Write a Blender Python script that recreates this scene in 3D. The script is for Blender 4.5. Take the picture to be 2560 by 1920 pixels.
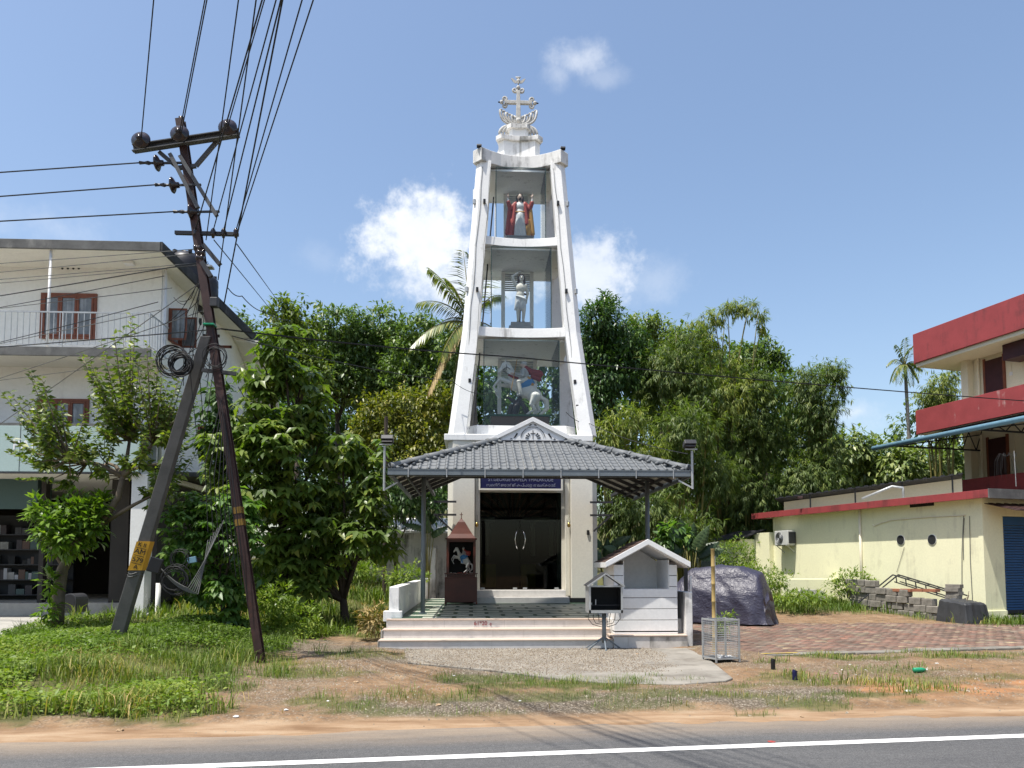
import bpy, math, random
import numpy as np
from mathutils import Vector, Matrix, noise
for o in list(bpy.data.objects): bpy.data.objects.remove(o)
S = bpy.context.scene
COL = S.collection
R = math.radians
rng = np.random.default_rng(7)
random.seed(7)

# ------------------------------------------------------------------ camera
FPX, YAW, PITCH, SHIFT, EYE = 1900.0, R(3.0), math.atan(129.5/1900), 322.5, 1.6
cd = bpy.data.cameras.new('camera'); cam = bpy.data.objects.new('camera', cd); COL.objects.link(cam)
cd.sensor_fit = 'HORIZONTAL'; cd.sensor_width = 36; cd.lens = FPX/2560*36
cd.shift_y = SHIFT/2560; cd.clip_start = .1; cd.clip_end = 3000
cam.location = (0, 0, EYE); cam.rotation_euler = (math.pi/2+PITCH, 0, -YAW)
S.camera = cam
CY = S.cycles; CY.max_bounces = 6; CY.diffuse_bounces = 3; CY.glossy_bounces = 2; CY.transmission_bounces = 3; CY.transparent_max_bounces = 12; CY.caustics_reflective = False; CY.caustics_refractive = False
S.render.resolution_x, S.render.resolution_y = 1024, 768

# ------------------------------------------------------------------ sun, sky, exposure
TOSUN = Vector((-.30, -.20, 1)).normalized()
sd = bpy.data.lights.new('sun', 'SUN'); sd.energy = 4.7; sd.angle = R(.53); sd.color = (1, .955, .88)
sun = bpy.data.objects.new('sun', sd); COL.objects.link(sun)
sun.rotation_euler = TOSUN.to_track_quat('Z', 'Y').to_euler(); sun.location = TOSUN*60
VS = S.view_settings
VS.view_transform = 'Standard'; VS.look = 'None'; VS.gamma = 1; VS.exposure = 0.6; VS.use_curve_mapping = False

def ray(x, y):
    u = (x-1280)/FPX; v = (960+SHIFT-y)/FPX
    a = math.cos(PITCH)-v*math.sin(PITCH); b = math.sin(PITCH)+v*math.cos(PITCH)
    return Vector((u*math.cos(YAW)+a*math.sin(YAW), -u*math.sin(YAW)+a*math.cos(YAW), b))
def at(x, y, Y):            # a point of the place seen at (x, y), Y metres along the chapel axis
    r = ray(x, y); t = Y/r.y
    return Vector((r.x*t, Y, EYE+r.z*t))
def gd(x, y, z=0.0):        # ... on the level z
    r = ray(x, y); t = (z-EYE)/r.z
    return Vector((r.x*t, r.y*t, z))
K = 2560/2212
def a2(x, y, Y): return at(x*K, y*K, Y)

wd = bpy.data.worlds.new('World'); S.world = wd; wd.use_nodes = True
nt = wd.node_tree; nt.nodes.clear()
def N(t, **k):
    n = nt.nodes.new(t)
    for a, b in k.items(): setattr(n, a, b)
    return n
def L(a, b): nt.links.new(a, b)
def MATH(op, a, b=None, c=None, clamp=False):
    n = N('ShaderNodeMath', operation=op, use_clamp=clamp)
    for i, v in enumerate((a, b, c)):
        if v is None: continue
        if isinstance(v, (int, float)): n.inputs[i].default_value = v
        else: L(v, n.inputs[i])
    return n.outputs[0]
out = N('ShaderNodeOutputWorld'); bg = N('ShaderNodeBackground'); L(bg.outputs[0], out.inputs[0])
sky = N('ShaderNodeTexSky', sky_type='NISHITA', sun_disc=False)
sky.sun_elevation = math.asin(TOSUN.z); sky.sun_rotation = math.atan2(TOSUN.x, TOSUN.y)
sky.altitude = 60; sky.air_density = 1.15; sky.dust_density = 2.0; sky.ozone_density = 1.5
bg.inputs['Strength'].default_value = .131
tc = N('ShaderNodeTexCoord'); DIR = tc.outputs['Generated']
def DOT(v):
    n = N('ShaderNodeVectorMath', operation='DOT_PRODUCT'); L(DIR, n.inputs[0]); n.inputs[1].default_value = v
    return n.outputs['Value']
def NOISE(scale, detail, rough, off=0, dist=0.0):
    m = N('ShaderNodeVectorMath', operation='ADD'); L(DIR, m.inputs[0]); m.inputs[1].default_value = (off, off*.7, off*.3)
    n = N('ShaderNodeTexNoise'); L(m.outputs[0], n.inputs['Vector'])
    n.inputs['Scale'].default_value = scale; n.inputs['Detail'].default_value = detail; n.inputs['Roughness'].default_value = rough
    n.inputs['Distortion'].default_value = dist
    return n.outputs['Fac']
nA = NOISE(8, 6, .66, 0); nB = NOISE(30, 4, .65, 3.1)
cov = None
# cumulus banks and wisps: centre and half sizes in picture coordinates, turned into directions
for (cx, cy, rx, ry, amt, soft) in [(920, 515, 155, 145, 1.0, .72), (1005, 600, 260, 75, .85, .8), (1265, 585, 120, 100, .8, .8),
        (1245, 128, 85, 55, .55, 1.3), (1300, 165, 85, 32, .22, 1.3), (1205, 160, 45, 55, .35, 1.3), (1850, 890, 110, 50, .55, 1.3), (690, 560, 60, 40, .12, 1.3),
        (60, 470, 240, 70, .28, 1.6), (1420, 610, 120, 70, .25, 1.4)]:
    c = ray(cx*K, cy*K).normalized(); ex = ray((cx+1)*K, cy*K).normalized()-c; ey = ray(cx*K, (cy-1)*K).normalized()-c
    sx = 1/(ex.length*rx); sy = 1/(ey.length*ry); ex.normalize(); ey.normalize()
    a = MATH('MULTIPLY', MATH('SUBTRACT', DOT(ex), c.dot(ex)), sx)
    b = MATH('MULTIPLY', MATH('SUBTRACT', DOT(ey), c.dot(ey)), sy)
    d2 = MATH('ADD', MATH('MULTIPLY', a, a), MATH('MULTIPLY', b, b))
    e = MATH('SUBTRACT', 1.0, MATH('SQRT', d2))                      # 1 centre, 0 rim
    nn = MATH('ADD', MATH('MULTIPLY', MATH('SUBTRACT', nA, .5), 3.0), MATH('MULTIPLY', MATH('SUBTRACT', nB, .5), 1.3))
    f = MATH('ADD', MATH('MULTIPLY', e, 1.25), nn)
    mr = N('ShaderNodeMapRange', interpolation_type='SMOOTHSTEP'); L(f, mr.inputs[0])
    mr.inputs[1].default_value = .05; mr.inputs[2].default_value = .05+1.15*soft; mr.inputs[3].default_value = 0; mr.inputs[4].default_value = amt
    fr = MATH('GREATER_THAN', DOT(c), .3)
    m = MATH('MULTIPLY', mr.outputs[0], fr)
    cov = m if cov is None else MATH('MAXIMUM', cov, m)
mix = N('ShaderNodeMix', data_type='RGBA'); L(cov, mix.inputs['Factor']); L(sky.outputs[0], mix.inputs['A'])
sh = N('ShaderNodeMix', data_type='RGBA'); L(nB, sh.inputs['Factor'])
sh.inputs['A'].default_value = (4.3, 4.65, 5.2, 1); sh.inputs['B'].default_value = (5.7, 5.85, 6.1, 1)
L(sh.outputs['Result'], mix.inputs['B']); L(mix.outputs['Result'], bg.inputs['Color'])

# ------------------------------------------------------------------ scene helpers
def thing(o, label, cat, group=None):
    o['label'] = label; o['category'] = cat
    if group: o['group'] = group
    return o
def root(name, loc, rz, label, cat, group=None):
    o = bpy.data.objects.new(name, None); COL.objects.link(o); o.location = loc; o.rotation_euler = (0, 0, rz)
    o.empty_display_size = .2
    return thing(o, label, cat, group)
def struct(o): o['kind'] = 'structure'; return o
def stuff(o): o['kind'] = 'stuff'; return o
def link(name, me, parent=None, loc=None, rot=None):
    o = bpy.data.objects.new(name, me); COL.objects.link(o)
    if parent: o.parent = parent
    if loc is not None: o.location = loc
    if rot is not None: o.rotation_euler = rot
    return o
def copy_tree(o, parent=None):
    c = o.copy(); COL.objects.link(c); c.parent = parent
    for ch in list(o.children): copy_tree(ch, c)
    return c

class MB:
    def __init__(s): s.V = []; s.F = []; s.M = []
    def add(s, vs, fs, m=0):
        b = len(s.V); s.V += [tuple(v) for v in vs]
        for f in fs: s.F.append(tuple(b+i for i in f)); s.M.append(m)
        return s
    def box(s, x0, x1, y0, y1, z0, z1, m=0):
        v = [(x, y, z) for z in (z0, z1) for y in (y0, y1) for x in (x0, x1)]
        return s.add(v, [(0, 2, 3, 1), (4, 5, 7, 6), (0, 1, 5, 4), (2, 6, 7, 3), (0, 4, 6, 2), (1, 3, 7, 5)], m)
    def obox(s, c, size, rot=(0, 0, 0), m=0):
        from mathutils import Euler
        q = Euler(rot).to_matrix(); c = Vector(c); h = [a/2 for a in size]
        v = [c+q@Vector((x*h[0], y*h[1], z*h[2])) for z in (-1, 1) for y in (-1, 1) for x in (-1, 1)]
        return s.add(v, [(0, 2, 3, 1), (4, 5, 7, 6), (0, 1, 5, 4), (2, 6, 7, 3), (0, 4, 6, 2), (1, 3, 7, 5)], m)
    def bar(s, p0, p1, w, h, m=0, up=(0, 0, 1)):
        p0 = Vector(p0); p1 = Vector(p1); d = (p1-p0).normalized(); u = Vector(up)
        if abs(d.dot(u)) > .98: u = Vector((0, 1, 0))
        a = d.cross(u).normalized()*w/2; b = a.cross(d).normalized()*h/2
        v = [p+i*a+j*b for p in (p0, p1) for j in (-1, 1) for i in (-1, 1)]
        return s.add(v, [(0, 1, 3, 2), (4, 6, 7, 5), (0, 4, 5, 1), (2, 3, 7, 6), (0, 2, 6, 4), (1, 5, 7, 3)], m)
    def tube(s, pts, r, n=8, m=0, cap=True):
        pts = [Vector(p) for p in pts]; k = len(pts)
        rr = r if isinstance(r, (list, tuple)) else [r]*k
        b = len(s.V); ref = None
        for i, p in enumerate(pts):
            d = (pts[min(i+1, k-1)]-pts[max(i-1, 0)])
            d = d.normalized() if d.length > 1e-9 else Vector((0, 0, 1))
            if ref is None: ref = Vector((1, 0, 0)) if abs(d.x) < .8 else Vector((0, 1, 0))
            a = (ref-d*ref.dot(d)).normalized(); ref = a; c = d.cross(a)
            for j in range(n):
                t = 2*math.pi*j/n; s.V.append(tuple(p+(a*math.cos(t)+c*math.sin(t))*rr[i]))
        for i in range(k-1):
            for j in range(n):
                q = (j+1) % n
                s.F.append((b+i*n+j, b+i*n+q, b+(i+1)*n+q, b+(i+1)*n+j)); s.M.append(m)
        if cap:
            s.F.append(tuple(b+j for j in reversed(range(n)))); s.M.append(m)
            s.F.append(tuple(b+(k-1)*n+j for j in range(n))); s.M.append(m)
        return s
    def lathe(s, prof, c=(0, 0, 0), n=16, m=0):
        b = len(s.V)
        for (r, z) in prof:
            for j in range(n):
                t = 2*math.pi*j/n; s.V.append((c[0]+r*math.cos(t), c[1]+r*math.sin(t), c[2]+z))
        for i in range(len(prof)-1):
            for j in range(n):
                q = (j+1) % n; s.F.append((b+i*n+j, b+i*n+q, b+(i+1)*n+q, b+(i+1)*n+j)); s.M.append(m)
        s.F.append(tuple(b+j for j in reversed(range(n)))); s.M.append(m)
        s.F.append(tuple(b+(len(prof)-1)*n+j for j in range(n))); s.M.append(m)
        return s
    def prism(s, bot, top, m=0):            # two rings of the same length, 3-D points
        n = len(bot); b = len(s.V); s.V += [tuple(p) for p in bot]+[tuple(p) for p in top]
        s.F.append(tuple(b+i for i in reversed(range(n)))); s.F.append(tuple(b+n+i for i in range(n))); s.M += [m, m]
        for i in range(n):
            j = (i+1) % n; s.F.append((b+i, b+j, b+n+j, b+n+i)); s.M.append(m)
        return s
    def ext(s, poly, y0, y1, m=0):          # polygon in x,z swept along y
        return s.prism([(x, y0, z) for x, z in poly], [(x, y1, z) for x, z in poly], m)
    def extz(s, poly, z0, z1, m=0):
        return s.prism([(x, y, z0) for x, y in poly], [(x, y, z1) for x, y in poly], m)
    def sphere(s, c, r, n=10, k=7, m=0, sc=(1, 1, 1)):
        prof = []
        b = len(s.V)
        for i in range(k+1):
            f = math.pi*i/k
            for j in range(n):
                t = 2*math.pi*j/n
                s.V.append((c[0]+r*sc[0]*math.sin(f)*math.cos(t), c[1]+r*sc[1]*math.sin(f)*math.sin(t), c[2]-r*sc[2]*math.cos(f)))
        for i in range(k):
            for j in range(n):
                q = (j+1) % n; s.F.append((b+i*n+j, b+i*n+q, b+(i+1)*n+q, b+(i+1)*n+j)); s.M.append(m)
        return s
    def mesh(s, name, mats, smooth=False):
        me = bpy.data.meshes.new(name); me.from_pydata(s.V, [], s.F)
        mats = mats if isinstance(mats, (list, tuple)) else [mats]
        for x in mats: me.materials.append(x)
        if len(mats) > 1: me.polygons.foreach_set('material_index', s.M)
        if smooth: me.polygons.foreach_set('use_smooth', [True]*len(s.F))
        me.validate(); me.update()
        return me
    def build(s, name, mats, parent=None, smooth=False, bevel=0, auto=None, loc=None, rot=None):
        o = link(name, s.mesh(name, mats, smooth), parent, loc, rot)
        if bevel:
            md = o.modifiers.new('bevel', 'BEVEL'); md.width = bevel; md.segments = 2; md.limit_method = 'ANGLE'; md.angle_limit = R(40)
        return o

def np_mesh(name, V, F, mat, rnd=None, smooth=False):        # V (n,3), F (m,k)
    me = bpy.data.meshes.new(name); n = len(V); m, k = F.shape
    me.vertices.add(n); me.vertices.foreach_set('co', V.astype(np.float32).ravel())
    me.loops.add(m*k); me.loops.foreach_set('vertex_index', F.astype(np.int32).ravel())
    me.polygons.add(m); me.polygons.foreach_set('loop_start', np.arange(0, m*k, k, dtype=np.int32))
    if smooth: me.polygons.foreach_set('use_smooth', np.ones(m, dtype=bool))
    if rnd is not None:
        at_ = me.attributes.new('rnd', 'FLOAT', 'POINT'); at_.data.foreach_set('value', rnd.astype(np.float32))
    for x in (mat if isinstance(mat, (list, tuple)) else [mat]): me.materials.append(x)
    me.update(calc_edges=True)
    return me
def nrm(a): return a/np.maximum(np.linalg.norm(a, axis=1, keepdims=True), 1e-9)
def leaf_mesh(name, P, D, U, Ln, Wd, mat, droop=.22, fold=.16, seed=0, rnd=None):
    g = np.random.default_rng(seed); n = len(P)
    Ln = np.broadcast_to(np.asarray(Ln, float), n)[:, None]; Wd = np.broadcast_to(np.asarray(Wd, float), n)[:, None]
    D = nrm(D); Sd = nrm(np.cross(D, U)); U = np.cross(Sd, D)
    V = np.empty((n, 5, 3))
    V[:, 0] = P; V[:, 2] = P+D*Ln*.5
    V[:, 1] = P+D*Ln*.45+Sd*Wd*.5+U*Wd*fold; V[:, 3] = P+D*Ln*.45-Sd*Wd*.5+U*Wd*fold
    V[:, 4] = P+D*Ln-U*Ln*droop
    b = np.arange(n)[:, None]*5
    F = np.concatenate([b+np.array([[0, 1, 4, 2]]), b+np.array([[0, 2, 4, 3]])])
    r = np.repeat(g.random(n) if rnd is None else rnd, 5)
    return np_mesh(name, V.reshape(-1, 3), F, mat, r)

# ------------------------------------------------------------------ materials
def newmat(name):
    m = bpy.data.materials.new(name); m.use_nodes = True; t = m.node_tree; t.nodes.clear()
    o = t.nodes.new('ShaderNodeOutputMaterial'); p = t.nodes.new('ShaderNodeBsdfPrincipled'); t.links.new(p.outputs[0], o.inputs[0])
    return m, t, p, o
def tnoise(t, scale, detail=4, rough=.55, vec=None, stretch=None, coord='Object', dist=0):
    if vec is None:
        c = t.nodes.new('ShaderNodeTexCoord'); vec = c.outputs[coord]
    if stretch:
        mp = t.nodes.new('ShaderNodeMapping'); mp.inputs['Scale'].default_value = stretch; t.links.new(vec, mp.inputs[0]); vec = mp.outputs[0]
    n = t.nodes.new('ShaderNodeTexNoise'); n.inputs['Scale'].default_value = scale; n.inputs['Detail'].default_value = detail
    n.inputs['Roughness'].default_value = rough; n.inputs['Distortion'].default_value = dist; t.links.new(vec, n.inputs['Vector'])
    return n.outputs['Fac']
def ramp(t, fac, stops):
    r = t.nodes.new('ShaderNodeValToRGB'); el = r.color_ramp.elements
    while len(el) < len(stops): el.new(.5)
    for e, (p, c) in zip(el, stops): e.position = p; e.color = (*c, 1) if len(c) == 3 else c
    t.links.new(fac, r.inputs[0]); return r.outputs[0]
def mixc(t, f, a, b, mode='MIX'):
    n = t.nodes.new('ShaderNodeMix'); n.data_type = 'RGBA'; n.blend_type = mode
    for s_, v in (('Factor', f), ('A', a), ('B', b)):
        i = n.inputs[s_] if s_ == 'Factor' else [q for q in n.inputs if q.name == s_ and q.type == 'RGBA'][0]
        if isinstance(v, (int, float)): i.default_value = v
        elif isinstance(v, tuple): i.default_value = (*v, 1) if len(v) == 3 else v
        else: t.links.new(v, i)
    return [q for q in n.outputs if q.type == 'RGBA'][0]
def bump(t, p, h, strength=.3, dist=.02):
    b = t.nodes.new('ShaderNodeBump'); b.inputs['Strength'].default_value = strength; b.inputs['Distance'].default_value = dist
    t.links.new(h, b.inputs['Height']); t.links.new(b.outputs[0], p.inputs['Normal'])
def mat(name, col, rough=.7, var=.18, scale=3, metal=0, spec=.35, stain=None, stain_amt=.5, stain_scale=(4, 4, .35), stain_at=.55, bmp=.15, bscale=40, fine=.12):
    m, t, p, o = newmat(name)
    n1 = tnoise(t, scale, 5, .6); n2 = tnoise(t, scale*14, 3, .6)
    dk = tuple(c*(1-var) for c in col); lt = tuple(min(1, c*(1+var*.55)) for c in col)
    c = ramp(t, n1, [(.3, dk), (.7, lt)])
    c = mixc(t, fine, c, ramp(t, n2, [(.3, tuple(x*.55 for x in col)), (.7, tuple(min(1, x*1.3) for x in col))]))
    if stain:
        s1 = tnoise(t, 1.0, 6, .65, stretch=stain_scale); s2 = tnoise(t, 1.7, 4, .6)
        mm = t.nodes.new('ShaderNodeMath'); mm.operation = 'MULTIPLY'; t.links.new(s1, mm.inputs[0]); t.links.new(s2, mm.inputs[1])
        f = ramp(t, mm.outputs[0], [(stain_at*.5, (0, 0, 0)), (stain_at*.5+.16, (stain_amt,)*3)])
        c = mixc(t, f, c, stain)
    t.links.new(c, p.inputs['Base Color'])
    p.inputs['Roughness'].default_value = rough; p.inputs['Metallic'].default_value = metal; p.inputs['Specular IOR Level'].default_value = spec
    if bmp: bump(t, p, tnoise(t, bscale, 4, .6), bmp, .01)
    return m
def leafmat(name, stops, rough=.42, trans=.28, spec=.45, tcol=None, gain=2.3):
    m, t, p, o = newmat(name); stops = [(a, (c[0]*gain*1.12, c[1]*gain, c[2]*gain*.92)) for a, c in stops]
    a = t.nodes.new('ShaderNodeAttribute'); a.attribute_name = 'rnd'
    c = ramp(t, a.outputs['Fac'], stops)
    t.links.new(c, p.inputs['Base Color']); p.inputs['Roughness'].default_value = rough; p.inputs['Specular IOR Level'].default_value = spec
    tr = t.nodes.new('ShaderNodeBsdfTranslucent')
    tc_ = mixc(t, 1.0, c, tcol or (1.6, 1.9, .55), 'MULTIPLY'); t.links.new(tc_, tr.inputs[0])
    mx = t.nodes.new('ShaderNodeMixShader'); mx.inputs[0].default_value = trans
    t.links.new(p.outputs[0], mx.inputs[1]); t.links.new(tr.outputs[0], mx.inputs[2]); t.links.new(mx.outputs[0], o.inputs[0])
    return m
def glassmat(name, tint=(.9, .96, .94), alpha=.16, rough=.02):
    m, t, p, o = newmat(name); t.nodes.remove(p)
    tr = t.nodes.new('ShaderNodeBsdfTransparent'); tr.inputs[0].default_value = (*tint, 1)
    gl = t.nodes.new('ShaderNodeBsdfGlossy'); gl.inputs['Roughness'].default_value = rough
    fr = t.nodes.new('ShaderNodeFresnel'); fr.inputs[0].default_value = 1.32
    ad = t.nodes.new('ShaderNodeMath'); ad.operation = 'ADD'; ad.use_clamp = True; t.links.new(fr.outputs[0], ad.inputs[0]); ad.inputs[1].default_value = alpha
    mx = t.nodes.new('ShaderNodeMixShader'); t.links.new(ad.outputs[0], mx.inputs[0]); t.links.new(tr.outputs[0], mx.inputs[1]); t.links.new(gl.outputs[0], mx.inputs[2])
    t.links.new(mx.outputs[0], o.inputs[0])
    return m
M = {}
M['white'] = mat('white_paint', (.80, .80, .78), .62, .06, 1.6, stain=(.20, .19, .17), stain_amt=.7, stain_scale=(6, 6, .35), stain_at=.60, bmp=.12)
M['white_clean'] = mat('white_wall', (.74, .74, .73), .6, .05, 1.2, stain=(.42, .41, .38), stain_amt=.3, stain_at=.66, bmp=.08)
M['white_dirty'] = mat('mouldy_white', (.72, .71, .68), .75, .12, 2.5, stain=(.10, .10, .09), stain_amt=.85, stain_scale=(6, 6, .7), stain_at=.47, bmp=.2)
M['cream_col'] = mat('cream_paint', (.70, .67, .58), .6, .05, 1.4, bmp=.06)
M['stone'] = mat('grey_cast_stone', (.50, .49, .46), .75, .25, 7, stain=(.22, .21, .18), stain_amt=.6, stain_scale=(9, 9, 3), stain_at=.5, bmp=.3)
M['grey_steel'] = mat('grey_painted_steel', (.14, .165, .185), .45, .12, 5, spec=.5, bmp=.04)
M['lt_steel'] = mat('galvanised_steel', (.42, .43, .43), .45, .22, 9, metal=.4, bmp=.08)
M['dk_steel'] = mat('dark_steel', (.035, .036, .04), .5, .3, 8, spec=.4, bmp=.05)
M['black'] = mat('black_plastic', (.012, .012, .014), .4, .2, 6, bmp=.03)
M['tile_roof'] = mat('grey_roof_tile', (.135, .144, .150), .58, .18, 2.2, spec=.35, bmp=.05, stain=(.12, .12, .12), stain_amt=.35, stain_scale=(3, 3, 3))
M['step_tile'] = mat('pale_marbled_tile', (.60, .58, .55), .38, .12, 6, spec=.45, stain=(.42, .40, .37), stain_amt=.4, stain_scale=(8, 8, 5), bmp=.04)
M['nosing'] = mat('pink_stone_nosing', (.56, .45, .37), .45, .12, 5, bmp=.04)
M['mould_tile'] = mat('mould_stained_tile', (.56, .54, .50), .55, .15, 5, stain=(.055, .055, .045), stain_amt=.95, stain_scale=(2.2, 2.2, 1.2), stain_at=.43, bmp=.1)
M['floor_pale'] = mat('pale_floor_tile', (.55, .56, .47), .35, .12, 6, spec=.45, bmp=.03)
M['floor_green'] = mat('green_floor_tile', (.045, .085, .055), .4, .25, 5, bmp=.05)
M['wood'] = mat('red_brown_wood', (.085, .018, .010), .40, .3, 3, spec=.5, bmp=.05)
M['brown'] = mat('brown_window_frame', (.20, .065, .035), .5, .25, 4, bmp=.06)
M['house'] = mat('house_white', (.82, .82, .78), .7, .06, .8, stain=(.45, .44, .40), stain_amt=.35, stain_at=.62, bmp=.06)
M['soffit'] = mat('house_soffit', (.80, .77, .69), .75, .08, 1.5, bmp=.05)
M['old_conc'] = mat('blackened_concrete', (.13, .13, .125), .85, .4, 3, stain=(.30, .29, .27), stain_amt=.6, stain_scale=(3, 3, 1.2), bmp=.3)
M['conc'] = mat('concrete', (.36, .345, .31), .85, .2, 2.2, stain=(.17, .16, .14), stain_amt=.6, stain_scale=(1.4, 1.4, 1.4), stain_at=.48, bmp=.3)
M['sign_green'] = mat('pale_green_panel', (.36, .46, .44), .45, .05, 1.5, bmp=.02)
M['dk_green'] = mat('dark_green_panel', (.05, .09, .085), .4, .1, 1.5, bmp=.02)
M['yellow'] = mat('pale_yellow_paint', (.86, .83, .56), .7, .05, 1.2, stain=(.50, .47, .32), stain_amt=.55, stain_at=.57, bmp=.16, bscale=14)
M['cream'] = mat('cream_wall', (.76, .70, .54), .7, .05, 1.0, bmp=.06)
M['red'] = mat('red_oxide_paint', (.30, .052, .053), .6, .14, 1.6, stain=(.13, .035, .035), stain_amt=.75, stain_scale=(4, 4, .22), stain_at=.50, bmp=.08)
M['blue'] = mat('blue_shutter', (.02, .085, .22), .45, .12, 3, bmp=.03)
M['gutter_blue'] = mat('faded_blue_gutter', (.14, .26, .34), .5, .15, 3, bmp=.04)
M['maroon'] = mat('maroon_door', (.055, .016, .02), .5, .25, 4, bmp=.05)
M['black_sheet'] = mat('black_corrugated_sheet', (.02, .02, .024), .55, .35, 4, bmp=.05)
M['block'] = mat('weathered_block', (.27, .25, .215), .9, .35, 4, stain=(.10, .095, .08), stain_amt=.7, stain_scale=(5, 5, 5), stain_at=.46, bmp=.5, bscale=30)
M['laterite'] = mat('laterite', (.33, .14, .08), .9, .3, 6, bmp=.4)
def tarpmat():
    m, t, p, o = newmat('purple_blue_tarpaulin')
    co = t.nodes.new('ShaderNodeTexCoord').outputs['Object']
    c = ramp(t, tnoise(t, 1.8, 6, .6, co), [(.3, (.026, .025, .045)), (.7, (.042, .040, .066))])
    c = mixc(t, ramp(t, tnoise(t, 5, 6, .7, co), [(.55, (0, 0, 0)), (.75, (.25, .25, .25))]), c, (.12, .118, .14))
    t.links.new(c, p.inputs['Base Color']); p.inputs['Roughness'].default_value = .47; p.inputs['Specular IOR Level'].default_value = .55
    def rid(sc, st):
        n = tnoise(t, sc, 3, .55, co, stretch=st, dist=.6); a = t.nodes.new('ShaderNodeMath'); a.operation = 'SUBTRACT'; t.links.new(n, a.inputs[0]); a.inputs[1].default_value = .5
        b = t.nodes.new('ShaderNodeMath'); b.operation = 'ABSOLUTE'; t.links.new(a.outputs[0], b.inputs[0]); return b.outputs[0]
    ad = t.nodes.new('ShaderNodeMath'); ad.operation = 'ADD'; t.links.new(rid(2.6, (1, 1.4, 2.4)), ad.inputs[0]); t.links.new(rid(6.5, (1.6, 1, 1)), ad.inputs[1])
    bump(t, p, ad.outputs[0], .55, .06)
    return m
M['tarp'] = tarpmat()
M['tank'] = mat('black_tank', (.014, .014, .018), .42, .2, 3, bmp=.03)
M['rust'] = mat('rusty_painted_pole', (.048, .024, .022), .6, .45, 6, stain=(.11, .042, .022), stain_amt=.6, stain_scale=(9, 9, 3), bmp=.15)
M['pole_conc'] = mat('grey_concrete_pole', (.105, .10, .096), .85, .25, 4, stain=(.05, .048, .045), stain_amt=.7, stain_scale=(5, 5, 1.2), bmp=.35)
M['porcelain'] = mat('brown_porcelain', (.02, .012, .012), .16, .2, 5, spec=.6, bmp=0)
M['wire'] = mat('wire_black', (.012, .012, .013), .6, .2, 5, bmp=0)
M['wire_grey'] = mat('wire_grey', (.12, .12, .115), .6, .2, 5, bmp=0)
M['mustard'] = mat('faded_mustard_paint', (.22, .13, .025), .7, .3, 6, bmp=.1)
M['red_drip'] = mat('red_paint_with_drips', (.30, .052, .053), .65, .16, 1.6, stain=(.52, .40, .36), stain_amt=.8, stain_scale=(3.2, 3.2, .12), stain_at=.66, bmp=.08)
M['dark_sheet'] = mat('dark_plastic_sheet', (.045, .047, .05), .5, .4, 3, bmp=.25, bscale=12)
M['pole_steel'] = mat('weathered_dark_galvanised', (.085, .087, .09), .5, .3, 8, spec=.4, bmp=.08)
M['old_dark'] = mat('mould_black_concrete', (.045, .045, .046), .9, .5, 3, stain=(.16, .155, .15), stain_amt=.5, stain_scale=(3, 3, 3), bmp=.3)
M['apron'] = mat('worn_apron_concrete', (.255, .235, .20), .9, .25, 1.6, stain=(.12, .105, .085), stain_amt=.75, stain_scale=(2.2, 2.2, 2.2), stain_at=.44, bmp=.4)
M['kerb'] = mat('old_kerb_concrete', (.215, .20, .17), .9, .35, 2.0, stain=(.09, .08, .065), stain_amt=.8, stain_scale=(3, 3, 3), stain_at=.42, bmp=.5)
M['plate'] = mat('yellow_plate', (.62, .32, .03), .6, .1, 5, bmp=.03)
M['ink'] = mat('black_lettering', (.012, .012, .012), .6, 0, 5, bmp=0)
M['ink_red'] = mat('red_lettering', (.25, .01, .02), .6, 0, 5, bmp=0)
M['ink_white'] = mat('white_lettering', (.75, .75, .76), .5, 0, 5, bmp=0)
M['ink_silver'] = mat('silver_lettering', (.24, .25, .33), .5, 0, 5, bmp=0)
M['navy'] = mat('navy_board', (.010, .011, .06), .4, .1, 3, bmp=0)
M['brass'] = mat('brass', (.45, .30, .10), .3, .2, 9, metal=.9, bmp=.02)
M['chrome'] = mat('chrome', (.75, .75, .75), .15, .05, 5, metal=1, bmp=0)
M['glass'] = glassmat('box_glass', (.965, .985, .975), .0)
M['clay'] = mat('old_clay_tile', (.075, .045, .036), .85, .35, 6, stain=(.05, .045, .04), stain_amt=.7, stain_scale=(4, 4, 4), bmp=.3)
M['glass_dark'] = glassmat('door_glass', (.50, .55, .53), .0)
M['pane'] = mat('curtained_pane', (.16, .17, .175), .12, .35, 5, spec=.6, stain=(.40, .41, .42), stain_amt=.7, stain_scale=(14, 14, .3), stain_at=.5, bmp=0)
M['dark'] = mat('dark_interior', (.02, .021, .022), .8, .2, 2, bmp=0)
M['bamboo_pole'] = mat('bamboo_pole', (.38, .27, .10), .5, .25, 7, bmp=.05)
M['bark'] = mat('bark', (.16, .125, .09), .9, .4, 6, stain=(.33, .29, .22), stain_amt=.6, stain_scale=(6, 6, 2), bmp=.6, bscale=25)
M['bark_dark'] = mat('dark_bark', (.055, .042, .032), .9, .4, 6, bmp=.5, bscale=25)
M['palm_bark'] = mat('palm_bark', (.20, .18, .155), .9, .3, 5, bmp=.5, bscale=20)
M['culm'] = mat('bamboo_culm', (.19, .17, .05), .5, .35, 4, bmp=.03)
M['yel_cloth'] = mat('yellow_cloth', (.40, .28, .02), .7, .2, 6, bmp=.05)
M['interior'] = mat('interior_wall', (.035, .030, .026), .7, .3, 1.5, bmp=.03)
M['paper'] = mat('crumpled_paper', (.70, .69, .66), .8, .12, 9, bmp=.2)
M['card'] = mat('brown_card', (.36, .25, .15), .85, .2, 7, bmp=.15)
M['green_pl'] = mat('green_plastic', (.02, .26, .13), .25, .15, 7, bmp=0)
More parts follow.
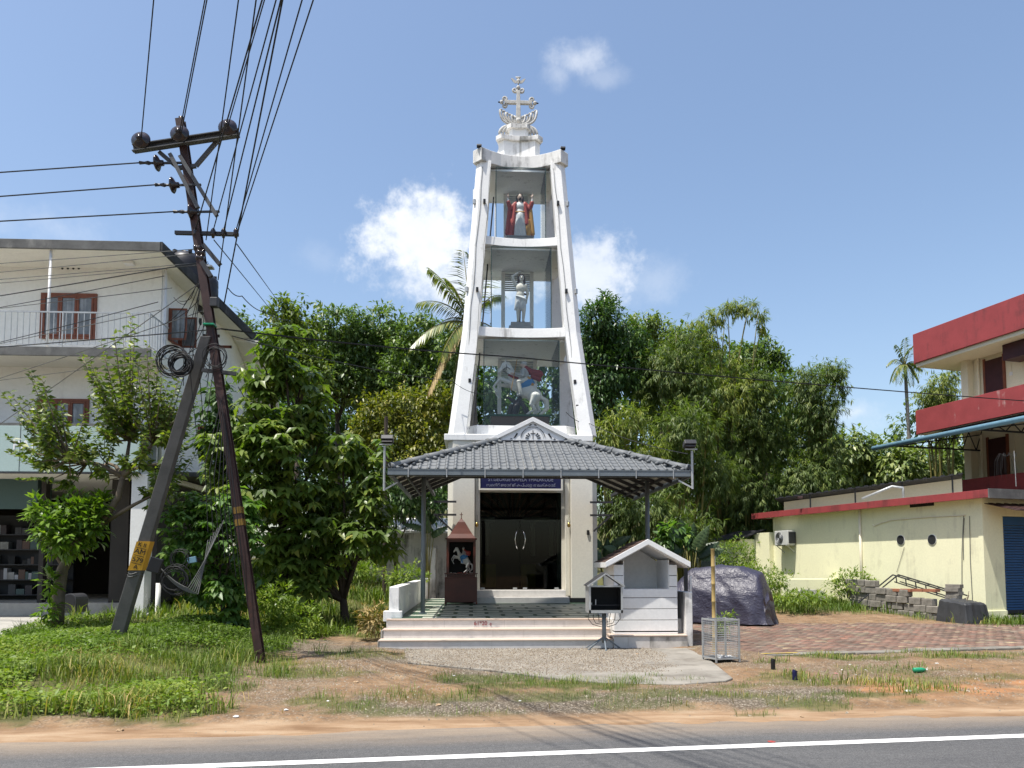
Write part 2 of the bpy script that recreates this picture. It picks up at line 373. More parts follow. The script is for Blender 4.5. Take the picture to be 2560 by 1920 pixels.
M['pink_pl'] = mat('pink_wrapper', (.55, .25, .24), .5, .15, 7, bmp=0)
M['yellow_line'] = mat('worn_yellow_paint', (.50, .35, .06), .8, .2, 3, stain=(.30, .28, .24), stain_amt=.95, stain_scale=(7, 7, 7), stain_at=.44, bmp=.1)
M['ac'] = mat('ac_casing', (.55, .55, .52), .45, .1, 4, stain=(.3, .28, .24), stain_amt=.5, bmp=.02)
LF = {}
LF['broad'] = leafmat('broad_leaf', [(0, (.020, .038, .010)), (.5, (.042, .072, .015)), (.94, (.085, .112, .024)), (.985, (.12, .12, .03)), (1, (.16, .08, .03))], .38, .34, .5)
LF['bush'] = leafmat('pepper_leaf', [(0, (.018, .042, .012)), (.6, (.038, .080, .018)), (1, (.085, .13, .03))], .38, .34, .5)
LF['small'] = leafmat('young_leaf', [(0, (.032, .062, .011)), (.6, (.072, .115, .018)), (1, (.15, .19, .032))], .42, .3, .45, gain=1.35)
LF['bright'] = leafmat('bright_leaf', [(0, (.036, .080, .011)), (.6, (.082, .155, .018)), (1, (.16, .24, .03))], .4, .32, .45, gain=1.35)
LF['rubber'] = leafmat('rubber_leaf', [(0, (.022, .045, .016)), (.6, (.045, .078, .024)), (1, (.085, .115, .035))], .45, .25)
LF['yelgreen'] = leafmat('yellow_green_leaf', [(0, (.040, .058, .009)), (.6, (.095, .115, .016)), (1, (.18, .17, .024))], .45, .3, gain=1.5)
LF['mango'] = leafmat('dark_leaf', [(0, (.010, .028, .008)), (.7, (.024, .052, .013)), (1, (.055, .09, .02))], .4, .2)
LF['bamboo'] = leafmat('bamboo_leaf', [(0, (.022, .040, .013)), (.6, (.050, .080, .022)), (1, (.10, .125, .034))], .5, .34, .3, gain=2.0)
LF['bamboo_lt'] = leafmat('bamboo_leaf_light', [(0, (.040, .065, .016)), (.6, (.088, .12, .024)), (1, (.16, .18, .045))], .5, .3, .3, gain=1.8)
LF['teak'] = leafmat('pale_leaf', [(0, (.032, .055, .022)), (.6, (.070, .10, .035)), (1, (.13, .155, .055))], .42, .25)
LF['palm'] = leafmat('palm_leaf', [(0, (.022, .040, .012)), (.7, (.055, .078, .020)), (1, (.12, .12, .04))], .38, .2, .55)
LF['palm_dry'] = leafmat('dry_palm_leaf', [(0, (.16, .12, .04)), (.6, (.30, .23, .09)), (1, (.38, .30, .13))], .6, .2, gain=1.0)
LF['weed'] = leafmat('weed_leaf', [(0, (.045, .090, .014)), (.5, (.092, .155, .022)), (1, (.17, .22, .038))], .5, .28, .3, gain=1.35)
LF['grass'] = leafmat('grass_blade', [(0, (.038, .075, .014)), (.6, (.082, .13, .023)), (.85, (.16, .18, .05)), (1, (.30, .24, .11))], .55, .22, .25, gain=1.35)
LF['dry'] = leafmat('dry_grass', [(0, (.14, .13, .05)), (.5, (.25, .21, .09)), (1, (.34, .26, .13))], .65, .2, gain=1.0)
LF['taro'] = leafmat('taro_leaf', [(0, (.024, .055, .022)), (1, (.055, .10, .038))], .42, .22, .4, gain=1.0)

# ------------------------------------------------------------------ terrain
def vnoise(x, y, s, seed=0):
    x = np.asarray(x, float)*s; y = np.asarray(y, float)*s
    xi = np.floor(x).astype(int); yi = np.floor(y).astype(int); fx = x-xi; fy = y-yi
    fx = fx*fx*(3-2*fx); fy = fy*fy*(3-2*fy)
    def h(a, b):
        q = np.sin(a*127.1+b*311.7+seed*74.7)*43758.5453
        return q-np.floor(q)
    return (h(xi, yi)*(1-fx)+h(xi+1, yi)*fx)*(1-fy)+(h(xi, yi+1)*(1-fx)+h(xi+1, yi+1)*fx)*fy
def sst(t): t = np.clip(t, 0, 1); return t*t*(3-2*t)
def edge(x): return 7.44+.082*np.asarray(x, float)           # asphalt edge
def slab_in(x, y): return sst((np.interp(y, [10, 12.9, 15.5, 19.3], [-7.6, -8.0, -8.65, -9.3])-x)/.3+.5)*sst((y-9.6)/.4)
def H(x, y):
    x = np.asarray(x, float); y = np.asarray(y, float); t = y-edge(x)
    n = vnoise(x, y, 3.1, 1)-.5; n2 = vnoise(x, y, .9, 2)-.5; n3 = vnoise(x, y, 9, 3)-.5
    z = -.045+.055*sst((t+.12+n*.22+n2*.25)/.30)
    off = sst((t-.5)/.5)
    z = z+off*(.03+.05*n2+.028*n+.012*n3)
    z = z+.27*sst((-x-3.0)/2.6)*sst((y-8.4)/2.6)
    z = z+np.where(x < 1, 1.7, .75)*sst((y-19)/16)*sst((np.abs(x-1.2)-2.2)/1.5)
    z = z+7*sst((y-34)/70)
    inn = sst((2.9-np.abs(x-1.25))/.4)*sst((y-9.7)/.9)*sst((30-y)/3)      # level ground under the chapel
    z = z*(1-inn)+.0*inn
    z = z*(1-slab_in(x, y))+.02*slab_in(x, y)
    pav = sst((x-4.9)/.5)*sst((y-12.7-.17*(x-5))/.5)*sst((21-y)/2)
    z = z*(1-pav)+(-.01)*pav
    return z
PATCH = []
for (px, py, rx, ry, am) in [(1330, 1722, 1.0, .35, .9), (1680, 1745, .9, .3, .7), (1050, 1750, .8, .4, .6), (2150, 1715, 1.2, .3, .55), (2450, 1700, 1.0, .3, .5), (1880, 1745, .6, .2, .7), (1560, 1705, .75, .4, 1.0), (1470, 1715, .8, .5, 1.0), (1370, 1745, .6, .35, .8), (1200, 1698, .6, .4, .9), (1130, 1692, .35, .3, .6), (860, 1775, .35, .3, .9),
        (960, 1790, .3, .15, .7), (1010, 1785, .3, .12, .6), (1000, 1640, .3, .4, .5), (1160, 1790, .5, .15, .5), (1600, 1770, .5, .25, .5),
        (1900, 1790, .25, .12, .8), (1960, 1700, .4, .3, .9), (2020, 1765, .35, .3, .9), (2090, 1745, .3, .12, .9), (2190, 1750, .35, .15, .9), (2330, 1740, .5, .2, .9), (2280, 1760, .15, .1, .8),
        (2130, 1650, .8, .3, .9), (2040, 1645, .4, .25, .8), (2260, 1640, .4, .2, .8), (2420, 1650, .8, .35, .9), (2230, 1680, .7, .5, .45), (1930, 1660, .3, .2, .5), (2530, 1640, .4, .3, .6), (1840, 1720, .3, .15, .7),
        (800, 1760, .35, .25, .8), (760, 1690, .8, .5, .8), (900, 1640, .6, .7, .75), (760, 1570, 1.0, 1.5, .8), (950, 1580, .5, .8, .6)]:
    g = gd(px, py); PATCH.append((g.x, g.y, rx, ry, am))
def green(x, y):
    x = np.asarray(x, float); y = np.asarray(y, float)
    t = y-edge(x); n = vnoise(x, y, 1.7, 5)-.5; n2 = vnoise(x, y, 5, 6)-.5
    g = sst((-x-2.2+n*1.4+n2*.9-.12*(y-8))/1.1)*sst((t-.75+n2*.9+n*.5)/.5)
    for (cx, cy, rx, ry, am) in PATCH:
        d = ((x-cx)/rx)**2+((y-cy)/ry)**2
        g = np.maximum(g, am*sst(1.25-d*.7+n2*1.3))
    g = np.maximum(g, sst((-x-1.7)/.5)*sst((y-16+n*2)/1.5))
    wy = 20.9+(14.5-x)*3.69                                          # strip along the yellow wall
    dist = (14.53-x)*math.cos(R(15.2))-(y-20.885)*math.sin(R(15.2))   # metres out from that wall
    g = np.maximum(g, sst((1.9-dist+n*.9)/.8)*(y > 18)*(y < 31)*sst((y-18.6)/1.2))
    g = np.maximum(g, (x > 4.5)*sst((y-22+n)/1.5))
    g = np.maximum(g, sst((y-30)/3))
    return g*(1-slab_in(x, y))
def axis(lo, hi, step, far, lo2=None):
    a = list(np.arange(lo, hi, step)); s = step; v = a[-1]
    while v < far: s *= 1.28; v += s; a.append(v)
    b = []; s = step; v = lo
    while v > (-far if lo2 is None else lo2): s *= 1.28; v -= s; b.append(v)
    return np.array(b[::-1]+a)
gx = axis(-12, 15, .11, 500); gy = axis(5.5, 27, .11, 600, -60)
GX, GY = np.meshgrid(gx, gy); GZ = H(GX, GY)
nx, ny = len(gx), len(gy)
idx = np.arange(nx*ny).reshape(ny, nx)
F = np.stack([idx[:-1, :-1], idx[:-1, 1:], idx[1:, 1:], idx[1:, :-1]], -1).reshape(-1, 4)
def groundmat():
    m, t, p, o = newmat('earth_and_gravel')
    a = t.nodes.new('ShaderNodeAttribute'); a.attribute_name = 'zone'
    sp = t.nodes.new('ShaderNodeSeparateColor'); t.links.new(a.outputs['Color'], sp.inputs[0])
    co = t.nodes.new('ShaderNodeTexCoord').outputs['Object']
    d = ramp(t, tnoise(t, 2.2, 8, .68, co), [(.3, (.13, .078, .042)), (.5, (.225, .140, .078)), (.72, (.32, .225, .138))])
    v = t.nodes.new('ShaderNodeTexVoronoi'); v.inputs['Scale'].default_value = 38; t.links.new(co, v.inputs['Vector'])
    sv = t.nodes.new('ShaderNodeSeparateColor'); t.links.new(v.outputs['Color'], sv.inputs[0])
    gcol = ramp(t, sv.outputs[0], [(0, (.10, .078, .055)), (.5, (.22, .185, .14)), (1, (.36, .32, .255))])
    gc = mixc(t, ramp(t, v.outputs['Distance'], [(.25, (0, 0, 0)), (.6, (.85, .85, .85))]), gcol, (.07, .055, .04))
    pb = ramp(t, tnoise(t, 14, 4, .6, co), [(.42, (0, 0, 0)), (.62, (.55, .55, .55))])
    d = mixc(t, pb, d, gc)
    c = mixc(t, sp.outputs[0], d, gc)
    sand = ramp(t, tnoise(t, 1.1, 8, .62, co, stretch=(1, 3.5, 1)), [(.3, (.17, .10, .055)), (.5, (.285, .19, .115)), (.7, (.38, .285, .19))])
    c = mixc(t, sp.outputs[2], c, sand)
    gs = ramp(t, tnoise(t, 6, 5, .6, co), [(.3, (.05, .06, .022)), (.7, (.12, .12, .045))])
    c = mixc(t, sp.outputs[1], c, gs)
    a2_ = t.nodes.new('ShaderNodeAttribute'); a2_.attribute_name = 'rnd'
    orr = ramp(t, tnoise(t, 5, 6, .65, co), [(.3, (.22, .10, .045)), (.7, (.40, .21, .10))])
    c = mixc(t, a2_.outputs['Fac'], c, orr)
    t.links.new(c, p.inputs['Base Color']); p.inputs['Roughness'].default_value = .95; p.inputs['Specular IOR Level'].default_value = .12
    bump(t, p, tnoise(t, 30, 6, .7, co), .5, .03)
    return m
n1 = vnoise(GX, GY, 1.3, 11)-.5; n2 = vnoise(GX, GY, 4, 12)-.5
T = GY-edge(GX)
zs = sst((.72+n1*.35-T)/.25)*sst((T+.6)/.3)
zg = green(GX, GY)*.9
zr = np.clip(sst((2.2-np.abs(GX-.9)+n1*1.6)/1.2)*sst((GY-10.6+n1+n2)/.8)*sst((14.9-GY)/.2)+sst((.75-np.abs(T-1.25)+n2*.7)/.5)*sst((3.2-np.abs(GX-1.8)+n1*2)/1.0)*.9
     +sst((1.3-np.hypot(GX+3.0, (GY-14.6)*.9)+n2)/.6)*.9+sst((n1+.12)/.25)*sst((T-.7)/.3)*.45*(GY < 16), 0, 1)
zo = np.clip(sst((.9-np.abs(GY-9.3-.12*(GX-6))+n1*.8)/.7)*sst((GX-4.3)/.8)*.9*sst(.7+n2*2)+sst((.8-np.hypot(GX+.5, GY-9.6)+n1)/.6)*.25, 0, 1)*(1-zs)
me = np_mesh('ground', np.stack([GX, GY, GZ], -1).reshape(-1, 3), F, groundmat(), zo.ravel(), True)
ca = me.color_attributes.new('zone', 'FLOAT_COLOR', 'POINT')
ca.data.foreach_set('color', np.stack([zr, zg, zs, np.ones_like(zs)], -1).astype(np.float32).ravel())
struct(link('ground', me))

def roadmat():
    m, t, p, o = newmat('worn_asphalt')
    co = t.nodes.new('ShaderNodeTexCoord').outputs['Object']
    c = ramp(t, tnoise(t, .8, 6, .6, co, stretch=(.5, 2, 1)), [(.3, (.072, .072, .074)), (.7, (.104, .103, .102))])
    g = ramp(t, tnoise(t, 75, 5, .8, co), [(.34, (.45, .45, .45)), (.5, (1, 1, 1)), (.62, (1.5, 1.49, 1.46)), (.72, (2.6, 2.55, 2.45))])
    c = mixc(t, 1.0, c, g, 'MULTIPLY')
    c = mixc(t, 1.0, c, ramp(t, tnoise(t, 20, 6, .75, co), [(.3, (.72, .72, .72)), (.5, (1, 1, 1)), (.7, (1.35, 1.34, 1.32))]), 'MULTIPLY')
    pt = ramp(t, tnoise(t, 1.1, 5, .7, co, stretch=(.8, 4, 1)), [(.655, (0, 0, 0)), (.69, (.55, .55, .55))])
    c = mixc(t, pt, c, (.035, .035, .037))
    ts = t.nodes.new('ShaderNodeSeparateXYZ'); t.links.new(co, ts.inputs[0])
    e = t.nodes.new('ShaderNodeMath'); e.operation = 'MULTIPLY_ADD'; t.links.new(ts.outputs[0], e.inputs[0]); e.inputs[1].default_value = -.082; t.links.new(ts.outputs[1], e.inputs[2])
    dust = ramp(t, e.outputs[0], [(0, (0, 0, 0)), (1, (1, 1, 1))])
    mr = t.nodes.new('ShaderNodeMapRange'); t.links.new(e.outputs[0], mr.inputs[0]); mr.inputs[1].default_value = 6.85; mr.inputs[2].default_value = 7.5
    mu = t.nodes.new('ShaderNodeMath'); mu.operation = 'MULTIPLY'; t.links.new(mr.outputs[0], mu.inputs[0]); t.links.new(tnoise(t, 3, 6, .65, co, stretch=(.4, 2, 1)), mu.inputs[1])
    c = mixc(t, mu.outputs[0], c, (.36, .27, .18))
    t.links.new(c, p.inputs['Base Color']); p.inputs['Roughness'].default_value = .82; p.inputs['Specular IOR Level'].default_value = .3
    bump(t, p, tnoise(t, 110, 4, .75, co), .6, .008)
    return m
mb = MB(); xs = [-320, -60, -20, -10, -5, 0, 5, 10, 20, 60, 320]
for a, b in zip(xs[:-1], xs[1:]):
    mb.add([(a, -6+.082*a, 0), (b, -6+.082*b, 0), (b, 7.62+.082*b, 0), (a, 7.62+.082*a, 0)], [(0, 1, 2, 3)])
road = struct(mb.build('road', roadmat()))
def linemat():
    m, t, p, o = newmat('road_line_paint')
    co = t.nodes.new('ShaderNodeTexCoord').outputs['Object']
    c = mixc(t, ramp(t, tnoise(t, 9, 7, .75, co), [(.55, (0, 0, 0)), (.68, (.85, .85, .85))]), (.78, .77, .74), (.2, .2, .2))
    t.links.new(c, p.inputs['Base Color']); p.inputs['Roughness'].default_value = .6
    return m
mb = MB(); mb.add([(-60, 6.494-5.69-.066, .004), (60, 6.494+5.69-.066, .004), (60, 6.494+5.69+.066, .004), (-60, 6.494-5.69+.066, .004)], [(0, 1, 2, 3)])
struct(mb.build('road_line', linemat()))

# forecourt of the left house
poly = [(-40, 9.6), (-7.5, 9.6), (-8.0, 12.9), (-8.65, 15.5), (-9.3, 19.3), (-9.3, 20.5), (-40, 20.5)]
struct(MB().extz(poly, -.2, .30).build('forecourt_slab', M['conc'], bevel=.03))
# concrete apron before the steps
ap = [gd(*q) for q in ((1020, 1660), (1240, 1681), (1400, 1702), (1540, 1714), (1700, 1716), (1815, 1707), (1832, 1700), (1738, 1624), (1010, 1626))]
struct(MB().extz([(p.x, p.y) for p in ap], -.15, .032).build('concrete_apron', M['apron'], bevel=.012))
# brick paving on the right with its concrete edging
P0 = Vector((4.75, 13.2)); e1 = Vector((1, .18)).normalized(); e2 = Vector((-e1.y, e1.x))
def pavermat():
    m, t, p, o = newmat('faded_pavers')
    a = t.nodes.new('ShaderNodeAttribute'); a.attribute_name = 'rnd'
    c = ramp(t, a.outputs['Fac'], [(0, (.13, .095, .075)), (.3, (.205, .12, .092)), (.55, (.19, .155, .125)), (.8, (.25, .135, .10)), (.93, (.23, .20, .16)), (1, (.36, .29, .18))])
    n = ramp(t, tnoise(t, 1.1, 6, .65), [(.35, (.62, .60, .56)), (.65, (1.15, 1.1, 1.05))])
    c = mixc(t, 1.0, c, n, 'MULTIPLY')
    t.links.new(c, p.inputs['Base Color']); p.inputs['Roughness'].default_value = .9
    bump(t, p, tnoise(t, 40, 4, .6), .3, .01)
    return m
g = np.random.default_rng(3); vs = []; fs = []; rr = []; b = 0
for j in range(74):
    for i in range(76):
        u = i*.235+(j % 2)*.1175; v = .16+j*.1175
        c = P0+e1*u+e2*v
        dist = (14.53-c.x)*math.cos(R(15.2))-(c.y-20.885)*math.sin(R(15.2))
        if dist < .5 or c.y > 21.9: continue
        z0 = .004+g.normal()*.004; tz = g.normal(0, .004, 2)
        q = [(-.115, -.0565), (.115, -.0565), (.115, .0565), (-.115, .0565)]
        top = [(*(c+e1*a+e2*d), z0+a*tz[0]*4+d*tz[1]*4+.02) for a, d in q]; bot = [(x, y, -.04) for x, y, _ in top]
        vs += top+bot; fs += [(b, b+1, b+2, b+3)]+[(b+k, b+4+k, b+4+(k+1) % 4, b+(k+1) % 4) for k in range(4)]
        r_ = g.random(); rr += [r_]*8; b += 8
pv = struct(link('brick_paving', np_mesh('brick_paving', np.array(vs), np.array(fs), pavermat(), np.array(rr))))
mb = MB(); q0 = P0-e2*.05-e1*.3
for k in range(14):
    c = q0+e1*(.6+k*1.2)
    mb.obox((c.x, c.y+.0, -.0+.008*math.sin(k*2.3)), (1.19, .30, .07), (0, 0, math.atan2(e1.y, e1.x)+.006*math.sin(k*1.7)))
struct(mb.build('paving_kerb', M['kerb'], bevel=.01))
c = P0+e1*.45-e2*.05
struct(MB().obox((c.x, c.y, .047), (1.15, .07, .006), (0, 0, math.atan2(e1.y, e1.x))).build('yellow_kerb_paint', M['yellow_line']))
# ------------------------------------------------------------------ more helpers
def part(mb, name, mats, rt, **k):          # mesh written in world coordinates, child of an unrotated root
    o = mb.build(name, mats, rt, **k); o.location = -rt.location; return o
def text_mesh(s, size, name='lettering', extrude=.004, sx=1.0, space=1.0):
    cu = bpy.data.curves.new(name, 'FONT'); cu.body = s; cu.size = size; cu.extrude = extrude; cu.align_x = 'CENTER'; cu.align_y = 'CENTER'; cu.space_character = space
    cu.resolution_u = 3
    o = bpy.data.objects.new(name, cu); COL.objects.link(o); bpy.context.view_layer.update()
    me = bpy.data.meshes.new_from_object(o.evaluated_get(bpy.context.evaluated_depsgraph_get()))
    bpy.data.objects.remove(o); bpy.data.curves.remove(cu)
    if sx != 1: me.transform(Matrix.Diagonal((sx, 1, 1, 1)))
    me.name = name
    return me
def text(s, size, mtl, parent, loc, rot=(math.pi/2, 0, 0), name='lettering', **k):
    me = text_mesh(s, size, name, **k); me.materials.clear(); me.materials.append(mtl)
    return link(name, me, parent, loc, rot)
def capsule(p0, p1, r0, r1, n=12): return ('c', Vector(p0), Vector(p1), r0, r1)
def sculpt(name, prims, mats, voxel, parent=None, smooth=3, loc=None, rot=None, scale=1):
    """one continuous body: capsules and ellipsoids fused by a voxel remesh; prims = (kind, ..., material index)"""
    mb = MB()
    for pr in prims:
        if pr[0] == 'c':
            _, p0, p1, r0, r1, mi = pr; p0 = Vector(p0); p1 = Vector(p1)
            mb.tube([p0, p1], [r0, r1], 12); mb.sphere(p0, r0, 12, 8); mb.sphere(p1, r1, 12, 8)
        else:
            _, c, r, rot_, mi = pr
            from mathutils import Euler
            q = Euler(rot_).to_matrix(); b = len(mb.V); mb.sphere((0, 0, 0), 1, 14, 10)
            for i in range(b, len(mb.V)):
                v = Vector(mb.V[i]); mb.V[i] = tuple(Vector(c)+q@Vector((v.x*r[0], v.y*r[1], v.z*r[2])))
    o = bpy.data.objects.new('tmp', mb.mesh('tmp', mats)); COL.objects.link(o)
    md = o.modifiers.new('r', 'REMESH'); md.mode = 'VOXEL'; md.voxel_size = voxel
    sm = o.modifiers.new('s', 'SMOOTH'); sm.factor = .5; sm.iterations = smooth
    bpy.context.view_layer.update()
    me = bpy.data.meshes.new_from_object(o.evaluated_get(bpy.context.evaluated_depsgraph_get()))
    bpy.data.objects.remove(o)
    me.name = name; me.materials.clear()
    for x in mats: me.materials.append(x)
    nf = len(me.polygons); C = np.empty(nf*3); me.polygons.foreach_get('center', C); C = C.reshape(-1, 3)
    best = np.full(nf, 1e9); mi_ = np.zeros(nf, int)
    for pr in prims:
        if pr[0] == 'c':
            a = np.array(pr[1]); d = np.array(pr[2])-a; t = np.clip(((C-a)@d)/max(d@d, 1e-9), 0, 1)
            D = np.linalg.norm(C-a-t[:, None]*d, axis=1)-(pr[3]+(pr[4]-pr[3])*t)
        else:
            from mathutils import Euler
            q = np.array(Euler(pr[3]).to_matrix()); r = np.array(pr[2]); l = (C-np.array(pr[1]))@q
            D = (np.linalg.norm(l/r, axis=1)-1)*r.min()
        s = D < best; best = np.where(s, D, best); mi_[s] = pr[-1]
    me.polygons.foreach_set('material_index', mi_.astype(np.int32)); me.polygons.foreach_set('use_smooth', np.ones(nf, bool))
    me.update()
    ob = link(name, me, parent, loc, rot); ob.scale = (scale,)*3
    return ob

# ------------------------------------------------------------------ entrance platform with steps
PX0, PX1 = -1.75, 2.72
PZ = .525
plat = root('entrance_platform', (1.2, 15, 0), 0, 'raised chapel entrance platform with pale tiled steps and green and white floor', 'platform')
part(MB().box(-1.62, 4.2, 15.5, 24.5, -.1, PZ-.002), 'core', M['floor_green'], plat)
mb = MB()
for k in range(2): mb.box(PX0-.02-.06*(1-k)*.3, PX1, 14.66+.33*k+.02, 15.52, -.1+.0*k, .175*(k+1)-.028)
part(mb, 'step_core', M['conc'], plat)
rnd = random.Random(4)
for k in range(3):                                        # riser tiles and nosings
    y = 14.66+.33*k; z0 = .175*k; x = PX0+.035*k; off = rnd.uniform(.25, .6); end = PX1
    tiles = [x]+[x+off+.6*i for i in range(9) if x+off+.6*i < end-.1]+[end]
    for a, b in zip(tiles[:-1], tiles[1:]):
        part(MB().box(a+.0015, b-.0015, y, y+.018, z0+(.0 if k else -.05), z0+.147+rnd.uniform(-.001, .001)), 'riser_tile', M['step_tile'], plat)
    part(MB().box(x-.02, end, y-.022, y+(.345 if k < 2 else .12), z0+.149, z0+.175), 'step_nosing', M['nosing'], plat, bevel=.006)
for (x, y, z, c) in [(PX0-.018, 14.66, 0, 0), (PX0+.017, 14.99, .175, 0), (PX0+.052, 15.32, .35, 0)]:
    part(MB().box(x, x+.018, y+.02, 24.5 if z > .3 else y+.34, z-.05, z+.147), 'side_tile', M['step_tile'], plat)
bm_ = MB().box(-.30, .30, -.165, .165, -.010, 0).mesh('floor_tile', M['floor_pale'])
for j in range(14):                                        # pale slabs set in a green floor
    y = 15.78+j*.66
    for i in range(9):
        x = -1.40+i*.69+(j % 2)*.345
        if x+.3 > 4.14 or (y > 20.9 and x > -.95) or x-.3 < -1.5: continue
        link('floor_tile', bm_, plat, Vector((x, y, PZ+rnd.uniform(-.0004, .0004)))-plat.location)
part(MB().box(-1.69, -1.49, 15.72, 26.5, .2, 1.15), 'left_parapet', M['white'], plat, bevel=.012)
part(MB().box(-1.80, -1.42, 15.66, 15.86, .45, .66), 'left_parapet_foot', M['white'], plat, bevel=.01)
part(MB().box(4.16, 4.30, 14.72, 21, -.05, 1.07), 'right_parapet', M['white_dirty'], plat, bevel=.012)
# side block that carries the little shrine
part(MB().box(2.74, 4.155, 14.72, 16.6, -.05, .205), 'plinth', M['conc'], plat)
for a, b, mm in [(2.725, 3.0, 'step_tile'), (3.003, 3.42, 'step_tile'), (3.423, 3.79, 'mould_tile'), (3.793, 4.158, 'mould_tile')]:
    part(MB().box(a, b, 14.60, 14.718, -.05, .222), 'plinth_tile', M[mm], plat)
part(MB().box(2.66, 4.158, 14.58, 15.0, .226, .252), 'plinth_nosing', M['nosing'], plat, bevel=.006)
part(MB().box(2.73, 4.155, 15.005, 16.6, .21, .53), 'plinth_upper', M['white_dirty'], plat)
text('61*20', .115, M['ink_red'], plat, Vector((.175, 15.314, .432))-plat.location, name='painted_number', sx=.95)
text('0', .075, M['ink_red'], plat, Vector((.375, 15.314, .41))-plat.location, name='painted_number')

# ------------------------------------------------------------------ little white shrine on the plinth
ks = root('roadside_shrine', (3.45, 14.75, .25), 0, 'small white gabled shrine with open niche and grooved plank walls beside the steps', 'shrine')
KX0, KX1, KY0, KY1 = 2.77, 4.02, 14.78, 15.95
NX0, NX1, NZ = 2.96, 3.865, 1.125
mb = MB()
for i in range(8):                                         # boards
    z0 = .084+i*.2165+.013; z1 = z0+.2035
    if i == 0: z0, z1 = .255, .287
    rowsg = [(KX0, KX1, z0, min(z1, NZ))] if z0 < NZ else []
    if z1 > NZ: rowsg += [(KX0, NX0, max(z0, NZ+.001), z1), (NX1, KX1, max(z0, NZ+.001), z1)]
    for a, b, za_, zb_ in rowsg:
        if za_ < 1.6: part(MB().box(a, b, KY0, KY0+.05, za_, min(zb_, 1.62)), 'wall_board', M['white_clean'], ks, bevel=.003)
    if z0 < 1.6: part(MB().box(KX0, KX0+.05, KY0+.052, KY1, z0, min(z1, 1.62)), 'side_board', M['white_clean'], ks, bevel=.003)
part(MB().box(KX0+.012, NX0-.002, KY0+.03, KY1, .25, 1.62).box(NX1+.002, KX1-.012, KY0+.03, KY1, .25, 1.62).box(KX0+.05, KX1-.05, KY0+.03, KY1, .25, NZ-.02), 'wall_core', M['dk_steel'], ks)
part(MB().box(NX0, NX1, KY0+.051, KY1-.2, NZ-.015, NZ-.001).box(NX0, NX1, KY1-.2, KY1-.1, NZ, 1.61).box(NX0-.002, NX0+.012, KY0+.02, KY1-.2, NZ, 1.68).box(NX1-.012, NX1+.002, KY0+.02, KY1-.2, NZ, 1.7), 'niche_lining', M['white_clean'], ks)
AX, AZ, EZ = 3.405, 2.10, 1.655; HW = .81
for s, nm in ((-1, 'roof_slab'), (1, 'roof_slab')):
    mb = MB(); x1 = AX+s*HW
    mb.ext([(AX, AZ-.03), (x1, EZ-.03), (x1, EZ-.115), (AX, AZ-.125)], 14.62, 16.0)
    part(mb, nm, M['white_clean'], ks)
    part(MB().ext([(AX-s*.004, AZ), (x1+s*.02, EZ), (x1+s*.02, EZ-.105), (AX-s*.004, AZ-.105)], 14.575, 14.618), 'barge_board', M['white_clean'], ks, bevel=.004)
    for r_ in range(6):                                    # flat clay tiles
        t0 = r_/6; t1 = (r_+1.15)/6
        for c_ in range(4):
            yb = 14.60+c_*.352
            part(MB().prism([(AX+s*HW*t0, yb, AZ-(AZ-EZ)*t0-.022), (AX+s*HW*min(t1, 1.02), yb, AZ-(AZ-EZ)*min(t1, 1.02)-.016), (AX+s*HW*min(t1, 1.02), yb+.348, AZ-(AZ-EZ)*min(t1, 1.02)-.016), (AX+s*HW*t0, yb+.348, AZ-(AZ-EZ)*t0-.022)],
                 [(AX+s*HW*t0, yb, AZ-(AZ-EZ)*t0-.008), (AX+s*HW*min(t1, 1.02), yb, AZ-(AZ-EZ)*min(t1, 1.02)+.014), (AX+s*HW*min(t1, 1.02), yb+.348, AZ-(AZ-EZ)*min(t1, 1.02)+.014), (AX+s*HW*t0, yb+.348, AZ-(AZ-EZ)*t0-.008)]), 'roof_tile', M['clay'], ks)
part(MB().box(AX-HW-.02, AX-HW+.03, 14.62, 16.0, EZ-.105, EZ-.005), 'eave_board', M['white_clean'], ks)
part(MB().box(AX+HW-.03, AX+HW+.02, 14.62, 16.0, EZ-.105, EZ-.005), 'eave_board', M['white_clean'], ks)
part(MB().ext([(NX0-.1, 1.60), (NX1+.1, 1.60), (AX, AZ-.14)], KY1-.22, KY1-.1), 'back_gable', M['white_clean'], ks)

# ------------------------------------------------------------------ chapel tower
TX, TY = 1.45, 23.75
tw = root('chapel_tower', (TX, TY, PZ), 0, 'tall white tapering chapel tower with three glazed statue storeys and a cross on top', 'chapel')
zz = [.525, 5.34, 13.9]
def Aout(z): return 2.15 if z <= 5.34 else 2.0-(z-5.34)*.0754
def leg_ring(sx, sy, z, A=None, ch=.15, w=.40):
    A = Aout(z) if A is None else A; a = A-ch
    pts = [(a, A), (A, a), (A-.035, a-w), (a-w, a-w), (a-w, A-.035)]
    pts = [(TX+sx*x, TY+sy*y, z) for x, y in pts]
    return pts if sx*sy > 0 else pts[::-1]
for sx in (-1, 1):
    for sy in (-1, 1):
        mb = MB(); zs_ = [5.34, 8.5, 11.4, 13.92]
        for z0, z1 in zip(zs_[:-1], zs_[1:]): mb.prism(leg_ring(sx, sy, z0, w=.35-.006*(z0-5.4)), leg_ring(sx, sy, z1, w=.35-.006*(z1-5.4)))
        lg = part(mb, 'leg', M['white'], tw)
        # pilaster below
        mb = MB(); mb.prism(leg_ring(sx, sy, .525, 2.15, .15, .62), leg_ring(sx, sy, 5.15, 2.15, .15, .62))
        part(mb, 'pilaster', M['cream_col'] if sy < 0 else M['white'], tw, bevel=.012)
        part(MB().prism(leg_ring(sx, sy, .524, 2.17, .15, .66), leg_ring(sx, sy, .66, 2.17, .15, .66)), 'skirting', M['black'], tw)
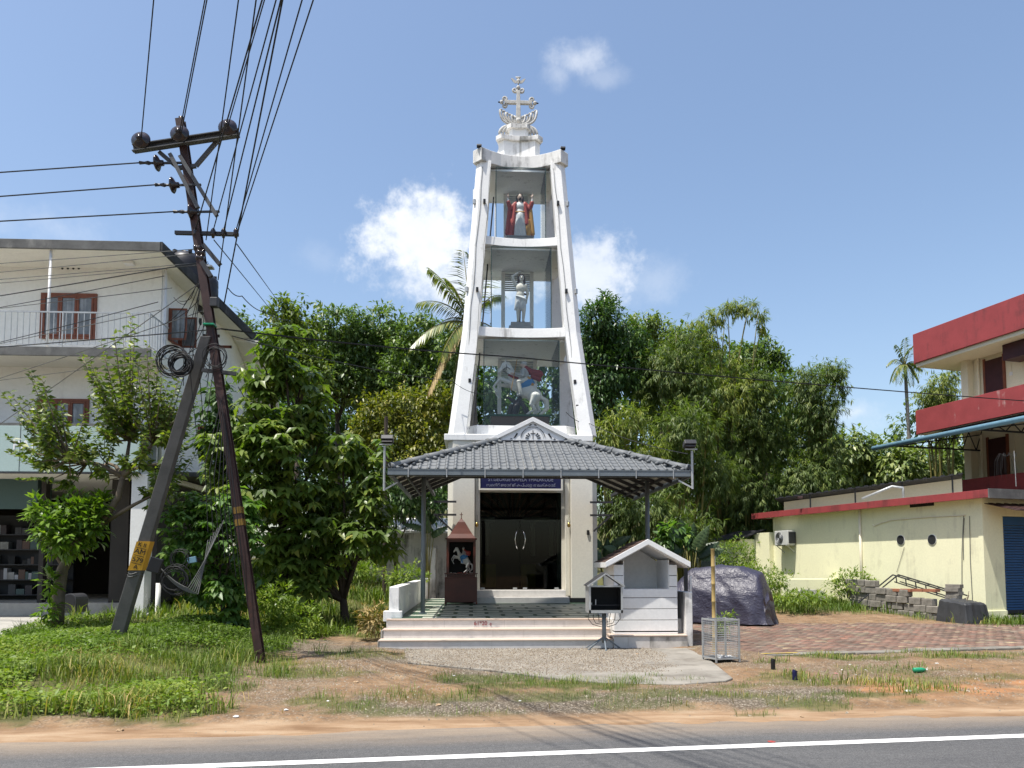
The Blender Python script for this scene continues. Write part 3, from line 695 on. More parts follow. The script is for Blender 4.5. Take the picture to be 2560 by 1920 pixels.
def ring(A, c, sag, n=9):          # square with chamfered corners and sides curving inwards
    pts = []
    for q in range(4):
        a = q*math.pi/2; R2 = Matrix.Rotation(a, 2)
        for i in range(n):
            t = -1+2*i/(n-1); pts.append(R2@Vector((t*(A-c), -A+sag*(1-t*t))))
    return pts
def slab(A, c, sag, z0, z1, A1=None):
    r0 = ring(A, c, sag); r1 = ring(A1 or A, c, sag)
    return MB().prism([(TX+p.x, TY+p.y, z0) for p in r0], [(TX+p.x, TY+p.y, z1) for p in r1])
part(MB().box(TX-2.26, TX+2.02, TY-2.17, TY+2.2, 5.15, 5.34), 'ledge', M['white'], tw, bevel=.02)
part(slab(1.62, .3, .06, 5.345, 5.70), 'statue_base', M['white'], tw, bevel=.01)
# horizontal beams joining the legs
for z0, z1 in ((8.37, 8.66), (11.25, 11.52)):
    A0 = Aout(z0)-.10; part(slab(A0, .30, .18, z0, z1, A0-.022), 'beam', M['white'], tw, bevel=.012)
part(slab(1.47, .26, .48, 13.86, 14.27), 'cap_slab', M['white_dirty'], tw, bevel=.015)
part(slab(.66, .17, .10, 14.274, 14.98), 'pedestal', M['white'], tw, bevel=.008)
part(slab(.75, .17, .12, 14.983, 15.13), 'pedestal_slab', M['white_dirty'], tw, bevel=.012)
part(slab(.31, .10, .03, 15.133, 15.56), 'pedestal', M['white'], tw, bevel=.008)
part(slab(.38, .12, .03, 15.563, 15.70), 'pedestal_slab', M['white_dirty'], tw, bevel=.012)
# ceilings
for z, A0 in ((8.30, 1.52), (11.18, 1.32), (13.76, 1.10)):
    part(MB().box(TX-A0, TX+A0, TY-A0+.1, TY+A0, z, z+.06), 'ceiling', M['white'], tw)
# glass boxes
for k, (z0, z1) in enumerate(((5.705, 8.295), (8.665, 11.175), (11.525, 13.755))):
    A0 = (1.12, .90, .76)[k]; yf = TY-(1.56, 1.44, 1.26)[k]
    for (x0, x1, y0, y1) in ((TX-A0, TX+A0, yf, yf+.012), (TX-A0, TX-A0+.012, yf+.014, TY+A0*.5), (TX+A0-.012, TX+A0, yf+.014, TY+A0*.5)):
        part(MB().box(x0, x1, y0, y1, z0, z1), 'glass_pane', M['glass'], tw)
    part(MB().box(TX-A0-.012, TX-A0+.004, yf-.01, yf-.001, z0, z1).box(TX+A0-.004, TX+A0+.012, yf-.01, yf-.001, z0, z1).box(TX-A0, TX+A0, yf-.01, yf-.001, z1-.018, z1), 'glass_edge', M['dk_green'], tw)
    w = A0*.52; yb = TY+A0*.55                                # frame and louvre at the back
    for s in (-1, 1): part(MB().box(TX+s*w-.06, TX+s*w+.06, yb, yb+.12, z0, z1-.01), 'back_post', M['white'], tw)
    nl = 9; lz0 = z0+(z1-z0)*.74; lm = MB()
    for i in range(nl):
        za = lz0+(z1-.05-lz0)*i/nl; lm.prism([(TX-w+.062, yb+.02, za), (TX+w-.062, yb+.02, za), (TX+w-.062, yb+.06, za+.02), (TX-w+.062, yb+.06, za+.02)],
            [(TX-w+.062, yb+.02, za+.05), (TX+w-.062, yb+.02, za+.05), (TX+w-.062, yb+.06, za+.07), (TX-w+.062, yb+.06, za+.07)])
    part(lm, 'louvre', M['lt_steel'], tw)
# service ladder inside the left of the tower
lx, ly = TX-1.42, TY+.1
mb = MB()
for s in (-.16, .16): mb.tube([(lx-.05, ly+s, 5.43), (lx+.62, ly+s, 13.4)], .022, 6)
for i in range(26): z = 5.7+i*.3; xx = lx-.05+.67*(z-5.43)/7.97; mb.tube([(xx, ly-.16, z), (xx, ly+.16, z)], .015, 6)
part(mb, 'ladder', M['dk_steel'], tw)
# little black spotlights and their cables up the legs
for z, dx in ((12.55, 0), (9.75, 0), (6.95, 0), (6.2, 1)):
    A0 = Aout(z)
    for sx in (-1, 1):
        if dx and sx < 0: continue
        part(MB().obox((TX+sx*(A0-.34), TY-A0-.03, z), (.075, .09, .12), (R(8), 0, 0)).obox((TX+sx*(A0-.34), TY-A0-.01, z+.03), (.03, .06, .03)), 'spotlight', M['dk_steel'], tw, bevel=.008)
        if not dx: part(MB().obox((TX+sx*(A0-.035), TY-A0+.07, z+.03), (.07, .08, .15), (0, 0, -sx*R(45))), 'spotlight', M['lt_steel'], tw, bevel=.008)
for sx in (-1, 1): part(MB().obox((TX+sx*1.28, TY-1.42, 14.31), (.15, .10, .07), (R(-25), 0, 0)).obox((TX+sx*1.28, TY-1.40, 14.285), (.03, .04, .05)), 'spotlight', M['black'], tw, bevel=.006)
mb = MB()
for sx, o_ in ((-1, .06), (-1, .30), (1, .22)):
    pts = []
    for i in range(14):
        z = 5.5+i*.63; A0 = Aout(z); pts.append((TX+sx*(A0-.15-o_)+.02*math.sin(i*1.9), TY-A0-.006+(.0), z))
    mb.tube(pts, .007, 5)
part(mb, 'cable', M['wire_grey'], tw)
# lower front: wall, sign, glazed doors, steps
YF = TY-2.15
part(MB().box(TX-1.36, TX+1.37, YF+.36, YF+.50, 3.70, 5.15).box(TX-1.36, TX-1.29, YF+.36, YF+.50, .86, 3.70).box(TX+1.14, TX+1.37, YF+.36, YF+.50, .86, 3.70), 'front_wall', M['cream_col'], tw)
part(MB().box(TX-2.05, TX-1.9, YF+.8, TY+2.0, .525, 5.15).box(TX+1.9, TX+2.05, YF+.8, TY+2.0, .525, 5.15).box(TX-1.9, TX+1.9, TY+1.9, TY+2.0, .525, 5.15), 'side_wall', M['white'], tw)
for sx in (-1, 1):                                         # shallow ribs between pilaster and door
    for q in (0, 1): part(MB().box(TX+sx*(1.30+q*.24)-.07, TX+sx*(1.30+q*.24)+.07, YF+.22+.06*q, YF+.355, .70, 5.14), 'rib', M['cream_col'], tw, bevel=.015)
sg = part(MB().box(TX-1.22, TX+1.10, YF+.10, YF+.14, 3.79, 4.30), 'sign_board', M['navy'], tw, bevel=.004)
part(MB().box(TX-1.27, TX+1.15, YF+.08, YF+.135, 3.735, 3.786).box(TX-1.27, TX+1.15, YF+.08, YF+.135, 4.304, 4.36).box(TX-1.27, TX-1.225, YF+.08, YF+.135, 3.788, 4.302).box(TX+1.105, TX+1.15, YF+.08, YF+.135, 3.788, 4.302), 'sign_frame', M['cream_col'], tw)
text('ST.GEORGE KAPELA THALAKODE', .16, M['ink_silver'], sg, (TX-.06, YF+.097, 4.045), sx=.78)
text('സെന്റ് ജോർജ് കപ്പേള തലക്കോട്', .115, M['ink_silver'], sg, (TX-.06, YF+.097, 3.878), sx=.95)
part(MB().box(TX-1.42, TX+1.27, YF-.42, YF+.36, .527, .70), 'door_step', M['step_tile'], tw, bevel=.008)
part(MB().box(TX-1.36, TX+1.20, YF-.10, YF+.36, .703, .885), 'door_step', M['step_tile'], tw, bevel=.008)
for x0, x1 in ((TX-1.285, TX-.07), (TX-.06, TX+1.135)):
    d = part(MB().box(x0, x1, YF+.40, YF+.412, .89, 3.69), 'glass_door', M['glass_dark'], tw)
    hx = TX-.065+(-.13 if x1 < TX else .13); sgn = -1 if x1 < TX else 1
    MB().tube([(hx-sgn*.05, YF+.38, 2.05), (hx, YF+.34, 2.2), (hx+sgn*.02, YF+.33, 2.33), (hx, YF+.34, 2.46), (hx-sgn*.05, YF+.38, 2.6)], .014, 7).build('door_handle', M['chrome'], d, smooth=True)
    for a in (x0+.08, x1-.2): MB().box(a, a+.12, YF+.395, YF+.417, .90, .945).build('patch_fitting', M['lt_steel'], d)
for sx in (-1, 1):                                         # brass wall lamps with glass chimneys
    lx = TX+(-1.32 if sx < 0 else 1.32)
    lm = part(MB().tube([(lx, YF+.2, 2.74), (lx, YF+.10, 2.74)], .014, 6).lathe([(.012, -.09), (.045, -.06), (.055, -.01), (.03, .02), (.028, .05)], (lx, YF+.09, 2.76), 12), 'wall_lamp', M['brass'], tw, smooth=True)
    MB().lathe([(.028, .05), (.04, .09), (.022, .15), (.020, .26)], (lx, YF+.09, 2.76), 12).build('lamp_chimney', M['glass'], lm, smooth=True)
for sx in (-1, 1):
    part(MB().box(TX+sx*1.86-.035, TX+sx*1.86+.035, YF-.035, YF-.002, 2.45, 2.59), 'door_bell_box', M['black'], tw, bevel=.004)
    part(MB().box(TX+sx*1.62-.03, TX+sx*1.62+.03, YF+.2, YF+.218, 2.35, 2.40), 'socket', M['black'], tw)
# inside
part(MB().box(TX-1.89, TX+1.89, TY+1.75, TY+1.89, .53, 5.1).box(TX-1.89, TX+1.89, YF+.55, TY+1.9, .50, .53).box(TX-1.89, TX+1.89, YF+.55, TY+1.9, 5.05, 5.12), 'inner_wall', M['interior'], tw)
mb = MB()
for i in range(-5, 6):
    a = i*.22; mb.prism([(TX-.1+math.sin(a)*.25, TY+1.7, 3.0+math.cos(a)*.2), (TX-.1+math.sin(a-.05)*1.5, TY+1.7, 3.0+math.cos(a-.05)*1.3), (TX-.1+math.sin(a+.05)*1.5, TY+1.7, 3.0+math.cos(a+.05)*1.3)],
        [(TX-.1+math.sin(a)*.25, TY+1.74, 3.0+math.cos(a)*.2), (TX-.1+math.sin(a-.05)*1.5, TY+1.74, 3.0+math.cos(a-.05)*1.3), (TX-.1+math.sin(a+.05)*1.5, TY+1.74, 3.0+math.cos(a+.05)*1.3)])
part(mb, 'sunray_panel', M['brown'], tw)
for x in (-.95, .55, 1.15): part(MB().lathe([(.10, 0), (.08, .05), (.07, 1.0), (.09, 1.06), (.11, 1.1)], (TX+x, TY+1.2, 1.9), 12), 'altar_column', M['cream_col'], tw, smooth=True)
part(MB().box(TX-1.3, TX-.7, TY+1.15, TY+1.6, 3.02, 3.16).box(TX+.2, TX+1.3, TY+1.15, TY+1.6, 3.02, 3.16), 'altar_lintel', M['cream_col'], tw)
al = part(MB().box(TX-1.15, TX-.7, TY+.2, TY+.6, .9, 1.62).box(TX+.1, TX+.55, TY+.2, TY+.6, .9, 1.62), 'altar_cloth', M['yel_cloth'], tw)
part(MB().box(TX-1.2, TX-.65, TY+.15, TY+.65, 1.623, 1.66).box(TX+.05, TX+.65, TY+.15, TY+.65, 1.623, 1.66), 'altar_top', M['wood'], tw)
# ---- crowning cross, lotus wings and dove
cz = 16.62; cy = TY
cr = part(MB().prism([(TX+x, cy+y, 15.705) for x, y in ((-.085, -.07), (.085, -.07), (.085, .07), (-.085, .07))], [(TX+x, cy+y, 17.02) for x, y in ((-.055, -.05), (.055, -.05), (.055, .05), (-.055, .05))])
    .prism([(TX-.45, cy+y, cz+z) for y, z in ((-.052, -.055), (.052, -.055), (.052, .055), (-.052, .055))], [(TX+.45, cy+y, cz+z) for y, z in ((-.052, -.055), (.052, -.055), (.052, .055), (-.052, .055))]), 'cross', M['stone'], tw, bevel=.012)
def scroll(px, pz, r, a0, turn, sgn):
    pts = []; rr_ = []
    for i in range(15):
        t = i/14; a = a0+sgn*turn*t; q = r*(1-.72*t); pts.append((px+q*math.cos(a), cy, pz+q*math.sin(a))); rr_.append(.040-.012*t)
    return pts, rr_
def scrolls(cx, cz_, ang):
    for s in (-1, 1):
        ax = Vector((math.cos(ang), math.sin(ang))); nx_ = Vector((-ax.y, ax.x))*s
        c = Vector((cx, cz_))+nx_*.115+ax*.01
        a0 = math.atan2(-nx_.y, -nx_.x)
        p, r_ = scroll(c.x, c.y, .085, a0, R(430), -s)
        MB().tube(p, r_, 7).build('scroll', M['stone'], cr, smooth=True)
    MB().sphere((cx+math.cos(ang)*.10, cy, cz_+math.sin(ang)*.10), .068, 12, 8).build('bud', M['stone'], cr, smooth=True)
scrolls(TX-.44, cz, math.pi); scrolls(TX+.44, cz, 0); scrolls(TX, 17.03, math.pi/2)
for s in (-1, 1): MB().tube([(TX+s*.585, cy, cz), (TX+s*.66, cy, cz)], [.03, .018], 7).build('lamp_tip', M['black'], cr)
lw = part(MB().sphere((TX, cy-.05, 15.98), .09, 12, 8), 'lotus_boss', M['stone'], tw, smooth=True)
for s in (-1, 1):
    for i in range(6):                                     # rising plumes
        x1 = .60-i*.095; zt = 16.33-.052*i; pts = []
        for k in range(9):
            t = k/8; pts.append((TX+s*(.08+(x1-.08)*math.sin(t*math.pi/2)**.8), cy-.03+.02*(i % 2), 15.86+.015*i+(zt-15.86)*(t**2.2)))
        for k in range(5): a = math.pi*k/4*1.2; pts.append((TX+s*(x1-.035+.035*math.cos(a)), cy-.03, zt+.03*math.sin(a)))
        part(MB().tube(pts, [.036]*9+[.028, .026, .024, .022, .02], 7), 'lotus_plume', M['stone'], tw, smooth=True)
    for i in range(4):                                     # hanging petals
        x1 = .62-i*.11; pts = []
        for k in range(8): t = k/7; pts.append((TX+s*(.10+(x1-.10)*math.sin(t*math.pi/2)), cy-.02, 15.85-.02*i-(.36-.03*i)*(t**2)))
        part(MB().tube(pts, [.035, .042, .05, .055, .058, .055, .048, .03], 7), 'lotus_petal', M['stone'], tw, smooth=True)
    for k, (x, z) in enumerate(((.17, 16.08), (.29, 16.0), (.38, 16.1))):
        p, r_ = scroll(TX+s*x, z, .07, R(90), R(400), -s); part(MB().tube(p, [a*.75 for a in r_], 6), 'curl', M['stone'], tw, smooth=True)
dv = part(MB().tube([(TX, cy, 17.16), (TX, cy, 17.24)], .018, 6).sphere((TX, cy, 17.35), .06, 10, 8, sc=(1, .8, 1.5)).sphere((TX, cy-.03, 17.27), .035, 8, 6)
    .prism([(TX-.03, cy-.01, 17.42), (TX+.03, cy-.01, 17.42), (TX+.09, cy-.01, 17.50), (TX-.09, cy-.01, 17.50)], [(TX-.03, cy+.02, 17.42), (TX+.03, cy+.02, 17.42), (TX+.09, cy+.02, 17.50), (TX-.09, cy+.02, 17.50)]), 'dove', M['stone'], tw, smooth=True)
for s in (-1, 1):
    w = [(.03, 17.36), (.09, 17.36), (.19, 17.44), (.235, 17.43), (.19, 17.35), (.13, 17.29), (.06, 17.27)]
    MB().ext([(TX+s*x, z) for x, z in (w if s > 0 else w[::-1])], cy-.015, cy+.015).build('wing', M['stone'], dv)
# ------------------------------------------------------------------ porch canopy
CY0, CY1 = 14.95, 20.4
XL, XR = at(977, 1191, CY0).x, at(1723, 1192, CY0).x
EZ_ = 3.465; SL = .418; CXM = (XL+XR)/2; HWc = (XR-XL)/2
INS = 2.2; GYc = CY0+INS; GZc = EZ_+INS*SL; RZ = EZ_+HWc*SL
can = root('porch_canopy', (CXM, 18, PZ), 0, 'grey tiled hip roof porch canopy on thin grey posts before the chapel door', 'canopy')
def slope_pt(u, v, side):      # u along the eave, v up the plan from the eave
    z = EZ_+v*SL
    if side == 'f': return Vector((CXM+u, CY0+v, z))
    if side == 'l': return Vector((XL+v, CY0+u, z))
    return Vector((XR-v, CY0+u, z))
TWD, TLN = .176, .245
def tile_mesh(x0=-.5, x1=.5, y0=0., y1=1.0):
    prof = []
    for i in range(7):
        a = math.pi*i/6; prof.append((-.5*TWD+.030-.030*math.cos(a), .021*math.sin(a)+.004))
    prof += [(-.5*TWD+.075, .0), (0.02, .001), (.5*TWD-.004, .004)]
    mb = MB(); b = 0
    lo = [(x, -.012, z+.007) for x, z in prof]; hi = [(x, TLN+.01, z) for x, z in prof]
    lo2 = [(x, -.012, z-.004) for x, z in prof]
    n = len(prof); mb.V = lo+hi+lo2
    for i in range(n-1): mb.F.append((i, i+1, n+i+1, n+i)); mb.F.append((2*n+i, 2*n+i+1, i+1, i)); mb.M += [0, 0]
    return mb
ANG = math.atan(SL); DV = TLN*math.cos(ANG)
tm = tile_mesh().mesh('roof_tile', M['tile_roof']); tm.polygons.foreach_set('use_smooth', [True]*len(tm.polygons))
cnt = 0; rest = MB(); rowsn = int(INS/DV)+1
for r_ in range(rowsn):
    v = r_*DV
    half = HWc-v
    nC = int(2*HWc/TWD)+1
    for c_ in range(nC):
        u = -HWc+(c_+.5)*TWD
        if abs(u) > half-.02: continue
        o = link('roof_tile', tm, can, slope_pt(u, v, 'f')-can.location+Vector((0, 0, .02)), (ANG, 0, random.uniform(-.006, .006)))
        cnt += 1
def slope_tiles(side):
    q = tile_mesh(); V = np.array(q.V); vs = []; fs = []; b = 0
    Rx = Matrix.Rotation(ANG, 3, 'X'); Rz = Matrix.Rotation(-math.pi/2 if side == 'l' else math.pi/2, 3, 'Z')
    Q = np.array(Rz@Rx); V = V@Q.T
    r_ = 0
    while r_*DV < HWc-.05:
        v = r_*DV; u = TWD/2
        while u < CY1-CY0:
            if not (v > u-.02 and v < INS) and not (v >= INS and u < INS+.0):
                c = slope_pt(u, v, side); vs.append(V+np.array(c)+np.array([0, 0, .02])); fs += [tuple(i+b for i in f) for f in q.F]; b += len(q.V)
            u += TWD
        r_ += 1
    m_ = MB(); m_.V = [tuple(p) for p in np.concatenate(vs)]; m_.F = fs; m_.M = [0]*len(fs)
    return m_
for sd_ in 'lr':
    o = part(slope_tiles(sd_), 'side_roof_tiles', M['tile_roof'], can); stuff(o)
# deck under the tiles
deck = MB()
zt = -.012
deck.prism([(XL, CY0, EZ_-.03), (XR, CY0, EZ_-.03), (CXM+.75, GYc, GZc-.03), (CXM-.75, GYc, GZc-.03)], [(XL, CY0, EZ_+zt), (XR, CY0, EZ_+zt), (CXM+.75, GYc, GZc+zt), (CXM-.75, GYc, GZc+zt)])
for s, X in ((1, XL), (-1, XR)):
    p0 = [(X, CY0+.003), (X, CY1), (CXM, CY1), (CXM, GYc), (X+s*INS, GYc)]
    zf = lambda x: EZ_+abs(x-X)*SL
    lo = [(x, y, zf(x)-.03) for x, y in p0]; hi = [(x, y, zf(x)+zt) for x, y in p0]
    deck.prism(lo, hi) if s < 0 else deck.prism(lo[::-1], hi[::-1])
part(deck, 'roof_deck', M['soffit'], can)
# hip caps
for s in (-1, 1):
    p0 = Vector((CXM+s*HWc, CY0, EZ_+.05)); p1 = Vector((CXM+s*(HWc-INS-.05), CY0+INS+.05, GZc+.075)); k = 7
    for i in range(k):
        a = p0.lerp(p1, i/k); b = p0.lerp(p1, (i+1.06)/k); dd = (b-a).normalized()
        part(MB().tube([a, b], [.088, .078], 12), 'hip_cap', M['tile_roof'], can, smooth=True)
        part(MB().tube([a+dd*.0, a+dd*.05], .098, 12), 'hip_cap_collar', M['tile_roof'], can, smooth=True)
        w = MB()                                           # scalloped tile ends that show under the cap
    for i in range(16):
        a = p0.lerp(p1, (i+.5)/16.2); d_ = Vector((s*1.0, -.2, 0)).normalized()
        part(MB().tube([a+Vector((-s*.02, -.03, -.012)), a+Vector((-s*.10, -.15, -.052))], [.034, .036], 8), 'scallop', M['tile_roof'], can, smooth=True)
part(MB().tube([(CXM, GYc+.12, RZ+.03), (CXM, CY1, RZ+.03)], .085, 12), 'ridge_cap', M['tile_roof'], can, smooth=True)
# gutter with clips
gz0, gz1 = EZ_-.125, EZ_-.005
part(MB().box(XL-.05, XR+.05, CY0-.11, CY0-.095, gz0, gz1).box(XL-.05, XR+.05, CY0-.11, CY0, gz0, gz0+.014).box(XL-.05, XR+.05, CY0-.118, CY0-.09, gz1-.001, gz1+.014), 'gutter', M['grey_steel'], can)
for s, X in ((-1, XL), (1, XR)):
    part(MB().box(*sorted((X+s*.035, X+s*.05)), CY0-.09, CY1, gz0, gz1).box(*sorted((X, X+s*.05)), CY0-.09, CY1, gz0-.001, gz0+.013), 'gutter', M['grey_steel'], can)
for i in range(8):
    x = XL+.35+i*(XR-XL-.7)/7; part(MB().box(x-.009, x+.009, CY0-.123, CY0-.112, gz0-.03, gz1+.02), 'gutter_clip', M['lt_steel'], can)
# steel frame
POSTS = [(at(1058, 1400, 17.05).x, 17.05), (at(1620, 1400, 17.15).x, 17.15)]
PTOP = 3.545
for x, y in POSTS:
    part(MB().tube([(x, y, PZ), (x, y, PTOP)], .052, 14), 'post', M['grey_steel'], can, smooth=True)
    part(MB().box(x-.09, x+.09, y-.09, y+.09, PZ, PZ+.014), 'foot_plate', M['grey_steel'], can)
xa, xb = POSTS[0][0], POSTS[1][0]
part(MB().box(xa-.35, xb+.35, 17.03, 17.09, PTOP+.0, PTOP+.09), 'beam', M['dk_steel'], can)
for i in range(11):
    x = xa-.25+i*(xb-xa+.5)/10; part(MB().box(x-.025, x+.025, 17.035, 17.085, PTOP+.092, min(EZ_+1.7*SL, EZ_+min(x-XL, XR-x)*SL)-.04), 'stud', M['dk_steel'], can)
for i in range(9):                                         # front rafters
    x = XL+.4+i*(XR-XL-.8)/8; top = min(x-XL, XR-x, INS)
    part(MB().bar((x, CY0+.02, EZ_-.075), (x, CY0+top, EZ_+top*SL-.075), .045, .07), 'rafter', M['dk_steel'], can)
for s, X in ((1, XL), (-1, XR)):
    for i in range(7):
        y = CY0+.45+i*.78; top = min(y-CY0, HWc)
        part(MB().bar((X+s*.03, y, EZ_-.075), (X+s*top, y, EZ_+top*SL-.075), .05, .075), 'rafter', M['dk_steel'], can)
    part(MB().bar((X+s*.22, CY0+.15, EZ_+.0), (X+s*.22, CY1, EZ_+.0), .04, .06), 'purlin', M['dk_steel'], can)
    xx = xa if s > 0 else xb
    part(MB().box(xx-.035, xx+.035, 17.095, 21.6, PTOP, PTOP+.08), 'beam', M['dk_steel'], can)
    for z in (3.35, 2.98): part(MB().box(*sorted((xx, TX-s*1.9)), 21.42, 21.47, z, z+.055), 'bracket_arm', M['dk_steel'], can)
    part(MB().bar((xx+s*.05, 21.445, 3.0), (TX-s*2.0, 21.445, 2.55), .05, .05), 'bracket_brace', M['dk_steel'], can)
# front gable with cut-out ornament
gb = Vector((CXM, GYc-.10, GZc+.02)); GW, GH = 1.02, .50
part(MB().ext([(gb.x-GW, gb.z), (gb.x+GW, gb.z), (gb.x, gb.z+GH)], gb.y+.03, gb.y+.06), 'gable_panel', M['white_clean'], can)
gp = part(MB().ext([(gb.x-GW*.72, gb.z+.015), (gb.x+GW*.72, gb.z+.015), (gb.x, gb.z+GH*.74)], gb.y+.012, gb.y+.028), 'fretwork_panel', M['white_clean'], can)
for s in (-1, 1):
    q = [(gb.x+s*(GW+.12), gb.z-.02), (gb.x, gb.z+GH+.05), (gb.x, gb.z+GH-.055), (gb.x+s*(GW-.09), gb.z-.02)]
    part(MB().ext(q if s < 0 else q[::-1], gb.y-.02, gb.y+.03+.0), 'barge_board', M['white_clean'], can, bevel=.005)
    q2 = [(gb.x+s*(GW+.12), gb.z-.02), (gb.x, gb.z+GH+.05), (gb.x, gb.z+GH+.03), (gb.x+s*(GW+.07), gb.z-.02)]
    part(MB().ext(q2 if s < 0 else q2[::-1], gb.y+.031, gb.y+1.2), 'gable_roof', M['tile_roof'], can)
part(MB().box(gb.x-GW, gb.x+GW, gb.y-.01, gb.y+.03, gb.z-.02, gb.z+.012), 'gable_sill', M['dk_steel'], can)
yy = gb.y+.008; ox, oz = gb.x, gb.z+.045
def flat(pts, name='cut_out'):
    MB().ext(pts, yy-.004, yy+.003).build(name, M['ink'], gp)
def arc(r, w, a0, a1, n=16):
    o = [(ox+r*math.cos(a0+(a1-a0)*i/n), oz+r*math.sin(a0+(a1-a0)*i/n)) for i in range(n+1)]
    i_ = [(ox+(r-w)*math.cos(a0+(a1-a0)*i/n), oz+(r-w)*math.sin(a0+(a1-a0)*i/n)) for i in range(n+1)]
    for k in range(n): flat([i_[k], o[k], o[k+1], i_[k+1]])
arc(.285, .013, R(8), R(58), 8); arc(.285, .013, R(122), R(172), 8); arc(.285, .010, R(62), R(118), 8)
for k in range(26):
    a = R(10+k*160/25); flat([(ox+.245*math.cos(a)-.004, oz+.245*math.sin(a)-.004), (ox+.245*math.cos(a)+.004, oz+.245*math.sin(a)-.004), (ox+.245*math.cos(a)+.004, oz+.245*math.sin(a)+.004), (ox+.245*math.cos(a)-.004, oz+.245*math.sin(a)+.004)])
for a in (10, 30, 50, 130, 150, 170):
    a = R(a); c, s = math.cos(a), math.sin(a); pr = [(ox+.10*c+.008*s, oz+.10*s-.008*c), (ox+.175*c+.014*s, oz+.175*s-.014*c), (ox+.175*c-.014*s, oz+.175*s+.014*c), (ox+.10*c-.008*s, oz+.10*s+.008*c)]; flat(pr)
flat([(ox-.007, oz+.005), (ox+.007, oz+.005), (ox+.007, oz+.20), (ox-.007, oz+.20)]); flat([(ox-.055, oz+.122), (ox-.0071, oz+.122), (ox-.0071, oz+.136), (ox-.055, oz+.136)]); flat([(ox+.0071, oz+.122), (ox+.055, oz+.122), (ox+.055, oz+.136), (ox+.0071, oz+.136)])
for s in (-1, 1):
    q = [(ox+s*.34, oz+.12), (ox+s*.40, oz+.03), (ox+s*.44, oz+.02), (ox+s*.37, oz+.14)]; flat(q if s > 0 else q[::-1])
    q = [(ox+s*.46, oz+.0), (ox+s*.52, oz-.01), (ox+s*.50, oz+.02)]; flat(q if s > 0 else q[::-1])
    q = [(ox+s*.02, oz+.325), (ox+s*.09, oz+.30), (ox+s*.05, oz+.345)]; flat(q if s > 0 else q[::-1])

# flood lights on the canopy corners
def floodlight(x, y, z0, z1, face, lab):
    f = root('floodlight', (x, y, z0), 0, lab, 'floodlight', 'floodlights on the canopy corners')
    MB().tube([(0, 0, 0), (0, 0, z1-z0)], .024, 8).build('pole', M['lt_steel'], f)
    MB().bar((0, 0, .02), (-face*.25, .1, .18), .03, .03).build('stay', M['lt_steel'], f)
    MB().obox((-face*.02, -.02, z1-z0+.03), (.24, .04, .025)).build('bracket', M['lt_steel'], f)
    h = MB().obox((-face*.06, -.05, z1-z0+.13), (.24, .17, .10), (R(-28), 0, 0)).build('lamp_head', M['dk_steel'], f, bevel=.012)
    MB().obox((-face*.06, -.12, z1-z0+.10), (.20, .012, .07), (R(-28), 0, 0)).build('lamp_lens', M['black'], h)
p = at(972, 1240, CY0-.02); floodlight(XL-.13, CY0+.02, 3.05, at(960, 1115, CY0).z, -1, 'black floodlight on a thin pole at the left canopy corner by the leafy tree')
p = at(1718, 1210, CY0); floodlight(XR+.02, CY0-.15, 3.1, at(1716, 1130, CY0).z, 1, 'black floodlight on a thin pole at the right canopy corner against the bamboo')

# ------------------------------------------------------------------ statues
SM = {k: mat('statue_'+k, c, .5, .1, 6, bmp=.05) for k, c in dict(skin=(.60, .46, .38), hair=(.035, .022, .018), robe=(.62, .64, .68), red=(.33, .055, .045), gold=(.48, .26, .07), pale=(.66, .64, .60), grey=(.34, .34, .36), brown=(.09, .05, .035),
      steel=(.42, .44, .46), blue=(.05, .22, .50), horse=(.66, .66, .65), dragon=(.035, .028, .032), green=(.03, .10, .06), darkred=(.22, .015, .018)).items()}
def head(h, mats_=(0, 1), beard=True, long=True, tilt=0):      # prims of a head with face about centre h, facing -y
    x, y, z = h; sk, ha = mats_
    P = [('e', (x, y, z), (.075, .088, .105), (0, 0, 0), sk), ('e', (x, y-.03, z-.07), (.048, .052, .055), (0, 0, 0), sk if not beard else ha), ('c', (x, y-.078, z+.005), (x, y-.1, z-.028), .010, .016, sk),
         ('e', (x, y+.022, z+.038), (.088, .094, .096), (0, 0, 0), ha), ('e', (x-.083, y+.01, z-.0), (.014, .02, .03), (0, 0, 0), sk), ('e', (x+.083, y+.01, z), (.014, .02, .03), (0, 0, 0), sk),
         ('e', (x-.03, y-.085, z+.012), (.014, .008, .007), (0, 0, 0), ha), ('e', (x+.03, y-.085, z+.012), (.014, .008, .007), (0, 0, 0), ha), ('e', (x, y-.088, z-.055), (.02, .01, .007), (0, 0, 0), ha)]
    if long: P += [('c', (x-.075, y+.035, z+.03), (x-.092, y+.02, z-.15), .045, .04, ha), ('c', (x+.075, y+.035, z+.03), (x+.092, y+.02, z-.15), .045, .04, ha), ('e', (x, y+.075, z-.08), (.10, .05, .13), (0, 0, 0), ha)]
    P.append(('c', (x, y+.015, z-.08), (x, y+.02, z-.18), .047, .055, sk))
    return P
def hand(p, up, side, mi, palm=(0, -1, 0), s=1.0):                # palm and five fingers
    p = Vector(p); u = Vector(up).normalized(); w = Vector(side).normalized(); P = [('c', p, p+u*.06*s, .026*s, .034*s, mi)]
    for i, l in enumerate((.055, .066, .062, .048)):
        a = p+u*.07*s+w*(-.027+.018*i)*s; P.append(('c', a, a+u*l*s+Vector(palm)*.012*s, .0095*s, .008*s, mi))
    a = p+u*.02*s-w*.03*s; P.append(('c', a, a-w*.022*s+u*.045*s, .011*s, .009*s, mi))
    return P
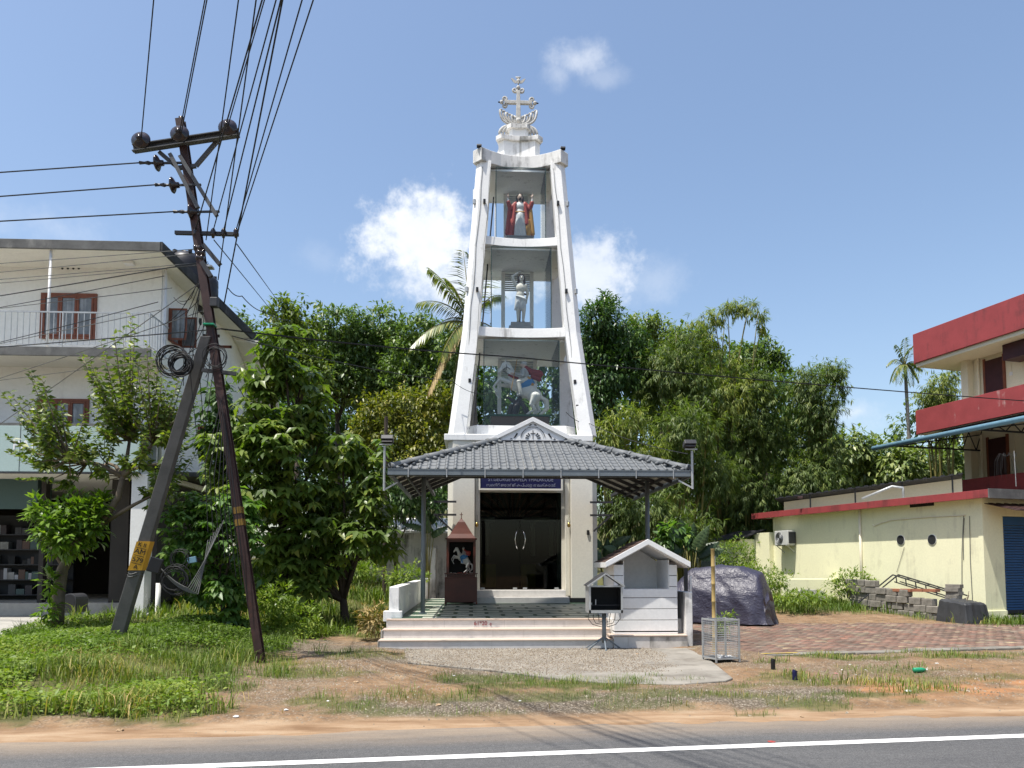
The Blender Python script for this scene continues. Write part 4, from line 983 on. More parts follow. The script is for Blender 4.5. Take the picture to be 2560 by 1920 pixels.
# Christ figure in the top storey
st = root('statue', (TX, TY-.82, 11.66), 0, 'robed statue with red cloak raising both hands in the topmost glass storey', 'statue', 'statues in the glass storeys')
MB().box(-.40, .40, -.28, .30, -.135, -.006).build('plinth', SM['grey'], st)
P = head((0, -.02, 1.36), (0, 1))
P += [('e', (0, 0, 1.06), (.17, .105, .15), (0, 0, 0), 2), ('e', (0, 0, .86), (.145, .10, .20), (0, 0, 0), 2), ('c', (0, 0, .75), (0, .01, .08), .15, .21, 2), ('c', (-.06, -.06, .6), (-.09, -.10, .04), .08, .11, 2), ('c', (.06, -.06, .6), (.09, -.10, .04), .08, .11, 2)]
for s in (-1, 1):
    P += [('c', (s*.15, .01, 1.16), (s*.30, -.02, .98), .075, .075, 3), ('c', (s*.30, -.02, .98), (s*.37, -.08, 1.16), .075, .065, 3), ('c', (s*.36, -.08, 1.12), (s*.38, -.10, 1.26), .05, .032, 2)]
    P += hand((s*.38, -.105, 1.29), (s*.05, -.1, 1), (s, 0, 0), 0)
    P += [('c', (s*.20, .07, 1.1), (s*.30, .08, .10), .085, .12, 3), ('c', (s*.33, -.02, .95), (s*.40, .02, .22), .06, .07, 4 if s > 0 else 3), ('c', (s*.15, -.06, 1.12), (s*.22, -.06, .50), .05, .06, 3), ('c', (s*.24, -.03, .6), (s*.27, -.04, .06), .07, .075, 3 if s < 0 else 4)]
P += [('c', (-.12, -.10, .86), (.12, -.10, .86), .02, .02, 4), ('e', (-.08, -.14, .02), (.045, .09, .03), (0, 0, 0), 0), ('e', (.08, -.14, .02), (.045, .09, .03), (0, 0, 0), 0)]
for i in range(7): P.append(('c', (-.10+.033*i, -.085, .78), (-.17+.057*i, -.155+.012*abs(i-3), .03), .012, .016, 2))
sculpt('figure', P, [SM['skin'], SM['hair'], SM['robe'], SM['red'], SM['gold']], .009, st, 1)
MB().box(-.42, .42, -.3, .3, -.005, .02).build('base_slab', SM['grey'], st)
# martyr figure in the middle storey
st2 = root('statue', (TX, TY-1.02, 8.72), 0, 'pale bare-chested statue in a loincloth, one arm raised, in the middle glass storey', 'statue', 'statues in the glass storeys')
B = .24
P = head((0.03, -.01, B+1.42), (0, 1), False, True)
P += [('e', (0, 0, B+1.10), (.165, .10, .16), (0, 0, 0), 0), ('e', (-.005, .0, B+.90), (.125, .085, .15), (0, 0, 0), 0), ('e', (0, 0, B+.76), (.15, .105, .12), (0, 0, 0), 2), ('c', (-.06, 0, B+.74), (-.07, -.02, B+.50), .105, .10, 2), ('c', (.07, 0, B+.74), (.08, -.02, B+.46), .105, .095, 2),
      ('c', (-.12, -.05, B+.80), (-.16, -.04, B+.42), .04, .035, 2), ('c', (-.12, -.09, B+.82), (.14, -.09, B+.72), .035, .04, 2),
      ('c', (-.07, -.01, B+.52), (-.075, -.03, B+.40), .088, .064, 0), ('c', (-.075, -.03, B+.40), (-.07, .02, B+.06), .062, .036, 0), ('c', (.08, -.01, B+.5), (.10, -.06, B+.39), .085, .064, 0), ('c', (.10, -.06, B+.39), (.085, .0, B+.06), .062, .036, 0),
      ('e', (-.07, -.03, B+.03), (.042, .09, .03), (0, 0, 0), 0), ('e', (.09, -.05, B+.03), (.042, .09, .03), (0, 0, 0), 0),
      ('c', (-.15, 0, B+1.20), (-.25, .0, B+1.45), .052, .046, 0), ('c', (-.25, 0, B+1.45), (-.08, .02, B+1.58), .043, .032, 0), ('c', (.16, 0, B+1.18), (.23, .04, B+.95), .052, .045, 0), ('c', (.23, .04, B+.95), (.20, .12, B+.80), .042, .033, 0),
      ('c', (-.05, .16, B+.0), (.0, .17, B+1.05), .06, .05, 3), ('c', (0, .17, B+1.0), (.22, .13, B+.95), .045, .025, 3), ('e', (0, .05, B-.0), (.30, .20, .035), (0, 0, 0), 3)]
P += hand((-.08, .02, B+1.59), (1, -.1, .1), (0, 1, 0), 0) + hand((.20, .12, B+.78), (-.2, .3, -1), (1, 0, 0), 0)
sculpt('figure', P, [SM['pale'], SM['brown'], SM['robe'], SM['brown']], .009, st2, 1)
MB().box(-.36, .36, -.24, .24, -.005, .10).box(-.30, .30, -.2, .2, .10, .225).build('base_slab', SM['grey'], st2, bevel=.01)
# rider on a rearing horse (shared shapes: x along the horse, facing -x)
def horse_prims(h=0, g=1, y0=0.0):
    P = [('e', (.18, y0, .80), (.30, .17, .20), (0, R(-38), 0), h), ('e', (-.02, y0, 1.0), (.27, .165, .20), (0, R(-42), 0), h), ('e', (.36, y0, .66), (.21, .165, .22), (0, R(-20), 0), h),
         ('c', (-.14, y0, 1.12), (-.27, y0, 1.42), .135, .085, h), ('c', (-.27, y0, 1.42), (-.40, y0, 1.56), .09, .075, h), ('c', (-.38, y0, 1.58), (-.52, y0, 1.38), .078, .048, h), ('e', (-.53, y0, 1.36), (.05, .042, .05), (0, 0, 0), h),
         ('c', (-.36, y0-.04, 1.62), (-.38, y0-.05, 1.73), .022, .008, h), ('c', (-.36, y0+.04, 1.62), (-.38, y0+.05, 1.73), .022, .008, h), ('c', (-.30, y0, 1.62), (-.10, y0, 1.22), .04, .05, g)]
    for s, k in ((-1, 0), (1, .07)):
        P += [('c', (-.12, y0+s*.10, .96), (-.52, y0+s*.10, 1.12-k*2), .085, .05, h), ('c', (-.52, y0+s*.10, 1.12-k*2), (-.68+k, y0+s*.10, .88-k*2), .044, .030, h), ('c', (-.68+k, y0+s*.10, .88-k*2), (-.60+k, y0+s*.10, .72-k*2), .028, .034, h)]
        xo = .02 if s < 0 else .16
        P += [('c', (.40, y0+s*.10, .62), (.28+xo, y0+s*.11, .36), .125, .07, h), ('c', (.28+xo, y0+s*.11, .36), (.36+xo, y0+s*.11, .22), .06, .042, h), ('c', (.36+xo, y0+s*.11, .22), (.14+xo, y0+s*.11, .05), .038, .03, h), ('e', (.12+xo, y0+s*.11, .03), (.05, .04, .03), (0, 0, 0), h)]
    P += [('c', (.52, y0, .62), (.68, y0, .50), .055, .07, g), ('c', (.68, y0, .50), (.70, y0, .26), .07, .06, g), ('c', (.70, y0, .26), (.50, y0, .05), .06, .035, g)]
    return P
def rider_prims(y0, a):       # a: material indices dict
    P = [('e', (.12, y0, 1.28), (.115, .14, .20), (0, R(-8), 0), a['steel']), ('c', (.13, y0-.10, 1.10), (-.05, y0-.20, 1.02), .085, .065, a['pale']), ('c', (-.05, y0-.20, 1.02), (.02, y0-.20, .66), .06, .045, a['pale']), ('e', (-.02, y0-.20, .62), (.075, .04, .035), (0, 0, 0), a['steel']),
         ('c', (.13, y0+.10, 1.10), (-.05, y0+.20, 1.02), .085, .065, a['pale']), ('c', (-.05, y0+.20, 1.02), (.02, y0+.20, .66), .06, .045, a['pale']),
         ('e', (.09, y0, 1.57), (.075, .075, .095), (0, 0, 0), a['skin']), ('e', (.105, y0, 1.61), (.085, .082, .075), (0, 0, 0), a['steel']), ('c', (.02, y0, 1.56), (.00, y0, 1.55), .014, .014, a['skin']), ('c', (.10, y0, 1.50), (.11, y0, 1.42), .05, .055, a['skin']),
         ('c', (.10, y0-.15, 1.40), (.06, y0-.22, 1.20), .055, .045, a['steel']), ('c', (.06, y0-.22, 1.20), (-.14, y0-.20, 1.26), .043, .032, a['steel']), ('c', (.10, y0+.15, 1.40), (.0, y0+.22, 1.22), .055, .045, a['steel']), ('c', (.0, y0+.22, 1.22), (-.16, y0+.12, 1.20), .043, .032, a['steel']),
         ('c', (.16, y0, 1.48), (.30, y0, 1.36), .07, .09, a['red']), ('c', (.30, y0, 1.36), (.48, y0, 1.30), .10, .13, a['red']), ('c', (.34, y0-.02, 1.22), (.50, y0, 1.14), .07, .07, a['red']),
         ('e', (.16, y0, .98), (.24, .195, .17), (0, R(-25), 0), a['blue']), ('c', (.20, y0-.05, 1.14), (.30, y0-.1, .96), .08, .06, a['gold'])]
    P += hand((-.15, y0-.20, 1.26), (-1, 0, .1), (0, 0, 1), a['skin'], s=.8)
    return P
st3 = root('statue', (TX-.02, TY-1.02, 5.705), 0, 'painted statue of an armoured rider on a rearing white horse in the lowest glass storey', 'statue', 'statues in the glass storeys')
MB().box(-.88, .85, -.42, .42, -.004, .30).build('pedestal', SM['brown'], st3, bevel=.01)
MB().box(-.92, .9, -.46, .46, .303, .36).build('pedestal_top', SM['green'], st3, bevel=.015)
hb = sculpt('horse_and_rider', horse_prims(0, 1)+rider_prims(0, dict(steel=2, pale=3, skin=4, red=5, blue=6, gold=7)), [SM['horse'], SM['pale'], SM['steel'], SM['pale'], SM['skin'], SM['darkred'], SM['blue'], SM['gold']], .010, st3, 1, loc=(0, 0, .36))
hb.scale = (1.18, 1.0, 1.02)
MB().tube([(-.15, -.02, .30), (-.15, -.02, .34)], .02, 6)
D_ = [('c', (-.25, .02, .0), (-.10, .0, .40), .16, .12, 0), ('c', (-.10, 0, .40), (-.02, -.02, .58), .10, .06, 0), ('c', (-.18, 0, .44), (-.38, -.03, .58), .07, .04, 0), ('c', (-.38, -.03, .58), (-.46, -.03, .54), .035, .02, 0), ('c', (.05, .05, .45), (.25, .08, .05), .06, .03, 0), ('c', (.0, -.08, .45), (.15, -.12, .03), .05, .03, 0), ('c', (-.3, -.1, .3), (-.36, -.12, .02), .06, .05, 0), ('c', (-.15, -.1, .3), (-.2, -.16, .02), .05, .05, 0), ('c', (.1, .12, .4), (.38, .12, .02), .04, .02, 0)]
sculpt('slain_beast', D_, [SM['dragon']], .016, st3, 2, loc=(.02, -.02, .37))
MB().tube([(-.10, -.28, 2.05), (-.28, -.25, 1.1)], .010, 6).build('lance', SM['gold'], st3)
mb = MB()
for (a, b) in (((-.52, -.06, 1.78), (-.40, -.09, 1.88)), ((-.40, -.09, 1.88), (-.30, -.10, 1.80)), ((-.52, -.05, 1.76), (-.18, -.18, 1.55)), ((-.40, -.09, 1.95), (-.42, -.09, 1.78))): mb.tube([a, b], .010, 5)
mb.build('bridle', SM['dragon'], st3)
MB().tube([(-.36, -.16, 1.62), (-.22, -.17, 1.55), (-.05, -.17, 1.50)], [.03, .04, .03], 6).build('breast_strap', SM['darkred'], st3)

# ------------------------------------------------------------------ carved wooden shrine cabinet
cb = root('shrine_cabinet', (-.30, 21.05, PZ), 0, 'red-brown wooden shrine cabinet with pointed roof and cross left of the glass doors', 'cabinet')
def cbx(name, m_, *b, **k): return MB().box(*b).build(name, M[m_], cb, **k)
cbx('base_cabinet', 'wood', -.44, .44, -.27, .27, .06, .74, bevel=.008)
for i in range(4): cbx('base_panel', 'wood', -.40+i*.2+.004, -.2+i*.2-.004, -.278, -.272, .12, .70)
for s in (-1, 1):
    for y in (-.25, .25): cbx('foot', 'wood', s*.42-.025, s*.42+.025, y-.025, y+.025, 0, .06)
for i in range(17): cbx('baluster', 'wood', -.42+i*.0525-.008, -.42+i*.0525+.008, -.262, -.246, .745, .82)
cbx('rail', 'wood', -.45, .45, -.268, -.24, .822, .85)
cbx('upper_floor', 'wood', -.39, .39, -.235, .25, .745, .80)
for s in (-1, 1): cbx('side_post', 'wood', s*.365-.035, s*.365+.035, -.23, .24, .80, 1.72)
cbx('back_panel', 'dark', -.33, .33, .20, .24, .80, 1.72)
cbx('head_board', 'wood', -.40, .40, -.24, .25, 1.70, 1.765); cbx('cornice', 'wood', -.43, .43, -.27, .28, 1.768, 1.80)
pr = [(.40, 0), (.30, .12), (.20, .28), (.10, .45), (.03, .53), (.012, .56)]
mb = MB()
for (r0, z0), (r1, z1) in zip(pr[:-1], pr[1:]):
    mb.prism([(-r0, -r0*.65, 1.803+z0), (r0, -r0*.65, 1.803+z0), (r0, r0*.65, 1.803+z0), (-r0, r0*.65, 1.803+z0)], [(-r1, -r1*.65, 1.803+z1), (r1, -r1*.65, 1.803+z1), (r1, r1*.65, 1.803+z1), (-r1, r1*.65, 1.803+z1)])
mb.build('spire_roof', M['wood'], cb)
MB().box(-.010, .010, -.008, .008, 2.36, 2.52).box(-.045, .045, -.009, .009, 2.45, 2.466).build('cross', M['wood'], cb)
ss = root('small_statue', (-.30, 21.0, PZ+.80), 0, 'small painted statue of a rider on a white horse inside the wooden cabinet', 'statue')
sculpt('horse_and_rider', horse_prims(0, 0)+rider_prims(0, dict(steel=1, pale=2, skin=3, red=4, blue=5, gold=1)), [SM['horse'], SM['grey'], SM['blue'], SM['skin'], SM['red'], SM['blue']], .03, ss, 1, loc=(.02, 0, .06), scale=.42)
rnd = random.Random(9)
mb = MB()
for i in range(26): mb.sphere((-.29+i*.0235, -.17+rnd.uniform(-.02, .02), .03+rnd.uniform(0, .03)), .017, 6, 4, m=0 if i < 8 or i > 17 else 1)
mb.build('paper_flowers', [M['paper'], SM['red']], ss)

# ------------------------------------------------------------------ candle stand
cs = root('candle_stand', (2.47, 14.22, .03), 0, 'grey metal candle stand with open gabled box on a tripod post before the steps', 'candle stand')
MB().tube([(0, 0, .12), (0, 0, .70)], .040, 12).build('post', M['grey_steel'], cs, smooth=True)
for a in (R(-95), R(25), R(155), R(205)): MB().bar((.02*math.cos(a), .02*math.sin(a), .22), (.36*math.cos(a), .36*math.sin(a), .0), .022, .022).build('leg', M['grey_steel'], cs)
bw, bd, bz0, bz1, az = .315, .22, .68, 1.19, 1.42
for s in (-1, 1):
    MB().box(*sorted((s*bw, s*(bw-.012))), -bd, bd, bz0, bz1).build('side_panel', M['lt_steel'], cs)
    MB().box(*sorted((s*bw, s*(bw-.035))), -bd-.006, -bd+.0, bz0, bz1).build('front_frame', M['lt_steel'], cs)
    q = [(s*(bw+.04), bz1-.01), (0, az), (0, az-.025), (s*(bw+.02), bz1-.03)]
    MB().ext(q if s < 0 else q[::-1], -bd-.04, -bd-.0).build('roof_edge', M['lt_steel'], cs)
    q = [(s*(bw+.03), bz1+.0), (0, az+.01), (0, az), (s*(bw+.03), bz1-.012)]
    MB().ext(q if s < 0 else q[::-1], -bd+.01, bd+.02).build('roof_sheet', M['dk_steel'], cs)
MB().box(-bw, bw, -bd-.006, -bd, bz0, bz0+.055).box(-bw+.036, bw-.036, -bd-.006, -bd, bz1-.03, bz1).build('front_rail', M['lt_steel'], cs)
MB().box(-bw+.013, bw-.013, -bd+.002, bd, bz0+.003, bz0+.014).build('tray', M['dark'], cs)
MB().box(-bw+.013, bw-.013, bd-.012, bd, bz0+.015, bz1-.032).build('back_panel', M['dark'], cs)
MB().box(-bw+.013, -bw+.02, -bd+.01, bd-.013, bz0+.015, bz1-.03).box(bw-.02, bw-.013, -bd+.01, bd-.013, bz0+.015, bz1-.03).build('dark_lining', M['dark'], cs)  # inner side panels, same near-black as the tray and back panel
MB().box(-bw+.02, bw-.02, -.05, .0, bz0+.13, bz0+.142).build('candle_rail', M['dk_steel'], cs)
for x, h in ((-.16, .10), (-.24, .04)): MB().tube([(x, -.03, bz0+.143), (x, -.03, bz0+.143+h)], .010, 7).build('candle', M['paper'], cs)
for s in (-1, 1):
    for i in range(3):
        MB().tube([(s*(.30-.09*i), -.02, bz0), (s*(.30-.10*i), -.02, bz0-.12), (s*(.22-.06*i), -.02, bz0-.22+.02*i), (s*.05, -.02, bz0-.27+.05*i)], .007, 5).build('scroll_brace', M['dk_steel'], cs)

# ------------------------------------------------------------------ waste cage
wb = root('wire_waste_cage', (4.10, 12.45, .02), R(14), 'square galvanised wire mesh waste cage with some rubbish in its bottom', 'waste cage')
W2, D2, H2 = .215, .20, .70
for sx in (-1, 1):
    for sy in (-1, 1): MB().box(sx*W2-.012, sx*W2+.012, sy*D2-.012, sy*D2+.012, 0, H2).build('corner_post', M['lt_steel'], wb)
for z in (.06, H2-.02):
    for s in (-1, 1):
        MB().box(-W2+.013, W2-.013, s*D2-.010, s*D2+.010, z-.012, z+.012).build('frame_rail', M['lt_steel'], wb)
        MB().box(s*W2-.010, s*W2+.010, -D2+.013, D2-.013, z-.012, z+.012).build('frame_rail', M['lt_steel'], wb)
for s in (-1, 1):
    for ax in (0, 1):
        mb = MB()
        for i in range(1, 16):
            z = .08+i*.037; a, b = ((-W2, s*D2, z), (W2, s*D2, z)) if ax == 0 else ((s*W2, -D2, z), (s*W2, D2, z)); mb.tube([a, b], .0026, 4, cap=False)
        for i in range(1, 11):
            t = -1+2*i/11; a, b = ((t*W2, s*D2, .06), (t*W2, s*D2, H2-.02)) if ax == 0 else ((s*W2, t*D2, .06), (s*W2, t*D2, H2-.02)); mb.tube([a, b], .0026, 4, cap=False)
        stuff(mb.build('wire_mesh', M['lt_steel'], wb))
MB().box(-W2+.01, W2-.01, -D2+.01, D2-.01, .055, .06).build('floor_sheet', M['dk_steel'], wb)
def crumple(name, c, r, m_, label=None, seed=0, flat_=.5, parent=None, group=None):
    g = random.Random(seed); mb = MB(); mb.sphere((0, 0, 0), 1, 9, 6)
    mb.V = [(x*r*g.uniform(.6, 1.25), y*r*g.uniform(.6, 1.25), z*r*flat_*g.uniform(.5, 1.3)+r*flat_*.7) for x, y, z in mb.V]
    o = mb.build(name, m_, parent, loc=c, rot=(0, 0, g.uniform(0, 6)))
    if label: thing(o, label, 'litter', group)
    return o
for i, (x, y, r) in enumerate(((-.08, -.1, .06), (.03, -.12, .05), (.10, -.09, .05), (-.02, .02, .06))):
    p_ = Matrix.Rotation(R(14), 3, 'Z')@Vector((x, y, .06))+Vector((4.10, 12.45, .02))
    crumple('crumpled_paper', p_, r, M['paper'], ('largest white crumpled paper at the left front inside the waste cage', 'white crumpled paper in the middle front inside the waste cage', 'white crumpled paper at the right front inside the waste cage', 'white crumpled paper farthest back inside the waste cage')[i], 20+i, .5, group='papers in the waste cage')
# bamboo stake, white pipe and dark pole beside the cage
c = at(1782, 1400, 13.4)
bp = root('bamboo_stake', (c.x, 13.4, 0), 0, 'upright yellow bamboo stake behind the wire waste cage', 'stake')
zt = at(1782, 1372, 13.4).z
for i in range(6): z0 = zt*i/6; MB().tube([(0, 0, z0), (0, 0, z0+.012), (0, 0, z0+zt/6-.012), (0, 0, z0+zt/6)], [.042, .034, .033, .041], 10).build('internode', M['bamboo_pole'], bp, smooth=True)
thing(MB().tube([(0, 0, 0), (0, 0, at(1787, 1390, 13.45).z)], .012, 8).build('white_pipe', M['white_clean'], loc=(c.x+.05, 13.45, 0)), 'thin white pipe standing against the bamboo stake', 'pipe')
q = at(1714, 1420, 16.8); pl = thing(MB().box(-.035, .035, -.035, .035, 0, q.z).build('iron_post', M['dk_steel'], loc=(q.x, 16.8, 0)), 'black iron post behind the right parapet near the covered car', 'post')
thing(MB().box(-.02, .02, -.02, .02, 0, at(1726, 1440, 15.6).z).build('white_post', M['white_clean'], loc=(at(1726, 1440, 15.6).x, 15.6, 0)), 'short white post just behind the right parapet', 'post')
# ------------------------------------------------------------------ car under a tarpaulin
car = root('covered_car', (6.42, 20.75, 0), R(147), 'parked hatchback car hidden under a wrinkled purple-blue tarpaulin', 'car')
NS, NT = 90, 72; L2, W2_ = 1.72, .80
vs = []; 
for i in range(NS+1):
    s = -1+2*i/NS
    a = abs(s); endf = max(1e-3, 1-a**6)**.5
    # local +x is the bonnet, -x the tall tail
    top = np.interp(s, [-1, -.97, -.88, -.6, -.2, .18, .42, .7, .92, 1], [.62, 1.0, 1.34, 1.52, 1.56, 1.46, 1.08, .92, .74, .50])
    for j in range(NT+1):
        th = math.pi*j/NT; n_ = 3.3
        cx, sz = math.cos(th), math.sin(th)
        y = W2_*math.copysign(abs(cx)**(2/n_), cx)*(.80+.20*endf); z = .03+top*abs(sz)**(2/n_)
        tuck = 1-.20*sst((z-.80)/.45); y *= tuck
        flare = 1+.05*max(0, 1-z/.35); p = Vector((s*L2*flare+(0 if a < .98 else 0), y*flare, z))
        dirn = Vector((s*.25, cx, sz)).normalized()
        fold = noise.noise(Vector((p.x*1.1+p.z*.8, p.y*1.1, p.z*1.6)))*.03
        w_ = p.x*7+p.y*5+1.6*noise.noise(Vector((p.x*1.3, p.y*1.3, p.z*1.1+5)))*3
        fold += (.012+.030*max(0, 1-z/1.1))*math.sin(w_)*(.4+.6*abs(noise.noise(Vector((p.x*1.7+9, p.y*1.7, 2)))))*2
        dg = (p.x*1.0-z*1.5)*6+2.0*noise.noise(Vector((p.x*1.5, p.y, z*1.5))); fold += .010*(1-abs(math.sin(dg)))**3*2
        p += dirn*fold
        p.z = max(p.z, .07+.05*max(0, noise.noise(Vector((p.x*2, p.y*2, 7)))))
        vs.append(tuple(p))
# round the ends by closing the sections
fs = [(i*(NT+1)+j, i*(NT+1)+j+1, (i+1)*(NT+1)+j+1, (i+1)*(NT+1)+j) for i in range(NS) for j in range(NT)]
mb = MB(); mb.V = vs; mb.F = fs; mb.M = [0]*len(fs)
for i in (0, NS):
    b = i*(NT+1); ctr = Vector((0, 0, 0))
    rg = [Vector(vs[b+j]) for j in range(NT+1)]; k0 = len(mb.V); sg_ = -1 if i == 0 else 1; prev = [b+j for j in range(NT+1)]
    for q in (.92, .75, .45, .1):
        row = []
        for j, p in enumerate(rg):
            v = Vector((p.x+sg_*.10*(1-q), p.y*q, .02+(p.z-.02)*(q**.35 if q > .2 else q)))
            v.x += sg_*.03*noise.noise(Vector((v.y*6, v.z*5, 2)))
            row.append(len(mb.V)); mb.V.append(tuple(v))
        for j in range(NT): f = (prev[j], prev[j+1], row[j+1], row[j]); mb.F.append(f if sg_ < 0 else f[::-1]); mb.M.append(0)
        prev = row
mb.build('tarpaulin', M['tarp'], car, smooth=True)
for sx in (-1, 1):
    for sy in (-1, 1): MB().tube([(sx*1.12, sy*.55, .27), (sx*1.12, sy*.71, .27)], .27, 18).build('wheel', M['black'], car, smooth=False)

# ------------------------------------------------------------------ yellow building (local: +y runs back along its side wall, +x into the building)
YA = Vector((14.53, 20.885, 0)); YR = R(15.16)
yb = root('yellow_building', YA, YR, 'single storey pale yellow building with red roof edge and two round vent holes', 'building')
YM = Matrix.Translation(YA)@Matrix.Rotation(YR, 4, 'Z'); YI = YM.inverted()
def onwall(px, py, lx=0.0, frame=YI):          # picture point on the local plane x = lx
    o = frame@Vector((0, 0, EYE)); d = frame.to_3x3()@ray(px, py); t = (lx-o.x)/d.x
    return o+d*t
def yx(name, m_, *b, parent=None, **k): return MB().box(*b).build(name, M[m_], parent or yb, **k)
LW = 9.37; ZT = 3.50
wl = yx('side_wall', 'yellow', 0, .2, 0, LW, -.2, ZT)
wl2 = yx('front_wall', 'yellow', .202, .75, 0, .2, -.2, ZT)
yx('front_wall', 'yellow', .75, 4.0, .0, .2, 3.0, ZT); yx('front_wall', 'yellow', 4.0, 9, 0, .2, -.2, ZT)
yx('back_wall', 'yellow', .202, 9, LW-.2, LW, -.2, ZT)
yx('plinth', 'yellow', -.02, .75, -.04, -.002, -.2, .30, bevel=.008)
yx('corner_strip', 'yellow', -.015, .0, .0, .15, 0, ZT)
rf = yx('roof_slab', 'cream', -.34, 9.2, -.5, LW+.85, ZT+.002, ZT+.06)
yx('red_edge', 'red', -.375, -.342, -.5, LW+.9, ZT-.03, ZT+.20, parent=rf, bevel=.006); yx('red_edge', 'red', -.34, 9.2, LW+.855, LW+.89, ZT-.03, ZT+.20, parent=rf)
yx('old_edge', 'old_conc', -.375, 9.2, -.54, -.503, ZT-.05, ZT+.22, parent=rf)
yx('terrace', 'conc', -.33, 9.0, -.45, LW+.8, ZT+.063, ZT+.12, parent=rf)
# rolling shutter
sh_ = yx('shutter_box', 'blue', .76, 3.9, .05, .16, 2.75, 2.99)
for i in range(32): MB().box(.80, 3.85, .10, .13, .30+i*.0765, .30+i*.0765+.062).build('shutter_slat', M['blue'], sh_)
yx('shutter_foot', 'dk_steel', .80, 3.85, .085, .14, .2, .296)
yx('door_sill', 'conc', .6, 4.2, -.3, .18, -.1, .16)
aw = MB()
for i in range(24): aw.prism([(.05+i*.15, -1.0, 3.08), (.20+i*.15, -1.0, 3.08), (.20+i*.15, -.02, 3.34), (.05+i*.15, -.02, 3.34)], [(.05+i*.15, -1.0, 3.095+.02*(i % 2)), (.20+i*.15, -1.0, 3.095+.02*(i % 2)), (.20+i*.15, -.02, 3.355+.02*(i % 2)), (.05+i*.15, -.02, 3.355+.02*(i % 2))])
aw.build('door_awning', M['rust'], yb)
# vents, pipes, cables, slot
for px, py in ((2252.6, 1350), (2331, 1349)):
    c = onwall(px, py); v = MB()
    v.tube([(-.022, c.y, c.z), (.004, c.y, c.z)], .160, 28); o = v.build('vent_ring', M['white_clean'], yb, smooth=False)
    MB().tube([(-.026, c.y, c.z), (-.0225, c.y, c.z)], .150, 28).build('vent_hole', M['dark'], o)
c = onwall(2155, 1400); MB().tube([(-.04, c.y, .1), (-.04, c.y, ZT-.03)], .045, 10).build('down_pipe', M['cream'], yb, smooth=True)
c0 = onwall(2275, 1262); c1 = onwall(2335, 1256); yx('vent_slot', 'dark', -.012, .004, min(c0.y, c1.y), max(c0.y, c1.y), c0.z-.09, c0.z+.05)
pts = [onwall(x, y) for x, y in ((2183, 1312), (2187, 1315), (2203, 1308), (2230, 1300), (2330, 1292), (2415, 1288))]
MB().tube([(-.02, p.y, p.z) for p in pts], .018, 6).build('conduit', M['cream'], yb)
for x0, y0, x1, y1 in ((2410, 1288, 2406, 1475), (2425, 1290, 2433, 1510), (2412, 1295, 2410, 1400)):
    a = onwall(x0, y0); b = onwall(x1, y1); m_ = (a+b)/2; MB().tube([(-.02, a.y, a.z), (-.03, m_.y+.02, m_.z), (-.02, b.y, b.z)], .008, 5).build('wall_cable', M['wire_grey'], yb)
a = onwall(2262, 1368); b = onwall(2243, 1430); MB().tube([(-.02, a.y, a.z), (-.02, b.y, b.z)], .006, 5).build('wall_cable', M['wire_grey'], yb)
a = onwall(2005, 1233, -.36); MB().tube([(-.36, a.y, a.z-.16), (-.55, a.y, a.z-.18)], .05, 8).build('roof_spout', M['rust'], yb)
# outbuilding at the back corner
c = onwall(1932, 1440)
sd0 = yx('lean_to', 'yellow', -.9, .0, LW+.95, LW+3.0, -.2, 3.0-.35); yx('lean_to_return', 'yellow', -.2, .2, LW+.003, LW+.948, -.2, 2.9)
MB().prism([(-1.05, LW+.8, 2.62), (.3, LW+.8, 3.02), (.3, LW+3.1, 3.02), (-1.05, LW+3.1, 2.62)], [(-1.05, LW+.8, 2.66), (.3, LW+.8, 3.06), (.3, LW+3.1, 3.06), (-1.05, LW+3.1, 2.66)]).build('lean_to_roof', M['black_sheet'], yb)
# air conditioner on the wall
c = onwall(1963, 1345, -.2)
ac = root('air_conditioner', YM@Vector((-.05, c.y, c.z-.28)), YR, 'grey outdoor air conditioner unit hung on the yellow side wall', 'air conditioner')
MB().box(-.34, -.02, -.40, .40, 0, .56).build('casing', M['ac'], ac, bevel=.015)
MB().tube([(-.352, .10, .28), (-.342, .10, .28)], .22, 22).build('fan_grille', M['dk_steel'], ac)
mb = MB()
for i in range(7): r_ = .04+i*.03; mb.tube([(-.356, .10+r_*math.cos(a*math.pi/10), .28+r_*math.sin(a*math.pi/10)) for a in range(21)], .004, 4, cap=False)
mb.build('fan_guard', M['lt_steel'], ac)
MB().box(-.30, .02, -.408, -.402, .06, .50).build('side_grille', M['dk_steel'], ac)
for y in (-.3, .3): MB().box(-.36, .045, y-.02, y+.02, -.03, -.002).build('bracket', M['lt_steel'], ac); 
for y in (-.3, .3): MB().bar((-.30, y, -.03), (.04, y, -.28), .025, .025).build('strut', M['lt_steel'], ac)

# ------------------------------------------------------------------ red banded block behind
TA = Vector((20.114, 33, 0))
tb = root('red_banded_building', TA, R(13.2), 'three storey cream building with deep red balcony bands at the right edge', 'building')
TM = Matrix.Translation(TA)@Matrix.Rotation(R(13.2), 4, 'Z'); TI = TM.inverted()
def tx(name, m_, *b, parent=None, **k): return MB().box(*b).build(name, M[m_], parent or tb, **k)
def zt_at(px, py, lx): return onwall(px, py, lx, TI).z
tx('wall', 'cream', 1.5, 12, -22, -1.3, 0, 10.75)
tx('roof_slab', 'cream', .003, 12, -22, -.003, 10.55, 10.75)
tx('roof_band', 'red', -.12, .0, -22, .0, 10.72, 12.06, bevel=.01); tx('roof_band', 'red', 0, 12, -.0, .12, 10.72, 12.06)
tx('balcony_slab', 'cream', .003, 1.5, -22, -.003, 7.45, 7.58); tx('balcony_band', 'red_drip', -.12, .0, -22, 0, 7.48, 8.55, bevel=.01); tx('balcony_band', 'red', 0, 1.5, 0, .12, 7.48, 8.55)
